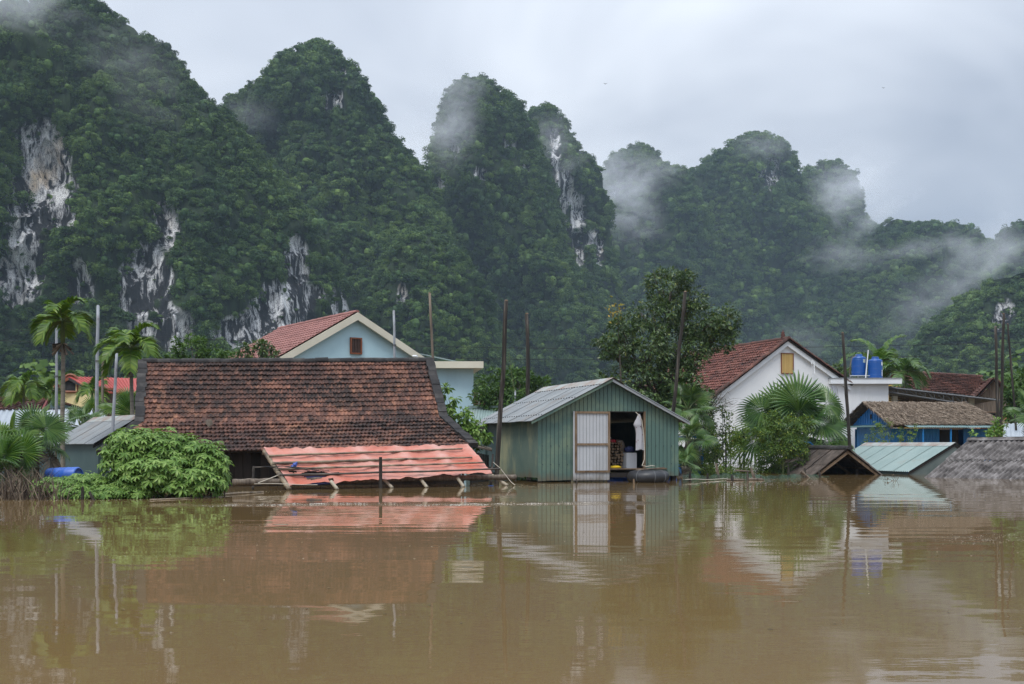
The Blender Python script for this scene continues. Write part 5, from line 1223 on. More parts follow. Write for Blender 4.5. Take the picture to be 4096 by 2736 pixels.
mb = MB(); mb.prism([g1_ + Vector((0, -.3, .1)), g2_ + Vector((.2, -.3, 0)), g2_ + Vector((2, 5, 0)), g1_ + Vector((1.2, 5, .1))], (0, 0, -.1)); mb.build('far_roof', M_TILE3, wd)
MB().obox(at(977, 412, 66.5), (1.8, 0, 0), (0, 1, 0), (0, 0, -1.9)).build('brick_porch', mat('salmon_render', [(0.3, (0.34, 0.17, 0.09)), (0.7, (0.45, 0.25, 0.14))], scale=1), wd)
window(wd, at(988, 420, 66.45), .9, .9, .08, M_WOODD, M_DARK, bars=3)
tc_ = thing('truss_canopy', 'long grey steel truss canopy sloping behind the thatched house', 'canopy', (at(935, 445, 62).x, 62, 0))
cA, cB = at(885, 385.5, 61), at(1000, 399, 61)
mb = MB(); mb.corr(cA + Vector((.2, 4.5, -.15)), cB + Vector((.2, 4.5, -.15)), cB, cA, .2, .02, 1); mb.build('roof_sheet', M_DSTEEL, tc_, smooth=True)
lo0, lo1 = at(885, 391.5, 61.1), at(968, 404.5, 61.1)
for (a, b, r) in ((cA - Z * .08, cB - Z * .08, .05), (lo0, lo1, .05)):
    mb = MB(); mb.tube([a, b], r, 5); mb.build('truss_chord', M_DSTEEL, tc_)
for i in range(9):
    t = i / 9 + .04; p = (cA - Z * .08).lerp(at(968, 395.2, 61), t); q = lo0.lerp(lo1, t); q2 = lo0.lerp(lo1, min(1, t + .11))
    mb = MB(); mb.tube([p, q], .03, 4); mb.build('truss_web', M_DSTEEL, tc_); mb = MB(); mb.tube([p, q2], .022, 4); mb.build('truss_web', M_DSTEEL, tc_)
for x in (893, 970): mb = MB(); p = at(x, 396, 62); mb.obox((p.x, p.y, -.4), (.25, 0, 0), (0, .25, 0), Z * (p.z + .4)); mb.build('post', M_CREAM, tc_)
for k in range(3): mb = MB(); mb.tube([at(889, 396 + k * 2, 63 + k), at(965, 404 + k * .8, 63 + k)], .05, 4); mb.build('purlin', M_POLE2, tc_)

# ================================================================== drowned roofs
BR = Fr((11.46, 43.6), 9.6)
W_ = 2.95; br = thing('brown_drowned_roof', 'brown corrugated roof on timber rafters standing just clear of the flood', 'roof', BR(W_ / 2, 1, 0))
zr = 1.0; s_ = zr / (W_ / 2) * 1.06
for s in (-1, 1):
    for i in range(4):
        for j in range(2):
            va, vb = i * 1.24 - .15, (i + 1.04) * 1.24 - .15; w0, w1 = (0, .9) if j == 0 else (.85, 1.75)
            dz = .025 * (1 - j) + .006 * (i % 2)
            P_ = lambda w, v: BR(W_/2 + s * w, v, zr - s_ * w * 1.0 + dz)
            mb = MB(); mb.corr(P_(w0, va), P_(w0, vb), P_(w1, vb), P_(w1, va), .165, .036, 3); mb.build('roof_sheet', M_FIBROB, br, smooth=True)
    for v in (-.08, 2.3, 4.75):
        mb = MB(); mb.obox(BR(W_/2, v, zr - .19), BR(W_/2 + s * 1.75, v, zr - .19 - s_ * 1.75) - BR(W_/2, v, zr - .19), BR.v * .05, Z * .12); mb.build('rafter', M_WOOD, br)
    for w in (.35, .95):
        mb = MB(); mb.obox(BR(W_/2 + s * w, -.05, zr - s_ * w - .10), BR.v * 4.8, BR.u * .06, Z * .05); mb.build('purlin', M_WOOD, br)
ridge_caps(br, BR(W_/2, -.25, zr + .02), BR(W_/2, 4.85, zr + .02), 6, .13, M_MORTAR, 'ridge_cap')
for u in (.35, 2.0): MB().obox(BR(u, .3, -.8), BR.u * .1, BR.v * .1, Z * (1.0)).build('post', M_WOODD, br)
GR = Fr((15.39, 44.0), 16); gable_shed('pale_green_drowned_shed', 'pale green corrugated roof shed drowned to its eaves', 'shed', GR, 4.03, 6.0, .13, 1.2, M_ROOFT, M_TEALD, ovs=.08, ovf=.06, ovb=.1, nsheet=6, pitch=.12, amp=.016, gwall=mat('grey_teal_sheet', [(0.3, (0.10, 0.13, 0.125)), (0.7, (0.16, 0.19, 0.18))], scale=1))
fc = thing('grey_drowned_roof', 'mould spotted grey fibre cement roof rising straight out of the flood', 'roof', (19, 43.5, 0))
rB, eB, eF, rF = at(968, 440.5, 41.8), at(919, 477, 40.0), at(1019, 481, 37.6), at(1074, 439.5, 39.4)
eB.z = eF.z = -.12
mid_l, mid_r = rB.lerp(eB, .52), rF.lerp(eF, .52)
for j, (a, b, c, d, dz) in enumerate(((mid_l.lerp(rB, .04), mid_r.lerp(rF, .04), eF, eB, 0), (rB, rF, mid_r, mid_l, .035))):
    for i in range(4):
        u0, u1 = i / 4, (i + 1.03) / 4
        mb = MB(); v_ = Vector((0, 0, dz + .008 * (i % 2))); mb.corr(a.lerp(b, u0) + v_, a.lerp(b, u1) + v_, d.lerp(c, u1) + v_, d.lerp(c, u0) + v_, .19, .042, 4); mb.build('roof_sheet', M_FIBRO, fc, smooth=True)
bk0, bk1 = rB + (rB - eB) * 1.0, rF + (rF - eF) * 1.0; bk0.z = bk1.z = -.1
mb = MB(); mb.corr(rF + Z * .03, rB + Z * .03, bk0, bk1, .165, .03, 2); mb.build('roof_sheet', M_FIBRO, fc, smooth=True)
d_ = (rF - rB).normalized(); n_ = Vector((-d_.y, d_.x, 0))
MB().prism([rB - n_ * .2 + Z * .0, rF - n_ * .2 + Z * .0, rF + Z * .12, rB + Z * .12], n_ * .03).build('ridge_cap', M_FIBRO, fc)
MB().prism([rB + n_ * .2, rF + n_ * .2, rF + Z * .121, rB + Z * .121], n_ * -.03).build('ridge_cap', M_FIBRO, fc)
for a, b in ((rF, eF), (rF, bk1)): MB().obox(a + Vector((0, -.02, -.16)), b - a, d_ * .05, Z * .11).build('rafter', M_WOOD, fc)
# far corrugated sheet at the right edge
fs_ = thing('grey_sheet_lean_to', 'grey corrugated lean-to behind the mould spotted roof', 'lean-to', (at(1020, 445, 52).x, 52, 0))
mb = MB(); mb.corr(at(1003, 424, 53), at(1040, 422, 53), at(1046, 444, 50), at(1003, 444, 50), .2, .02, 2); mb.build('roof_sheet', M_ROOFB, fs_, smooth=True)
for x in (1005, 1036): MB().obox((at(x, 445, 51.5).x, 51.5, -.4), (.1, 0, 0), (0, .1, 0), Z * 1.7).build('post', M_WOODD, fs_)
# ================================================================== plant materials
L_DARK = leaf_mat('dark_glossy_leaf', (0.022, 0.050, 0.017), (0.058, 0.108, 0.032), (0.145, 0.21, 0.062), rough=0.32, spec=0.5, transl=0.18, accent=(0.22, 0.24, 0.05), acc_at=0.965)
L_CASS = leaf_mat('cassava_leaf', (0.060, 0.135, 0.024), (0.140, 0.260, 0.045), (0.290, 0.420, 0.115), rough=0.45, transl=0.30)
L_MID = leaf_mat('mid_green_leaf', (0.028, 0.070, 0.016), (0.060, 0.130, 0.026), (0.130, 0.220, 0.050), rough=0.5, transl=0.28)
L_LIME = leaf_mat('fresh_green_leaf', (0.060, 0.120, 0.018), (0.120, 0.210, 0.030), (0.240, 0.330, 0.050), rough=0.5, transl=0.32)
L_SHRUB = leaf_mat('shrub_leaf', (0.034, 0.078, 0.016), (0.085, 0.160, 0.028), (0.20, 0.28, 0.050), rough=0.5, transl=0.3, accent=(0.30, 0.34, 0.05), acc_at=0.93)
L_FAN = leaf_mat('fan_palm_blade', (0.028, 0.070, 0.020), (0.066, 0.140, 0.036), (0.14, 0.22, 0.062), rough=0.38, spec=0.45, transl=0.22)
L_FANL = leaf_mat('light_fan_palm_blade', (0.030, 0.080, 0.014), (0.070, 0.155, 0.022), (0.150, 0.240, 0.040), rough=0.38, spec=0.45, transl=0.3)
L_ARECA = leaf_mat('areca_leaflet', (0.035, 0.085, 0.010), (0.085, 0.175, 0.018), (0.20, 0.29, 0.035), rough=0.4, spec=0.4, transl=0.3)
M_BARK = mat('grey_bark', [(0.3, (0.045, 0.038, 0.030)), (0.7, (0.13, 0.115, 0.095))], scale=3, stretch=(3, 3, 0.6), rough=0.9, bump=0.5)
M_PTRUNK = mat('ringed_palm_trunk', [(0.3, (0.10, 0.085, 0.065)), (0.55, (0.2, 0.18, 0.15)), (0.75, (0.06, 0.05, 0.04))], scale=1.2, stretch=(0.5, 0.5, 7), rough=0.9)
M_STEM = mat('green_stem', [(0.3, (0.06, 0.09, 0.03)), (0.7, (0.13, 0.16, 0.06))], scale=3, rough=0.6)
M_DRY = mat('dry_brown_reed', [(0.2, (0.035, 0.025, 0.02)), (0.5, (0.10, 0.075, 0.055)), (0.85, (0.24, 0.19, 0.14))], scale=2, island=0.7, rough=0.9)
M_DEADF = mat('dead_palm_blade', [(0.2, (0.06, 0.05, 0.042)), (0.8, (0.22, 0.19, 0.15))], scale=3, island=0.5, rough=0.9)

def rvec(): 
    while True:
        v = Vector((random.uniform(-1, 1), random.uniform(-1, 1), random.uniform(-1, 1)))
        if 0.02 < v.length < 1: return v.normalized()
def add_leaf(mb, p, d, n, ln, w, fold=0.25):
    """pointed leaf, folded along its midrib"""
    d = d.normalized(); s = d.cross(n)
    if s.length < 1e-3: s = d.orthogonal()
    s.normalize(); n = s.cross(d)
    m = p + d * ln * .5
    mb.add([p, m + s * w * .5 + n * w * fold, p + d * ln - n * ln * .08, m - s * w * .5 + n * w * fold, m], [(0, 4, 1), (4, 2, 1), (0, 3, 4), (4, 3, 2)])

def broad_tree(name, label, base, blobs, lsize, nleaf, m, trunk_r=.12, group=None, seed=1, mat_t=None, shell=.55, cat='tree', droop=.3, accent=None):
    """blobs: (centre, (rx, ry, rz)); leaves spread through the blob volumes in clumps, a limb to each"""
    random.seed(seed); t = thing(name, label, cat, base, group)
    vol = [b[1][0] * b[1][2] for b in blobs]; tot = sum(vol)
    mb = MB()
    for (c, r), vv in zip(blobs, vol):
        n = int(nleaf * vv / tot); ncl = max(3, int(n / 26))
        for k in range(ncl):
            d = rvec(); q = shell + (1 - shell) * random.random() ** .6
            q *= 1 + .22 * mnoise.noise(d * 2.3 + c)
            cc = c + Vector((d.x * r[0], d.y * r[1], d.z * r[2])) * q
            cr = (r[0] + r[2]) / 2 * random.uniform(.16, .30)
            for i in range(26):
                e = rvec(); p = cc + Vector((e.x, e.y, e.z * .7)) * cr * random.uniform(.25, 1.15)
                dd = (e * .9 + d * .5 + rvec() * .5 + Vector((0, 0, -droop))).normalized(); nn = (Vector((0, 0, 1)) * .8 + d * .5 + rvec() * .6).normalized()
                s = lsize * random.uniform(.65, 1.25); add_leaf(mb, p, dd, nn, s, s * random.uniform(.36, .52))
    mb.build('crown', m, t)
    tb = MB(); base = Vector(base); fork = base.lerp(sum((b[0] for b in blobs), Vector()) / len(blobs), .55)
    tb.tube(wob(line(base - Z * .5, fork, 6), trunk_r * .8, seed), [trunk_r * (1.2 - .09 * i) for i in range(7)], 9)
    for c, r in blobs:
        tb.tube(wob(line(fork - Z * .1, c, 5), .12 * r[0], seed + c.x), [trunk_r * k for k in (.6, .48, .38, .28, .18, .08)], 6)
        for k in range(4):
            e = c + Vector((rvec().x * r[0], rvec().y * r[1], rvec().z * r[2])) * .8
            tb.tube(wob(line(fork.lerp(c, .75), e, 3), .05 * r[0], k), [trunk_r * q for q in (.22, .15, .1, .04)], 5)
    tb.build('trunk', mat_t or M_BARK, t, smooth=True); return t

# ------------------------------------------------------------------ big dark glossy tree behind the green shed
def B(px, py, Y, rx, ry, d=None): c = at(px, py, Y); k = Y / F; return (c, (rx * k, (d or rx) * k * .9, ry * k))
broad_tree('jackfruit_tree', 'tall dark glossy broadleaf tree rising behind the green shed', (at(662, 445, 47).x, 47, 0),
    [B(670, 289, 46, 25, 22), B(655, 315, 46, 26, 18), B(688, 300, 46.3, 18, 16), B(697, 322, 46.5, 26, 19), B(724, 322, 47, 15, 18), B(716, 338, 47, 20, 18), B(642, 348, 45.5, 32, 24), B(622, 336, 45, 19, 20), B(606, 348, 45, 13, 11),
     B(682, 350, 46.5, 30, 22), B(636, 383, 45.5, 36, 20), B(608, 388, 45, 16, 12), B(675, 378, 46, 30, 22), B(690, 400, 46.5, 20, 18), B(660, 408, 46, 34, 15)],
    0.172, 19500, L_DARK, .20, seed=5, shell=.45)
mbx = MB(); random.seed(8)
tnew = thing('yellowing_branch_tree', 'slim sapling with yellow leaves poking above the dark glossy tree', 'tree', (at(617, 445, 44.8).x, 44.8, 0))
for i in range(45):
    p = at(random.gauss(616, 5), random.gauss(311, 5), 44.8 + random.uniform(-.3, .3)); add_leaf(mbx, p, rvec() - Z * .3, rvec() + Z, .17, .08)
mbx.build('crown', leaf_mat('yellow_leaf', (0.12, 0.15, 0.02), (0.26, 0.22, 0.03), (0.42, 0.28, 0.04)), tnew)
MB().tube([(at(619, 445, 44.8).x, 44.8, -.3), at(621, 380, 44.8), at(617, 306, 44.8)], [.06, .04, .012], 6).build('trunk', M_BARK, tnew)
broad_tree('broadleaf_tree', 'dark leafy shrub tree against the white house wall', (at(712, 445, 50).x, 50, 0),
    [B(702, 418, 50, 15, 22), B(712, 440, 50, 12, 22), B(706, 460, 50, 14, 18), B(700, 398, 50.5, 11, 18)], .17, 2600, L_DARK, .07, seed=6, shell=.4)
# ------------------------------------------------------------------ village trees
broad_tree('round_tree', 'bright green rounded tree behind the ridge of the old tile house', (at(195, 445, 44).x, 44, 0),
    [B(192, 348, 44, 18, 13), B(178, 358, 44, 12, 12), B(210, 356, 44.5, 16, 10), B(225, 360, 45, 14, 8), B(196, 368, 44, 22, 12)], .16, 3000, L_MID, .1, seed=11)
broad_tree('round_tree', 'small leafy tree against the pink red roof of the blue house', (at(257, 445, 42).x, 42, 0),
    [B(248, 355, 42, 12, 10), B(262, 350, 42, 11, 10), B(270, 356, 42, 8, 9), B(255, 366, 42, 16, 10)], .17, 1300, L_DARK, .07, seed=12)
broad_tree('round_tree', 'mid green bushy tree behind the green shed roof', (at(510, 445, 50).x, 50, 0),
    [B(495, 388, 50, 18, 18), B(520, 384, 50, 22, 16), B(538, 390, 50, 14, 14), B(508, 400, 50, 28, 16), B(483, 400, 50, 12, 14), B(520, 376, 50.5, 10, 10)], .19, 4200, L_MID, .12, seed=13)
broad_tree('papaya_tree', 'light green drooping leafed sapling between the old house and green shed', (at(462, 445, 36.5).x, 36.5, 0),
    [B(449, 400, 36.5, 9, 16), B(458, 418, 36.5, 13, 14), B(470, 425, 36.5, 15, 14), B(478, 436, 36.3, 13, 12), B(462, 437, 36.2, 12, 9)], .20, 1500, L_CASS, .04, seed=14, droop=.9)
broad_tree('round_tree', 'dark green tree showing over the white house roof slope', (at(832, 445, 70).x, 70, 0), [B(828, 372, 70, 12, 8), B(842, 378, 70, 12, 10), B(818, 378, 70, 10, 8)], .24, 1500, L_DARK, .1, seed=15)
broad_tree('round_tree', 'large dark green tree at the water edge beside the timber poles', (at(1028, 445, 58).x, 58, 0),
    [B(1022, 388, 58, 18, 18), B(1016, 408, 58, 14, 16), B(1034, 405, 58, 24, 26), B(1012, 424, 57.5, 10, 10), B(1040, 380, 58, 20, 20)], .22, 3600, L_MID, .14, seed=16)
broad_tree('round_tree', 'yellowing shrub tree beside the plank gabled house', (at(1006, 445, 60).x, 60, 0), [B(1006, 418, 60, 8, 10), B(1010, 428, 60, 8, 8)], .2, 500, L_LIME, .05, seed=17)
# ------------------------------------------------------------------ shrubs in front of the white house
for k, (lab, bl, ls, n, mm) in enumerate((
    ('feathery green shrub tree in front of the big fan palm', [B(783, 425, 45.8, 19, 13), B(766, 431, 45.6, 13, 12), B(801, 429, 45.8, 12, 12), B(781, 446, 45.5, 20, 13), B(757, 436, 45.6, 8, 8), B(797, 452, 45.6, 13, 12), B(809, 420, 45.7, 7, 6), B(772, 415, 45.7, 8, 6)], .115, 5200, L_SHRUB),
    ('pale feathery shrub growing beside the green shed palms', [B(712, 437, 46, 16, 14), B(700, 449, 46, 13, 14), B(733, 443, 46.2, 16, 16), B(718, 457, 46, 20, 13)], .105, 2300, L_SHRUB),
    ('bright yellow green shrub below the white house wall', [B(741, 436, 46.8, 9, 12), B(736, 446, 46.8, 9, 8)], .10, 800, L_LIME),
    ('low shrub trailing into the flood by the blue truck', [B(698, 468, 44.2, 13, 8), B(712, 470, 44.5, 14, 7), B(725, 472, 45, 14, 6)], .10, 1800, L_SHRUB),
    ('low yellow green bush along the water behind the net', [B(745, 467, 47.5, 20, 8), B(775, 467, 47.5, 22, 8), B(795, 466, 47.5, 16, 8), B(760, 472, 47.2, 30, 5)], .095, 3800, L_LIME),
    ('dark trailing bush at the foot of the big fan palm', [B(765, 455, 46.6, 14, 16), B(790, 470, 46.6, 20, 8), B(828, 447, 46.5, 14, 6)], .11, 2600, L_MID),
    ('thin pale shrub in front of the blue house gable', [B(888, 432, 52.4, 14, 14), B(872, 440, 52.4, 14, 8), B(905, 438, 52.6, 12, 8), B(878, 425, 52.4, 8, 8), B(913, 428, 52.6, 8, 7)], .085, 1300, L_LIME),
    ('bright leafy shrub above the mould spotted roof', [B(985, 434, 47, 16, 5), B(1000, 424, 47, 9, 9), B(995, 432, 47, 12, 6)], .16, 520, L_CASS))):
    c0 = bl[0][0]; broad_tree('shrub', lab, (c0.x, c0.y, 0), bl, ls, n, mm, .035, 'garden shrubs standing in the flood', 30 + k, shell=.3, cat='shrub', mat_t=M_STEM)
# upright leafy whips beside the white wall
for k, (px, y0, y1, lab) in enumerate(((722, 401, 470, 'tallest leafy upright whip against the white wall'), (711, 418, 470, 'shorter dark leafy whip beside the tallest one'), (729, 412, 470, 'thin leafy whip with yellowish tips by the white wall'))):
    random.seed(60 + k); t = thing('sapling', lab, 'sapling', (at(px, 445, 49).x, 49, 0), 'upright saplings by the white wall')
    p0, p1 = at(px + 2, y1, 49), at(px, y0, 49); MB().tube(wob(line(p0 - Z, p1, 6), .05), [.03, .028, .026, .022, .018, .012, .006], 5).build('stem', M_STEM, t)
    mb = MB()
    for i in range(150):
        p = p0.lerp(p1, random.random() ** .7) + Vector((random.gauss(0, .10), random.gauss(0, .1), 0)); add_leaf(mb, p, rvec() + Z * .5, rvec() + Z * .3, .17, .07)
    mb.build('leaves', L_DARK if k < 2 else L_LIME, t)
# bare twiggy branch by the white house eave
t = thing('bare_branch_tree', 'leafless twiggy branches reaching across the white gable', 'tree', (at(704, 445, 51).x, 51, 0)); mb = MB(); random.seed(4)
mb.tube(line((at(704, 445, 51).x, 51, -.5), at(706, 412, 51), 4), [.05, .045, .04, .035, .03], 6)
for i in range(22):
    a = at(706 + random.uniform(-2, 4), 412 - random.uniform(-6, 5), 51); b = at(random.uniform(715, 738), random.uniform(380, 412), 51 + random.uniform(-.6, .6))
    mb.tube(wob(line(a, b, 5), .12, i), [.022, .018, .014, .010, .007, .003], 4)
    for j in range(3): m0 = a.lerp(b, random.uniform(.5, .95)); mb.tube(wob([m0, m0 + Vector((random.uniform(.1, .45), 0, random.uniform(-.2, .3)))], .02, j), [.007, .003], 3)
mb.build('trunk', M_BARK, t)

# ------------------------------------------------------------------ cassava bush
def palmate(seed, nl=6, ln=.17):
    random.seed(seed); mb = MB()
    for i in range(nl):
        a = (i - (nl - 1) / 2) * R(44) + random.gauss(0, .06); l = ln * (1 - .10 * abs(i - (nl - 1) / 2) / 1.5) * random.uniform(.9, 1.1)
        d = Vector((math.sin(a), math.cos(a), 0)); s = Vector((d.y, -d.x, 0)); w = l * .30; dr = random.uniform(.15, .4)
        p = [Vector((0, 0, 0)), d * l * .35 + Z * -.01, d * l * .7 + Z * (-dr * l * .35), d * l + Z * (-dr * l)]
        mb.add([p[0], p[1] + s * w * .42 + Z * .008, p[1], p[1] - s * w * .42 + Z * .008, p[2] + s * w * .5 + Z * .01, p[2], p[2] - s * w * .5 + Z * .01, p[3]],
               [(0, 2, 1), (0, 3, 2), (1, 2, 5, 4), (2, 3, 6, 5), (4, 5, 7), (5, 6, 7)])
    return mb.v, mb.f
PALM = [palmate(70 + i, n) for i, n in enumerate((5, 6, 7, 6, 5))]
def cassava(label, base, blobs, n, keep, seed, m=L_CASS, size=1.0, name='cassava_bush', low=False):
    random.seed(seed); t = thing(name, label, 'bush', base); mes = [mesh_of('leaf', v, f, m) for v, f in PALM]
    vol = [b[1][0] * b[1][2] for b in blobs]; tot = sum(vol); items = []
    for (c, r), vv in zip(blobs, vol):
        for i in range(int(n * vv / tot)):
            d = rvec()
            if d.y > .35 and random.random() < .75: d.y = -d.y
            if d.z < -.3 and random.random() < .7: d.z = -d.z
            q = random.uniform(.62, 1.06) * (1 + .42 * mnoise.noise(d * 3 + c)) * (1.18 if random.random() < .05 else 1)
            p = c + Vector((d.x * r[0], d.y * r[1], d.z * r[2])) * q
            if p.z < .05: continue
            up = (d * .75 + Z * .75 + rvec() * .35).normalized(); fw = (d - up * d.dot(up) + rvec() * .55 + Vector((0, -.2, -.45))); fw = (fw - up * fw.dot(up)).normalized()
            x = fw.cross(up).normalized(); s = size * random.uniform(.75, 1.25)
            items.append((p.y - .3 * p.z + random.uniform(0, .6) * (0 if low else 1), frame(p, x * s, fw * s, up * s), random.randrange(5)))
    items.sort(key=lambda e: e[0]); big = MB()
    for k, (_, M, i) in enumerate(items):
        if k < keep: piece('leaf', mes[i], t, M)
        else: big.add([M @ Vector(v) for v in PALM[i][0]], PALM[i][1])
    big.build('foliage', m, t, kind='stuff')
    tb = MB(); base = Vector(base)
    for c, r in blobs:
        for k in range(5):
            e = c + Vector((random.uniform(-.7, .7) * r[0], random.uniform(-.7, .7) * r[1], random.uniform(0, .8) * r[2])); b0 = Vector((c.x + random.uniform(-.3, .3) * r[0], c.y + random.uniform(0, .3), -.4))
            tb.tube(wob(line(b0, e, 4), .05, k), [.022, .018, .015, .011, .006], 5)
    tb.build('stems', M_BARK, t); return t
cassava('big bright green cassava bush with drooping finger leaves in front of the old house', (at(170, 445, 25.5).x, 25.5, 0),
    [B(133, 447, 25.2, 26, 20), B(125, 462, 25, 22, 18), B(160, 450, 25.4, 30, 20), B(185, 462, 25.5, 30, 24), B(207, 468, 25.3, 22, 24), B(160, 475, 24.9, 34, 20), B(195, 482, 24.9, 26, 15), B(140, 470, 25, 26, 18), B(178, 452, 25.6, 22, 16), B(218, 478, 25.4, 11, 18), B(180, 487, 24.7, 20, 9)],
    2300, 300, 80)
cassava('low tangle of half sunk cassava along the water by the blue drum', (at(80, 445, 25.5).x, 25.3, 0),
    [B(60, 487, 25.0, 26, 10), B(95, 486, 25.0, 26, 11), B(120, 488, 24.9, 22, 10), B(75, 493, 24.6, 24, 7), B(110, 493, 24.5, 24, 7), B(45, 490, 24.9, 14, 8), B(140, 492, 24.6, 18, 8), B(88, 480, 25.3, 20, 7)],
    1300, 120, 81, L_CASS, .72, name='cassava_bush', low=True)

# ------------------------------------------------------------------ fan palms
def fan_mesh(seed, m, r=1.0, nseg=34, span=300, droop=.25, split=.55, cup=.22):
    rr = random.Random(seed); vs, fs = [], []
    for i in range(nseg):
        a = R(-span / 2 + span * (i + .5) / nseg); h = R(span / nseg) * .5
        l = r * (1 - .16 * abs(2 * i / (nseg - 1) - 1) ** 2) * rr.uniform(.93, 1.05)
        def P(ang, q, lift): return (math.sin(ang) * q, math.cos(ang) * q, cup * q * (1 - q / r * .5) - droop * max(0, q / r - .45) ** 2 * r * 1.6 + lift)
        k = len(vs); rs = l * split; pl = .018 * r
        vs += [P(a, .04 * r, 0), P(a - h, rs, -pl), P(a, rs, pl * 1.4), P(a + h, rs, -pl), P(a - h * .45, l * .82, -pl * .3), P(a, l * .82, pl * .6), P(a + h * .45, l * .82, -pl * .3), P(a + rr.gauss(0, .02), l, -droop * rr.uniform(.0, .12))]
        fs += [(k, k+2, k+1), (k, k+3, k+2), (k+1, k+2, k+5, k+4), (k+2, k+3, k+6, k+5), (k+4, k+5, k+7), (k+5, k+6, k+7)]
    return mesh_of('leaf', vs, fs, m)
FAN = {}
def fans(m):
    if m.name not in FAN: FAN[m.name] = [fan_mesh(200 + i, m, droop=d, cup=c, span=s) for i, (d, c, s) in enumerate(((.2, .2, 310), (.45, .12, 290), (.75, .1, 280), (.15, .3, 250)))]
    return FAN[m.name]
def fan_palm(label, base, top, leaves, m, group=None, trunk=.11, dead=0, seed=1, name='fan_palm'):
    """leaves: (centre of blade, facing vector, up-in-blade vector, radius, variant)"""
    random.seed(seed); t = thing(name, label, 'palm', base, group); base, top = Vector(base), Vector(top)
    MB().tube(wob(line(base - Z * .5, top, 6), .04, seed), [trunk * (1.1 - .03 * i) for i in range(7)], 9).build('trunk', M_BARK, t, smooth=True)
    for (c, f, up, r, k) in leaves:
        f = Vector(f).normalized(); up = Vector(up); up = (up - f * up.dot(f)).normalized(); x = up.cross(f).normalized()
        piece('leaf', fans(m)[k % 4], t, frame(c, x * r, up * r, f * r))
        pm = MB(); s = top + (c - top).normalized() * .05; mid = s.lerp(c, .55) + Z * .10 * (c - s).length; pm.tube([s, mid, c], [.022, .018, .012], 5); pm.build('petiole', M_STEM, t)
    for i in range(dead):
        a = random.uniform(0, 6.28); d = Vector((math.cos(a), math.sin(a), -1.2)); c = top + d.normalized() * random.uniform(.4, .7)
        piece('dead_leaf', fans(M_DEADF)[2], t, frame(c, Vector((-math.sin(a), math.cos(a), 0)) * .5, d.normalized() * .7, Vector((math.cos(a), math.sin(a), .4)).normalized() * .5))
    return t
def auto_leaves(top, n, r, spread=1.0, seed=1, up_bias=.25, lo=-.7):
    random.seed(seed); out = []; top = Vector(top)
    for i in range(n):
        a = i * 2.39996 + random.gauss(0, .2); el = 1.25 - (1.25 - lo) * (i / max(1, n - 1)) + random.gauss(0, .1)
        d = Vector((math.cos(a) * math.cos(el), math.sin(a) * math.cos(el), math.sin(el)))
        c = top + d * r * random.uniform(.75, 1.0) * spread
        up = d + Vector((0, 0, -.25 if el < .3 else .1)); f = (Z * math.cos(el) - Vector((math.cos(a), math.sin(a), 0)) * math.sin(el)) + rvec() * .25 + Vector((0, -.35, 0))
        out.append((c, f, up, r * random.uniform(.8, 1.05), 2 if el < -.1 else (1 if el < .6 else 0)))
    return out
# big one in front of the white house
tp = at(792, 432, 48.5); lv = auto_leaves(tp, 20, 1.15, .95, 3, lo=-.75)
lv += [(at(797, 402, 47.9), (0.1, -1, .25), (0.05, 0, 1), 1.45, 0), (at(779, 405, 48.3), (-.4, -1, .3), (-.35, 0, 1), 1.15, 0), (at(762, 410, 48.2), (-.2, -.8, .6), (-.9, 0, .5), 1.2, 1), (at(827, 403, 48.2), (.5, -.8, .5), (.8, 0, .5), 1.2, 1),
       (at(765, 424, 48), (0, -.6, .8), (-1, -.2, .1), 1.35, 1), (at(822, 424, 48), (0, -.6, .8), (1, -.2, .1), 1.35, 1), (at(828, 440, 48), (.2, -.6, .7), (1, -.2, -.5), 1.5, 2), (at(756, 440, 48), (-.2, -.6, .7), (-1, -.2, -.5), 1.4, 2)]
fan_palm('big fan palm with broad round blades in front of the white house', (tp.x, tp.y, 0), tp, lv, L_FAN, trunk=.16, dead=4, seed=3)
# palms right of the green shed
for k, (px, py, Y, r, n, lab) in enumerate(((688, 410, 44.5, .75, 10, 'fan palm fronds fanning out above the green shed eave'), (688, 441, 43.0, .68, 8, 'fan palm with hanging blades against the green shed corner'), (684, 466, 41.5, .55, 6, 'low fan palm half sunk beside the green shed corner'), (672, 402, 46.5, .85, 8, 'yellowish fan palm behind the leaning pole'))):
    tp = at(px, py, Y); fan_palm(lab, (tp.x, tp.y, 0), tp, auto_leaves(tp, n, r, .95, 40 + k), L_FANL if k == 3 else L_FAN, 'fan palms by the green shed', .10, 2, 40 + k)
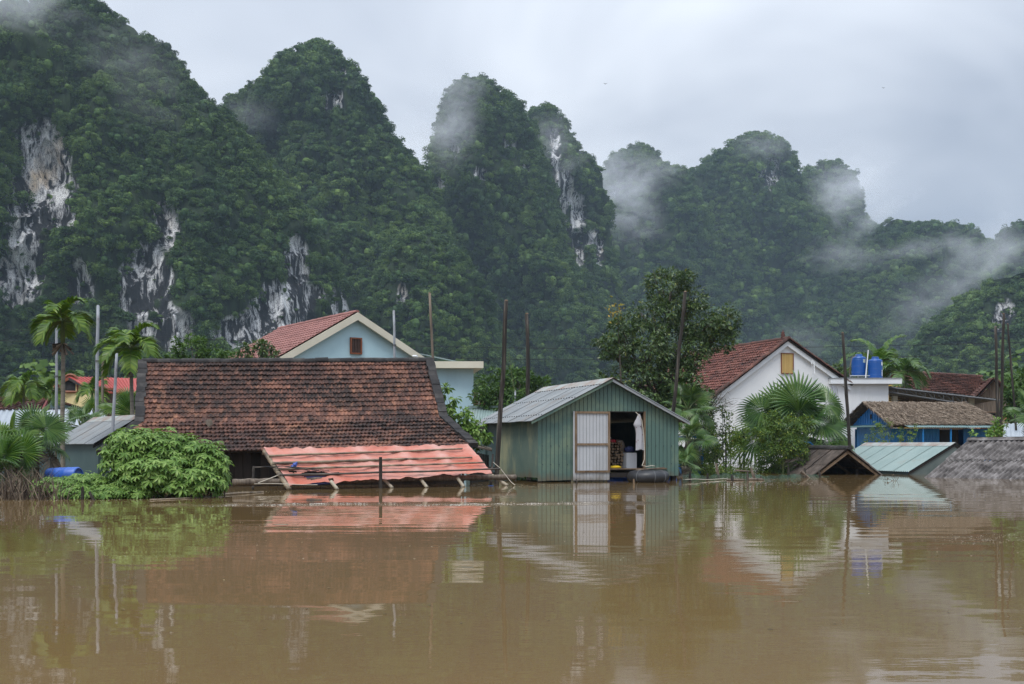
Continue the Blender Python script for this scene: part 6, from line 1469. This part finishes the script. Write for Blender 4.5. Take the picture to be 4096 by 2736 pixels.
# fan palms at the left
for k, (px, py, Y, r, n, mm, lab, dd) in enumerate(((8, 448, 26.5, .55, 8, L_FANL, 'light green fan palm standing in the flood among dry reeds', 3), (36, 438, 28.0, .58, 9, L_FAN, 'darker fan palm beside the teal shed wall', 4), (8, 470, 25.8, .5, 6, L_FAN, 'short fan palm low in the dry reeds', 2),
        (80, 426, 39, .55, 7, L_FAN, 'grey green fan palm behind the teal shed roof', 0), (94, 417, 41, .5, 7, L_FANL, 'bright fan palm between the posts behind the teal shed', 0), (130, 412, 38.5, .6, 7, L_FANL, 'fan palm leaf spread beside the old tile house verge', 0), (57, 432, 40, .4, 6, L_FANL, 'small light fan palm at the foot of the areca trunk', 0), (1034, 418, 46, .75, 9, L_FAN, 'fan palm hanging over the mould spotted roof', 1))):
    tp = at(px, py, Y); lv = auto_leaves(tp, n, r, .9, 90 + k, lo=-.5)
    if k == 0: lv += [(at(22, 452, 25.9), (.25, -1, .2), (.15, 0, 1), .55, 0), (at(4, 455, 25.6), (-.1, -1, .25), (-.2, 0, 1), .6, 0)]
    if k == 1: lv += [(at(46, 428, 27.2), (.3, -.8, .6), (.6, 0, .8), .62, 1)]
    if k == 5: lv += [(at(134, 414, 37.8), (.2, -1, .3), (.4, 0, 1), .85, 3)]
    fan_palm(lab, (tp.x, tp.y, 0), tp, lv, mm, 'fan palms among the flooded houses', .08, dd, 90 + k)

# ------------------------------------------------------------------ feather palms
def frond(mb, p, d, ln, arch, nl, ll, seed, tw=0.0, vee=.5):
    rr = random.Random(seed); d = Vector(d).normalized(); h = Vector((d.x, d.y, 0)); h = h.normalized() if h.length > .05 else Vector((1, 0, 0)); pts = []
    q = Vector(p); dirv = d.copy(); n = 12
    for i in range(n + 1):
        pts.append(q.copy()); dirv = (dirv + Vector((0, 0, -arch * (i + 1) / n * .32))).normalized(); q = q + dirv * ln / n
    side0 = h.cross(Z).normalized()
    for i in range(nl):
        t = .12 + .88 * i / nl; f = t * n; j = min(n - 1, int(f)); c = pts[j].lerp(pts[j+1], f - j); tg = (pts[j+1] - pts[j]).normalized(); up = side0.cross(tg).normalized()
        if up.z < 0: up = -up
        l = ll * math.sin(math.pi * (.12 + .80 * t)) ** .7 * rr.uniform(.9, 1.1)
        for s in (-1, 1):
            dd = (tg * .75 + side0 * s * 1.0 + up * vee + Vector((0, 0, -.15 + rr.gauss(0, .12)))).normalized()
            w = tg * (.034 + .020 * ll)
            e1 = c + dd * l * .55; e2 = c + dd * l + Vector((0, 0, -l * .30))
            mb.add([c - w * .6, c + w * .6, e1 + w, e1 - w, e2], [(0, 1, 2, 3), (3, 2, 4)])
    return pts
def feather_palm(label, base, top, n, ln, ll, m, seed, group, trunk=.07, shaft=True, arch=1.0, fruit=False, name='areca_palm', lo=-.1):
    random.seed(seed); t = thing(name, label, 'palm', base, group); base, top = Vector(base), Vector(top)
    if (top - base).length > .8: MB().tube(wob(line(base - Z * .4, top, 10), .05, seed), [trunk * (1.1 - .025 * i) for i in range(11)], 10).build('trunk', M_PTRUNK, t, smooth=True)
    if shaft: MB().tube([top - Z * .05, top + Z * .35, top + Z * .75], [trunk * .95, trunk * 1.05, trunk * .5], 8).build('crownshaft', M_STEM, t, smooth=True)
    tp = top + Z * (.6 if shaft else .1)
    for i in range(n):
        a = i * 2.39996 + random.gauss(0, .15); el = 1.2 - (1.2 - lo) * i / max(1, n - 1) + random.gauss(0, .08)
        d = Vector((math.cos(a) * math.cos(el), math.sin(a) * math.cos(el), math.sin(el))); mb = MB()
        pts = frond(mb, tp, d, ln * random.uniform(.85, 1.1), arch * random.uniform(.8, 1.2), 30, ll, seed * 50 + i)
        o = mb.build('frond', m, t); r = MB(); r.tube(pts, [.022 - .0015 * k for k in range(len(pts))], 4, False); r.build('rachis', M_STEM, o)
    if fruit:
        mb = MB()
        for i in range(34):
            a = random.uniform(0, 6.28); e = top + Vector((math.cos(a) * .28, math.sin(a) * .28, -random.uniform(.05, .35))); mb.tube([top, e], [.012, .02], 4)
        mb.build('fruit_stalks', M_DRY, t)
    return t
tp = at(62.8, 343, 31.5); feather_palm('taller areca palm with ringed trunk and drooping crown by the grey posts', (tp.x, tp.y, 0), tp, 10, 1.0, .44, L_ARECA, 3, 'areca palms', .062, arch=1.15, fruit=True)
tp = at(131.5, 367, 36.5); feather_palm('areca palm with a full crown beside the old tile house', (tp.x, tp.y, 0), tp, 11, 1.25, .52, L_ARECA, 4, 'areca palms', .065, arch=1.25, fruit=True)
for k, (px, py, Y, n, ln, lab) in enumerate(((24, 398, 56, 8, 1.3, 'ragged areca palm in front of the brown tile cottage'), (92, 402, 58, 6, 1.0, 'short feather palm in front of the yellow house'), (49, 404, 57, 6, .9, 'small feather palm beside the grey post'))):
    tp = at(px, py, Y); feather_palm(lab, (tp.x, tp.y, 0), tp, n, ln, .6, L_ARECA, 10 + k, 'small feather palms', .06, arch=1.5)
tp = at(880, 372, 68); feather_palm('tall coconut palm with long upright fronds behind the blue tanks', (tp.x, tp.y, 0), tp, 12, 2.7, .8, L_FANL, 21, 'coconut palms', .14, False, .9, name='coconut_palm', lo=.1)
tp = at(902, 375, 66); feather_palm('shorter dark coconut palm beside the brown tile roof', (tp.x, tp.y, 0), tp, 11, 1.8, .65, L_FAN, 22, 'coconut palms', .12, False, 1.2, name='coconut_palm', lo=.0)

# ------------------------------------------------------------------ dry reeds
mb = MB(); random.seed(15)
for i in range(420):
    px = random.uniform(-12, 66); Y = random.uniform(23.6, 25.8); b = Vector(((px - 512) * Y / F, Y, -.1)); h = random.uniform(.3, .95) * (1 - max(0, px - 40) / 60)
    d = Vector((random.gauss(0, .35), random.gauss(0, .25), 1)).normalized(); k = Vector((random.gauss(0, .5), random.gauss(0, .4), -.25)); w = random.uniform(.006, .014)
    mb.tube([b, b + d * h * .55, b + d * h + k * h * .3], [w, w * .8, w * .2], 4, False)
o = mb.build('dry_reeds', M_DRY); tag(o, 'dead brown reeds and twigs standing in the flood under the fan palms', 'reeds', kind='stuff')
# ================================================================== poles
def pole(label, x0, y0, x1, y1, Y, r, m, zb=-.5, group=None, name='timber_pole', seed=0, band=None):
    """seen from (x0, y0) at the top to (x1, y1); carried on down below the water"""
    a, b = at(x0, y0, Y), at(x1, y1, Y); d = (b - a); k = (a.z - zb) / (a.z - b.z); b = a + d * k
    t = thing(name, label, 'pole' if 'timber' in name else 'post', (b.x, b.y, 0), group)
    n = 10; r = r * .78; rad = [r * (.82 + .25 * i / n) * random.uniform(.95, 1.05) for i in range(n + 1)]
    MB().tube(wob(line(a, b, n), r * .5, seed), rad, 9).build('shaft', m, t, smooth=True)
    top = a.lerp(b, .006); MB().tube([a + Z * .004, a + Z * .05 * r / .1], [r * .78, r * .5], 7).build('cut_top', M_WOOD if 'timber' in name else m, t)
    if band: p = a.lerp(b, band); MB().tube([p, p + Z * .06], r * 1.25, 8).build('joint_band', M_DSTEEL, t)
    return t
pole('straight grey metal post behind the taller areca trunk', 56.8, 317, 56, 408, 43, .075, M_CONC, group='grey posts', name='grey_post', band=.35)
pole('tallest grey metal post rising from the fan palms', 98, 306, 97, 412, 40, .085, M_CONC, group='grey posts', name='grey_post', band=.3)
pole('leaning grey post in front of the teal shed', 117, 354, 112.5, 440, 31.5, .06, M_CONC, group='grey posts', name='grey_post')
pole('thin timber pole between the grey posts before the red roof', 102.6, 357, 102.5, 400, 52, .085, M_POLE2)
pole('rust spotted pipe standing before the pale blue gable', 393.8, 311, 394.8, 360, 47, .075, M_CONC, name='rusty_pipe', band=.2)
pole('slim weathered timber pole beside the cream roof slab', 429.5, 293, 433.5, 366, 45, .075, M_POLE2)
pole('thick dark timber pole standing at the green shed corner', 506.3, 301, 497.3, 476, 33.6, .092, M_POLE)
pole('short dark timber pole behind the bushy tree', 527, 314, 528, 395, 44, .108, M_POLE)
pole('half bleached timber pole leaning out from the dark glossy tree', 685.3, 292, 674, 406, 41.5, .096, M_POLE)
pole('tapering dark timber pole in front of the white wing', 842.5, 333, 849.5, 446, 47.5, .095, M_POLE)
pole('dark timber pole with a split top by the thatch', 995.6, 327, 998.6, 433, 48.5, .085, M_POLE, seed=3)
pole('taller dark timber pole of the pair by the thatch', 1003.4, 314, 1000.6, 432, 49.0, .09, M_POLE, seed=5)
pole('crooked thin timber pole against the large dark tree', 1007.6, 324, 1015, 415, 52, .065, M_POLE, seed=7)
pole('thin grey post by the dark outhouse', 478.8, 393, 478.8, 408, 52, .05, M_CONC, name='grey_post')
pole('thin grey post in front of the bushy tree', 515.3, 391, 515.3, 402, 49, .06, M_CONC, name='grey_post')
mb = MB(); mb.tube(wob([at(509, 352, 49), at(512, 375, 49), at(515, 392, 49)], .05), [.008, .016, .02], 5); o = mb.build('bamboo_cane', M_STEM); tag(o, 'thin green cane sticking up from the grey post', 'cane')
mb = MB(); mb.tube(wob(line(at(493, 454, 32.7), at(490, 490, 32.3), 5), .03), [.03, .03, .035, .035, .04, .04], 6); o = mb.build('mooring_stake', M_POLE); tag(o, 'short stake beside the thick pole at the tarpaulin corner', 'stake')
mb = MB(); mb.tube([at(493, 462, 32.5), at(500, 468, 32.4), at(511, 482, 32.2), at(515, 485, 32.1)], .010, 5); o = mb.build('mooring_line', M_ROPE); tag(o, 'slack line from the stake down to the water', 'rope')

# ================================================================== wires across the valley foot
mb = MB()
for z in (0, .9):
    a, b = Vector((-45, 92, 9.8 + z)), Vector((48, 90, 8.6 + z)); pts = [a.lerp(b, t) - Z * 1.2 * math.sin(math.pi * t) for t in np.linspace(0, 1, 24)]; mb2 = MB(); mb2.tube(pts, .018, 4)
    o = mb2.build('power_line', M_BLACK); tag(o, 'upper power line crossing before the hills' if z else 'lower power line crossing before the hills', 'wire', 'power lines')
    
# ================================================================== drum, truck, net, stakes, flotsam
drum = thing('blue_drum', 'blue plastic drum lying on the leafy bank beside the teal shed', 'drum', at(63, 484, 26.6))
mbp = MB(); mbp.lathe((0, 0, 0), [(.02, -.42), (.155, -.42), (.185, -.39), (.188, -.12), (.194, -.10), (.188, -.08), (.188, .12), (.194, .14), (.188, .16), (.185, .40), (.165, .43), (.15, .43), (.15, .41), (.02, .41)], 24)
c = at(63.5, 475.5, 26.4); ux = Vector((.93, -.30, .04)).normalized(); uy = ux.cross(Z).normalized(); uz = uy.cross(ux)
mbp.v = [tuple(c + ux * p[2] + uy * p[0] + uz * p[1]) for p in mbp.v]; mbp.build('drum_body', M_BARREL, drum, smooth=True)
MB().tube([c + ux * .432 + uy * .08, c + ux * .46 + uy * .08], .03, 8).build('bung', M_BARREL, drum)
tr = thing('blue_truck', 'bright blue truck sunk to its bonnet behind the fan palms', 'truck', (at(694, 445, 46.5).x, 46.5, 0))
x0, x1 = at(686, 445, 46).x, at(704, 445, 46).x
MB().box((x0, 46, -.3), (x1, 47.6, .14)).build('bumper_panel', M_BLUEP, tr)
MB().box((x0, 46.02, .34), (x1 - .02, 47.6, .72)).build('front_panel', M_BLUEP, tr)
MB().box((x0 + .02, 46.1, .14), (x1 - .04, 47.5, .34)).build('grille', M_DARK, tr)
for x in (x0, x1 - .06): MB().obox((x, 46.05, .72), (.06, 0, 0), (0, .06, 0), (.02, .3, .75)).build('cab_pillar', M_BLUEP, tr)
MB().obox((x0 + .06, 46.1, .74), (x1 - x0 - .12, 0, 0), (0, .03, 0), (0, .28, .66)).build('windscreen', mat('dark_glass', [(0.3, (0.01, 0.012, 0.015)), (0.7, (0.02, 0.024, 0.03))], scale=2, rough=.08, spec=.6), tr)
MB().box((x0, 46.35, 1.45), (x1, 48.2, 1.52)).build('cab_roof', M_BLUEP, tr)
MB().box((x0, 47.6, -.3), (x1, 50, .9)).build('load_bed', M_BLUEP, tr)
# orange sign board by the white house terrace
sg = thing('hanging_sign', 'orange brown board hanging from a bar before the white wall', 'sign', (at(735, 445, 48.2).x, 48.2, 0))
MB().obox(at(731.5, 444.5, 48.2), at(739.5, 442.5, 48.2) - at(731.5, 444.5, 48.2), (0, .03, 0), (0, 0, .27)).build('board', mat('orange_board', [(0.3, (0.30, 0.09, 0.03)), (0.7, (0.42, 0.15, 0.05))], scale=8), sg)
MB().tube([at(723, 433.5, 48.2), at(745, 431.5, 48.2)], .035, 5).build('bar', M_WOODD, sg)
for x in (726, 744): p = at(x, 433, 48.2); MB().tube([(p.x, p.y, -.4), p], .04, 5).build('post', M_WOODD, sg)
for x in (733, 738): MB().tube([at(x, 438.5, 48.2), at(x, 432, 48.2)], .008, 4).build('hanger', M_BLACK, sg)
# blue chair shape near the palms
ch = thing('blue_garden_chair', 'bright blue metal garden chair back half hidden below the fan palm', 'chair', (at(808, 445, 47.4).x, 47.4, 0))
MB().tube([at(801, 446, 47.4), at(804, 442, 47.4), at(810, 442.5, 47.4), at(814, 446, 47.4), at(814, 462, 47.4)], .035, 6).build('top_rail', M_BLUEP, ch)
MB().tube([at(801, 446, 47.4), at(801, 462, 47.4)], .035, 6).build('leg', M_BLUEP, ch)

# green fish net on stakes
def net_mat():
    m, nt, out, N, Lk = nodes('green_net_mesh')
    g = N('ShaderNodeNewGeometry'); nz = noise_n(N, Lk, g.outputs['Position'], 2.0, 5, .6)
    d = N('ShaderNodeBsdfDiffuse'); r = ramp(N, [(0.3, (0.05, 0.12, 0.10)), (0.7, (0.12, 0.22, 0.17))]); Lk(nz, r.inputs[0]); Lk(r.outputs[0], d.inputs[0]); t = N('ShaderNodeBsdfTransparent'); mx = N('ShaderNodeMixShader')
    mr = N('ShaderNodeMapRange'); mr.inputs['To Min'].default_value = .35; mr.inputs['To Max'].default_value = .75; Lk(nz, mr.inputs[0]); Lk(mr.outputs[0], mx.inputs[0])
    Lk(t.outputs[0], mx.inputs[1]); Lk(d.outputs[0], mx.inputs[2]); Lk(mx.outputs[0], out.inputs[0]); return m
M_NET = net_mat()
path = [(683, 480, 34.8), (690, 481.5, 36.5), (705, 482, 37.6), (722, 481, 39), (738, 480.5, 40), (750, 482, 38), (766, 483, 38.2), (782, 481, 39.5), (800, 481, 40), (815, 480.5, 40.5), (829, 479, 41.5)]
tops = [474.5, 473.5, 476.2, 473.6, 473.0, 473.6, 476.0, 475.0, 473.8, 474.5, 477.5]
net = thing('fish_net', 'green fishing net strung on stakes before the white house', 'net', (at(750, 445, 39).x, 39, 0)); mb = MB(); vs = []; fs = []
xs = np.array([p[0] for p in path]); ys = np.array([p[2] for p in path]); NX = 90
for i in range(NX + 1):
    x = 683 + (829 - 683) * i / NX; Y = np.interp(x, xs, ys); tp = np.interp(x, xs, tops) + .5 * math.sin(i * .9); zt = max(.02, at(x, tp, Y).z); X = (x - 512) * Y / F
    for j in range(5): vs.append((X, Y + .05 * mnoise.noise(Vector((i * .3, j, 0))), -.15 + (zt + .15) * j / 4))
for i in range(NX):
    for j in range(4): a = i * 5 + j; fs.append((a, a + 5, a + 6, a + 1))
mb.add(vs, fs); mb.build('mesh', M_NET, net, smooth=True)
MB().tube(wob(line(at(683, 479, 35.2), at(760, 479, 40.0), 20), .03), .010, 4).build('float_line', M_ROPE, net)
random.seed(33)
for k, (x0, y0, x1, y1, Y, r, lab) in enumerate(((729.5 - 22, 473, 707, 486.5, 37.2, .045, 'short dark stake holding the net nearest the blue truck'), (690, 472, 690, 483.5, 35.8, .05, 'stake at the shed end of the net'), (716, 463.5, 719.5, 481, 40.2, .05, 'pale tilted stake standing tallest in the net'), (732, 474, 732.6, 485.5, 36.6, .05, 'stubby stake crossed by floating driftwood'), (751, 467.5, 756.5, 484.5, 37.5, .055, 'forked pale branch stuck upright by the net'),
        (747.5, 471, 747.8, 486, 37.0, .04, 'thin stake touching the forked branch'), (761, 476, 761.5, 486, 37.4, .045, 'low stake midway along the net'), (788.5, 466, 788.5, 480, 41.0, .045, 'upright stake before the brown drowned roof'), (805, 468, 805.3, 481.5, 40.0, .05, 'stake with a driftwood stick leaning on it'), (819, 470, 821, 481, 40.5, .045, 'last stake of the net by the drowned gable'))):
    a, b = at(x0, y0, Y), at(x1, y1, Y); b.z = min(b.z, -.1); mb = MB(); mb.tube(wob(line(a, b, 5), .02, k), [r * .6, r * .8, r, r, r, r], 6); o = mb.build('stake', M_POLE2 if k in (2, 4) else M_POLE); tag(o, lab, 'stake', 'stakes of the fishing net')
for k, (a, b, Y, r, lab) in enumerate((((726.5, 480.7), (745, 483.5), 36.8, .045, 'driftwood branch floating beside the stubby stake'), ((748, 481.5), (764, 482.6), 37.2, .05, 'driftwood branch floating beyond the forked branch'), ((801, 471), (813, 480.5), 40.0, .06, 'thick stick propped against the net stake'), ((735, 470, ), (752, 471.5), 40.4, .035, 'thin dead branch hung behind the net'))):
    p, q = at(*a, Y), at(*b, Y); 
    if k < 2: p.z = q.z = .02
    MB_ = MB(); MB_.tube(wob(line(p, q, 6), .04, k * 3.3), [r, r * 1.1, r, r * .9, r * .8, r * .7, r * .3], 6); tag(MB_.build('driftwood', M_POLE2), lab, 'driftwood', 'driftwood in the flood')
# stakes near the cassava and odd sticks
for k, (x0, y0, x1, y1, Y, lab) in enumerate(((82.8, 486.5, 82.6, 500.5, 24.0, 'upright dark stake at the edge of the cassava'), (89, 492, 95.5, 501.5, 23.8, 'tilted dark stake at the edge of the cassava'), (576.3, 478.8, 576.6, 489, 33.8, 'dark peg in the water below the sliding door'), (633.5, 479, 634.2, 489, 33.4, 'pale peg in the water before the inner tube'), (590, 483, 590.2, 486, 34.3, 'tiny brown peg before the shed'))):
    a, b = at(x0, y0, Y), at(x1, y1, Y); b.z = min(b.z, -.1); mb = MB(); mb.tube(wob(line(a, b, 4), .012, k), [.02, .03, .034, .034, .034], 6); tag(mb.build('stake', M_WOOD if k == 3 else M_POLE), lab, 'stake')
c = at(892, 484, 36.5); mb = MB(); random.seed(21)
for i in range(5):
    e = Vector((c.x - .25 + .11 * i, 36.5, .05 + .18 * random.random())); mb.tube(wob([Vector((c.x + .1, 36.5, -.05)), e * .5 + Vector((c.x + .1, 36.5, 0)) * .5, e], .06, i), [.010, .007, .003], 4)
    for j in range(4): add_leaf(mb, e + rvec() * .04, rvec(), rvec() + Z, .06, .03)
o = mb.build('floating_twig', M_DRY); tag(o, 'small yellow twig poking from the water before the drowned roofs', 'twig')
# floating bamboo sliver by the cassava
mb = MB(); a, b = at(212, 495.5, 25.6), at(263, 491.5, 27.6); a.z = b.z = .015; mb.tube(wob(line(a, b, 6), .02), .03, 6); tag(mb.build('driftwood', M_BAMBOO), 'long floating bamboo pole off the cassava bush', 'driftwood')
mb = MB(); a, b = at(150, 500.5, 23.6), at(222, 496, 25.2); a.z = b.z = .012; mb.tube(wob(line(a, b, 6), .02), .022, 6); tag(mb.build('driftwood', M_BAMBOO), 'thin floating bamboo pole along the cassava bush', 'driftwood')
# bubbles and flecks of foam
mb = MB(); random.seed(77)
def fleck(px, py, s):
    Y = wl(py); c = Vector(((px - 512) * Y / F, Y, .004)); n = 6
    s = s * .5
    mb.add([c + Vector((s * math.cos(2*math.pi*k/n), s * math.sin(2*math.pi*k/n), 0)) for k in range(n)] + [c + Z * s * .15], [(k, (k+1) % n, n) for k in range(n)])
for i in range(420): fleck(random.uniform(0, 1024), 486 + 75 * random.random() ** 1.6, random.uniform(.008, .026))
for i in range(150): fleck(random.gauss(985, 26), random.gauss(539, 3.2), random.uniform(.010, .024))
for i in range(110): fleck(random.uniform(690, 830), random.gauss(483.5, 1.2), random.uniform(.015, .05))
for i in range(40): fleck(random.gauss(100, 40), random.gauss(499.5, 1.0), random.uniform(.015, .05))
for i in range(60): fleck(random.gauss(475, 14), random.gauss(485.5, .7), random.uniform(.012, .03))
o = mb.build('foam_flecks', mat('foam', [(0.3, (0.30, 0.26, 0.19)), (0.7, (0.45, 0.41, 0.33))], scale=5, rough=.6)); tag(o, 'scattered flecks of foam and bubbles drifting on the flood', 'foam', kind='stuff')
for (px, py, s, lab) in ((491, 486.3, .05, 'blue plastic scrap floating off the tarpaulin corner'), (281, 526, .07, 'flat pale scrap floating in open water')):
    Y = wl(py); c = Vector(((px - 512) * Y / F, Y, .0)); random.seed(5)
    pts = [c + Vector((s * 1.6 * math.cos(t) * random.uniform(.7, 1.1), s * math.sin(t) * random.uniform(.7, 1.1), .012)) for t in np.linspace(0, 5.6, 8)]; mbb = MB(); mbb.prism(pts, (0, 0, .012))
    tag(mbb.build('floating_scrap', M_BARREL if px > 400 else M_BAMBOO), lab, 'scrap')
# birds under the clouds
for k, (px, py, Y, lab) in enumerate(((605.5, 84, 260, 'tiny dark bird gliding in the open sky'), (522, 101, 330, 'tiny dark bird near the narrow tower'), (883.7, 88, 320, 'tiny dark bird in the grey cloud'))):
    c = at(px, py, Y); mb = MB(); mb.add([c + Vector(v) for v in ((-.05, -.25, 0), (.05, -.25, 0), (0, .3, .02), (-.7, .05, .28), (-.35, .1, .16), (.7, .05, .28), (.35, .1, .16), (0, 0, .07), (0, 0, -.08))],
        [(0, 1, 7), (7, 1, 2), (0, 7, 2), (0, 8, 1), (1, 8, 2), (0, 2, 8), (7, 4, 3), (7, 2, 4), (7, 5, 6), (7, 6, 2)]); tag(mb.build('bird', M_BLACK), lab, 'bird', 'birds over the valley')

# leaf litter and twigs gathered along the walls
mb = MB(); random.seed(91)
def litter(px, py, s):
    Y = wl(py); c = Vector(((px - 512) * Y / F, Y, .006)); d = Vector((random.gauss(0, 1), random.gauss(0, 1), 0)).normalized(); add_leaf(mb, c, d, Z, s, s * .45, .1)
for i in range(260): litter(random.gauss(500, 34), 484.5 + abs(random.gauss(0, 1.6)), random.uniform(.03, .10))
for i in range(160): litter(random.gauss(262, 26), 491 + abs(random.gauss(0, 1.6)), random.uniform(.03, .09))
for i in range(200): litter(random.uniform(690, 900), 478 + abs(random.gauss(0, 2.2)), random.uniform(.04, .12))
for i in range(140): litter(random.uniform(0, 230), 500 + abs(random.gauss(0, 1.5)), random.uniform(.02, .07))
for i in range(160): litter(random.uniform(0, 1024), 500 + 130 * random.random() ** 2, random.uniform(.015, .05))
o = mb.build('leaf_litter', mat('drifting_leaf', [(0.2, (0.035, 0.03, 0.015)), (0.6, (0.12, 0.09, 0.04)), (0.9, (0.25, 0.21, 0.12))], scale=2, island=.7, rough=.7)); tag(o, 'dead leaves and bits drifting along the flooded walls', 'leaf litter', kind='stuff')

# the pale line of froth that the wind has drawn across the flood
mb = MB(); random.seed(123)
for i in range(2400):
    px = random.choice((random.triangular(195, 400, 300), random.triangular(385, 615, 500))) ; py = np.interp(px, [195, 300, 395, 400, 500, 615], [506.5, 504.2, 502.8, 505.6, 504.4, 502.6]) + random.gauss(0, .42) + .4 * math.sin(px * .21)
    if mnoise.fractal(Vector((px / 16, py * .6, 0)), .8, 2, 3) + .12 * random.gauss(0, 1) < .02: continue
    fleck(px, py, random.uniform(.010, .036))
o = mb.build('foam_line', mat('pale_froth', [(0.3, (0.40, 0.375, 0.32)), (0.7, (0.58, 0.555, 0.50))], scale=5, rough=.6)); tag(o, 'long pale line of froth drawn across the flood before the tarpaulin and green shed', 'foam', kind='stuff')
